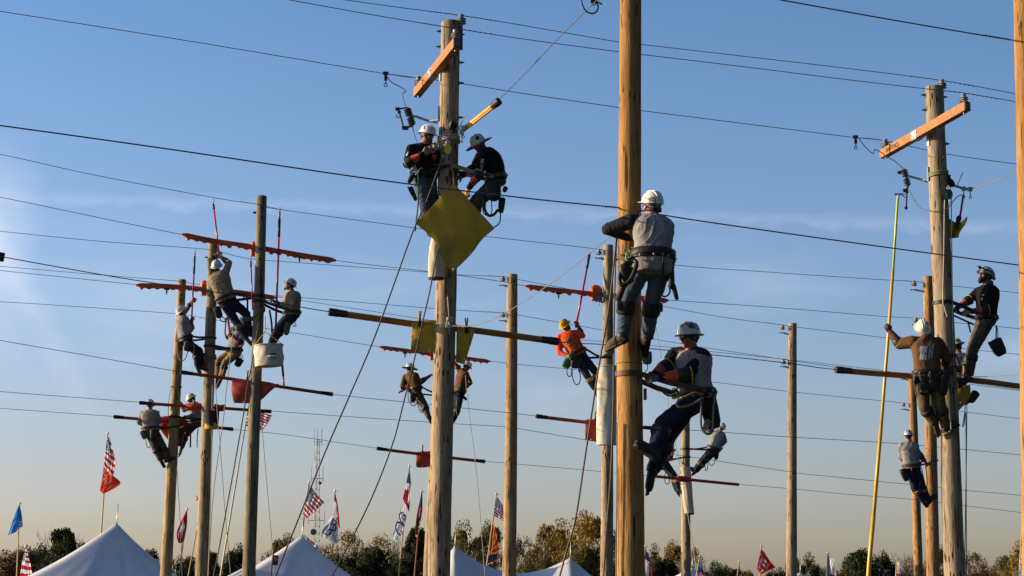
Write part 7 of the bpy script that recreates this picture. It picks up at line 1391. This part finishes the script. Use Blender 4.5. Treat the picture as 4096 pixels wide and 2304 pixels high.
def tree_kit(seed, W, H, leaves, leaf, density=1.0, depth=4, low=0.12, spiky=0.0):
    """one tree about H tall and W wide: tapered trunk and limbs, and a crown of leaf-sized faces in uneven clumps with gaps"""
    rnd = random.Random(seed); tm = MB(); tips = []; tm.tube([Vector((0, 0, -0.2)), Vector((0.1, 0, H * 0.14)), Vector((0, 0.1, H * 0.30))], [0.022 * H, 0.017 * H, 0.014 * H], 8)
    for k in range(6): a = k * 1.05 + rnd.uniform(-0.3, 0.3); limbs(tm, rnd, Vector((0, 0, H * rnd.uniform(0.16, 0.30))), Vector((math.cos(a) * 0.62 * W / H, math.sin(a) * 0.62 * W / H, 0.85)).normalized(), H * 0.30, 0.010 * H, depth, tips)
    rg = np.random.default_rng(seed); vs, fs = [], []
    if leaves:
        cl = []
        for k in range(58):
            z = rnd.uniform(low, 0.97); e = math.sin(math.pi * min(1, (z - low + 0.10) / (1.1 - low))) ** 0.7 * (1 - spiky * max(0, z - 0.45)); a = rnd.uniform(0, 6.28); R = W / 2 * e * math.sqrt(rnd.uniform(0.15, 1.0)); cl.append((np.array((R * math.cos(a), R * math.sin(a), H * z)), W * rnd.uniform(0.09, 0.19) * (1 if z < 0.75 else 0.75)))
        per = leaves // len(cl)
        for c, r in cl:
            n = max(8, int(per * density * rnd.uniform(0.6, 1.3))); d = rg.normal(size=(n, 3)); d /= np.linalg.norm(d, axis=1)[:, None]; rad = r * (0.35 + 0.75 * rg.random(n) ** 0.6); p = c + d * rad[:, None] * np.array((1.15, 1.15, 0.8))
            for q in p:
                a = rg.normal(size=3); a /= np.linalg.norm(a); b = np.cross(a, rg.normal(size=3)); b /= np.linalg.norm(b); s = leaf * rg.uniform(0.6, 1.3); o = len(vs); vs += [tuple(q - a * s), tuple(q + b * s * 0.55), tuple(q + a * s), tuple(q - b * s * 0.55)]; fs.append((o, o + 1, o + 2, o + 3))
    t = bpy.data.meshes.new('trunk'); t.from_pydata([tuple(v) for v in tm.v], [], tm.f); t.materials.append(BARK); t.polygons.foreach_set('use_smooth', [True] * len(t.polygons)); cme = None
    if leaves: cme = bpy.data.meshes.new('crown'); cme.from_pydata(vs, [], fs); cme.materials.append(LV['green'])
    return t, cme
KITS = {'round': [tree_kit(s, 9, 9, 16000, 0.17, low=0.03) for s in (11, 12, 13)], 'tall': [tree_kit(s, 7, 10, 13000, 0.17, spiky=0.9, low=0.05) for s in (21, 22)], 'loose': [tree_kit(s, 8, 9, 9000, 0.15, 1.0, low=0.05) for s in (31, 32, 33)], 'sparse': [tree_kit(s, 7, 9, 3200, 0.13, 1.0, 5) for s in (41, 42)], 'bare': [tree_kit(51, 6, 9, 0, 0.1, 1.0, 5)]}
TREES = {}
def tree(px, top, width, kind, tone, Y, label):
    """px, top: where its crown tops out in the photograph; width in photograph pixels"""
    z = P(px, top, Y).z; x = P(px, top, Y).x; kit = KITS[kind]; k = TREES.get(kind, 0); TREES[kind] = k + 1; tm, cm = kit[k % len(kit)]; H = {'tall': 10}.get(kind, 9); W = {'round': 9, 'tall': 7, 'loose': 8, 'sparse': 7, 'bare': 6}[kind]; sz = z / H / 0.99; sw = 1.30 * width * Y / FPX / W; rz = (px * 0.37 + k) % 6.28
    root = thing('tree', (x, Y, 0), label, 'tree', 'trees along the far side of the field')
    for me, nm in ((tm, 'trunk'), (cm, 'crown')):
        if me is None: continue
        o = link(nm, me, root); o.scale = (sw, sw, sz); o.rotation_euler = (0, 0, rz)
        if nm == 'crown': o.material_slots[0].link = 'OBJECT'; o.material_slots[0].material = LV[tone]
WHERE = [(-10, 2215, 220, 'loose', 'rust', 165, 'rust brown loose tree at the left edge'), (95, 2200, 190, 'loose', 'olive', 170, 'olive brown tree behind the azure flag'), (160, 2195, 150, 'round', 'green', 175, 'dark tree right of the corner flag'), (255, 2105, 150, 'tall', 'green', 160, 'dark green tree with a spiky top left of the left tent'), (335, 2170, 90, 'sparse', 'green', 168, 'thin leafy tree touching the left tent\'s slope'), (610, 2205, 110, 'loose', 'olive', 172, 'olive tree between the left tent and the straw pole'), (700, 2235, 100, 'round', 'green', 160, 'dark tree just right of the straw pole'), (760, 2240, 100, 'round', 'green', 165, 'dark tree under the red state flag'), (850, 2215, 90, 'tall', 'green', 170, 'dark pointed tree right of the black bucket pole'), (950, 2195, 140, 'round', 'green', 160, 'dark green round tree left of the greenish pole'), (1050, 2225, 130, 'loose', 'rust', 166, 'rusty tree right of the greenish pole'), (1135, 2155, 130, 'loose', 'olive', 172, 'olive tree rising left of the middle tent'),
         (1300, 2180, 120, 'sparse', 'gold', 185, 'thin yellowish tree right of the radio mast'), (1390, 2125, 160, 'sparse', 'gold', 190, 'thin golden tree behind the white flag with mirrored letters'), (1370, 2215, 190, 'round', 'green', 150, 'dark green tree below the white flag with mirrored letters'), (1490, 2205, 190, 'round', 'green', 152, 'dark green tree left of the looping logo flag'), (1525, 2140, 150, 'sparse', 'gold', 192, 'thin golden tree left of the looping logo flag'), (1610, 2230, 150, 'round', 'green', 156, 'low dark tree behind the looping logo flag pole'), (1665, 2100, 120, 'tall', 'green', 165, 'dark green pointed tree behind the navy flag'), (1705, 2160, 100, 'loose', 'green', 170, 'dark tree at the foot of the hidden pole'),
         (1880, 2100, 170, 'loose', 'olive', 160, 'olive tree above the left peak of the wide tent'), (1965, 2105, 130, 'loose', 'olive', 164, 'olive tree behind the sunburst flag'), (1800, 2150, 90, 'sparse', 'olive', 170, 'thin tree just right of the tan crossarm pole'), (2100, 2150, 120, 'sparse', 'olive', 165, 'nearly bare tree right of the lone tan pole'), (2180, 2110, 130, 'loose', 'gold', 172, 'golden tree behind the nearly bare one'), (2260, 2095, 190, 'loose', 'gold', 160, 'golden tree behind the right peak of the wide tent'), (2365, 2068, 210, 'loose', 'gold', 156, 'tallest golden tree, left of the long bag pole'), (2150, 2220, 160, 'round', 'olive', 150, 'low olive tree above the wide tent\'s sagging middle'), (2330, 2200, 190, 'round', 'olive', 152, 'low olive tree under the tallest golden one'), (2465, 2130, 110, 'loose', 'green', 168, 'dark tree between the long bag pole and the thick honey pole'),
         (2625, 2190, 100, 'loose', 'olive', 170, 'olive tree right of the thick honey pole'), (2700, 2180, 110, 'loose', 'gold', 166, 'yellowish tree left of the far bag pole'), (2665, 2240, 130, 'round', 'green', 160, 'low dark tree beside the white and red flag'), (2780, 2190, 80, 'sparse', 'gold', 172, 'thin yellow tree right of the far bag pole'), (2870, 2255, 130, 'round', 'green', 150, 'low dark green tree right of the blue and red state flag'), (2985, 2295, 90, 'round', 'olive', 158, 'treetop left of the red flag'), (3100, 2285, 110, 'round', 'olive', 160, 'low olive treetop right of the red flag'), (3165, 2235, 90, 'loose', 'green', 166, 'dark tree behind the slim grey pole'), (3225, 2225, 110, 'loose', 'green', 164, 'dark green tree right of the slim grey pole'), (3290, 2270, 90, 'round', 'olive', 165, 'low olive tree behind the lone star flag at the right'),
         (3440, 2212, 190, 'round', 'green', 150, 'dark green round tree behind the long yellow stick'), (3530, 2222, 110, 'round', 'green', 155, 'dark green tree right of the long yellow stick'), (3605, 2185, 110, 'bare', 'rust', 165, 'bare tree left of the thin far pole'), (3650, 2220, 100, 'sparse', 'rust', 170, 'thin rusty tree between the orange brown poles'), (3770, 2195, 110, 'loose', 'rust', 168, 'rusty tree left of the grey crossarm pole foot'), (3890, 2210, 120, 'sparse', 'rust', 160, 'sparse reddish tree right of the grey crossarm pole foot'), (3960, 2265, 90, 'round', 'rust', 162, 'low reddish treetop at the right'), (4010, 2232, 100, 'loose', 'olive', 158, 'olive tree near the right edge'), (4085, 2180, 130, 'loose', 'gold', 154, 'golden tree at the right edge')]
for t_ in WHERE: tree(*t_)
for i_ in range(26):
    x_ = -40 + i_ * 166 + 37 * math.sin(i_ * 2.3); y_ = 2276 + 20 * math.sin(i_ * 1.7) + (24 if x_ > 2800 else 0)
    g_ = 'low background tree in the dark unbroken line behind the field'
    tree(x_, y_, 190, 'round', ('green', 'olive', 'green', 'rust', 'green')[i_ % 5], 196 + 6 * (i_ % 3), g_)
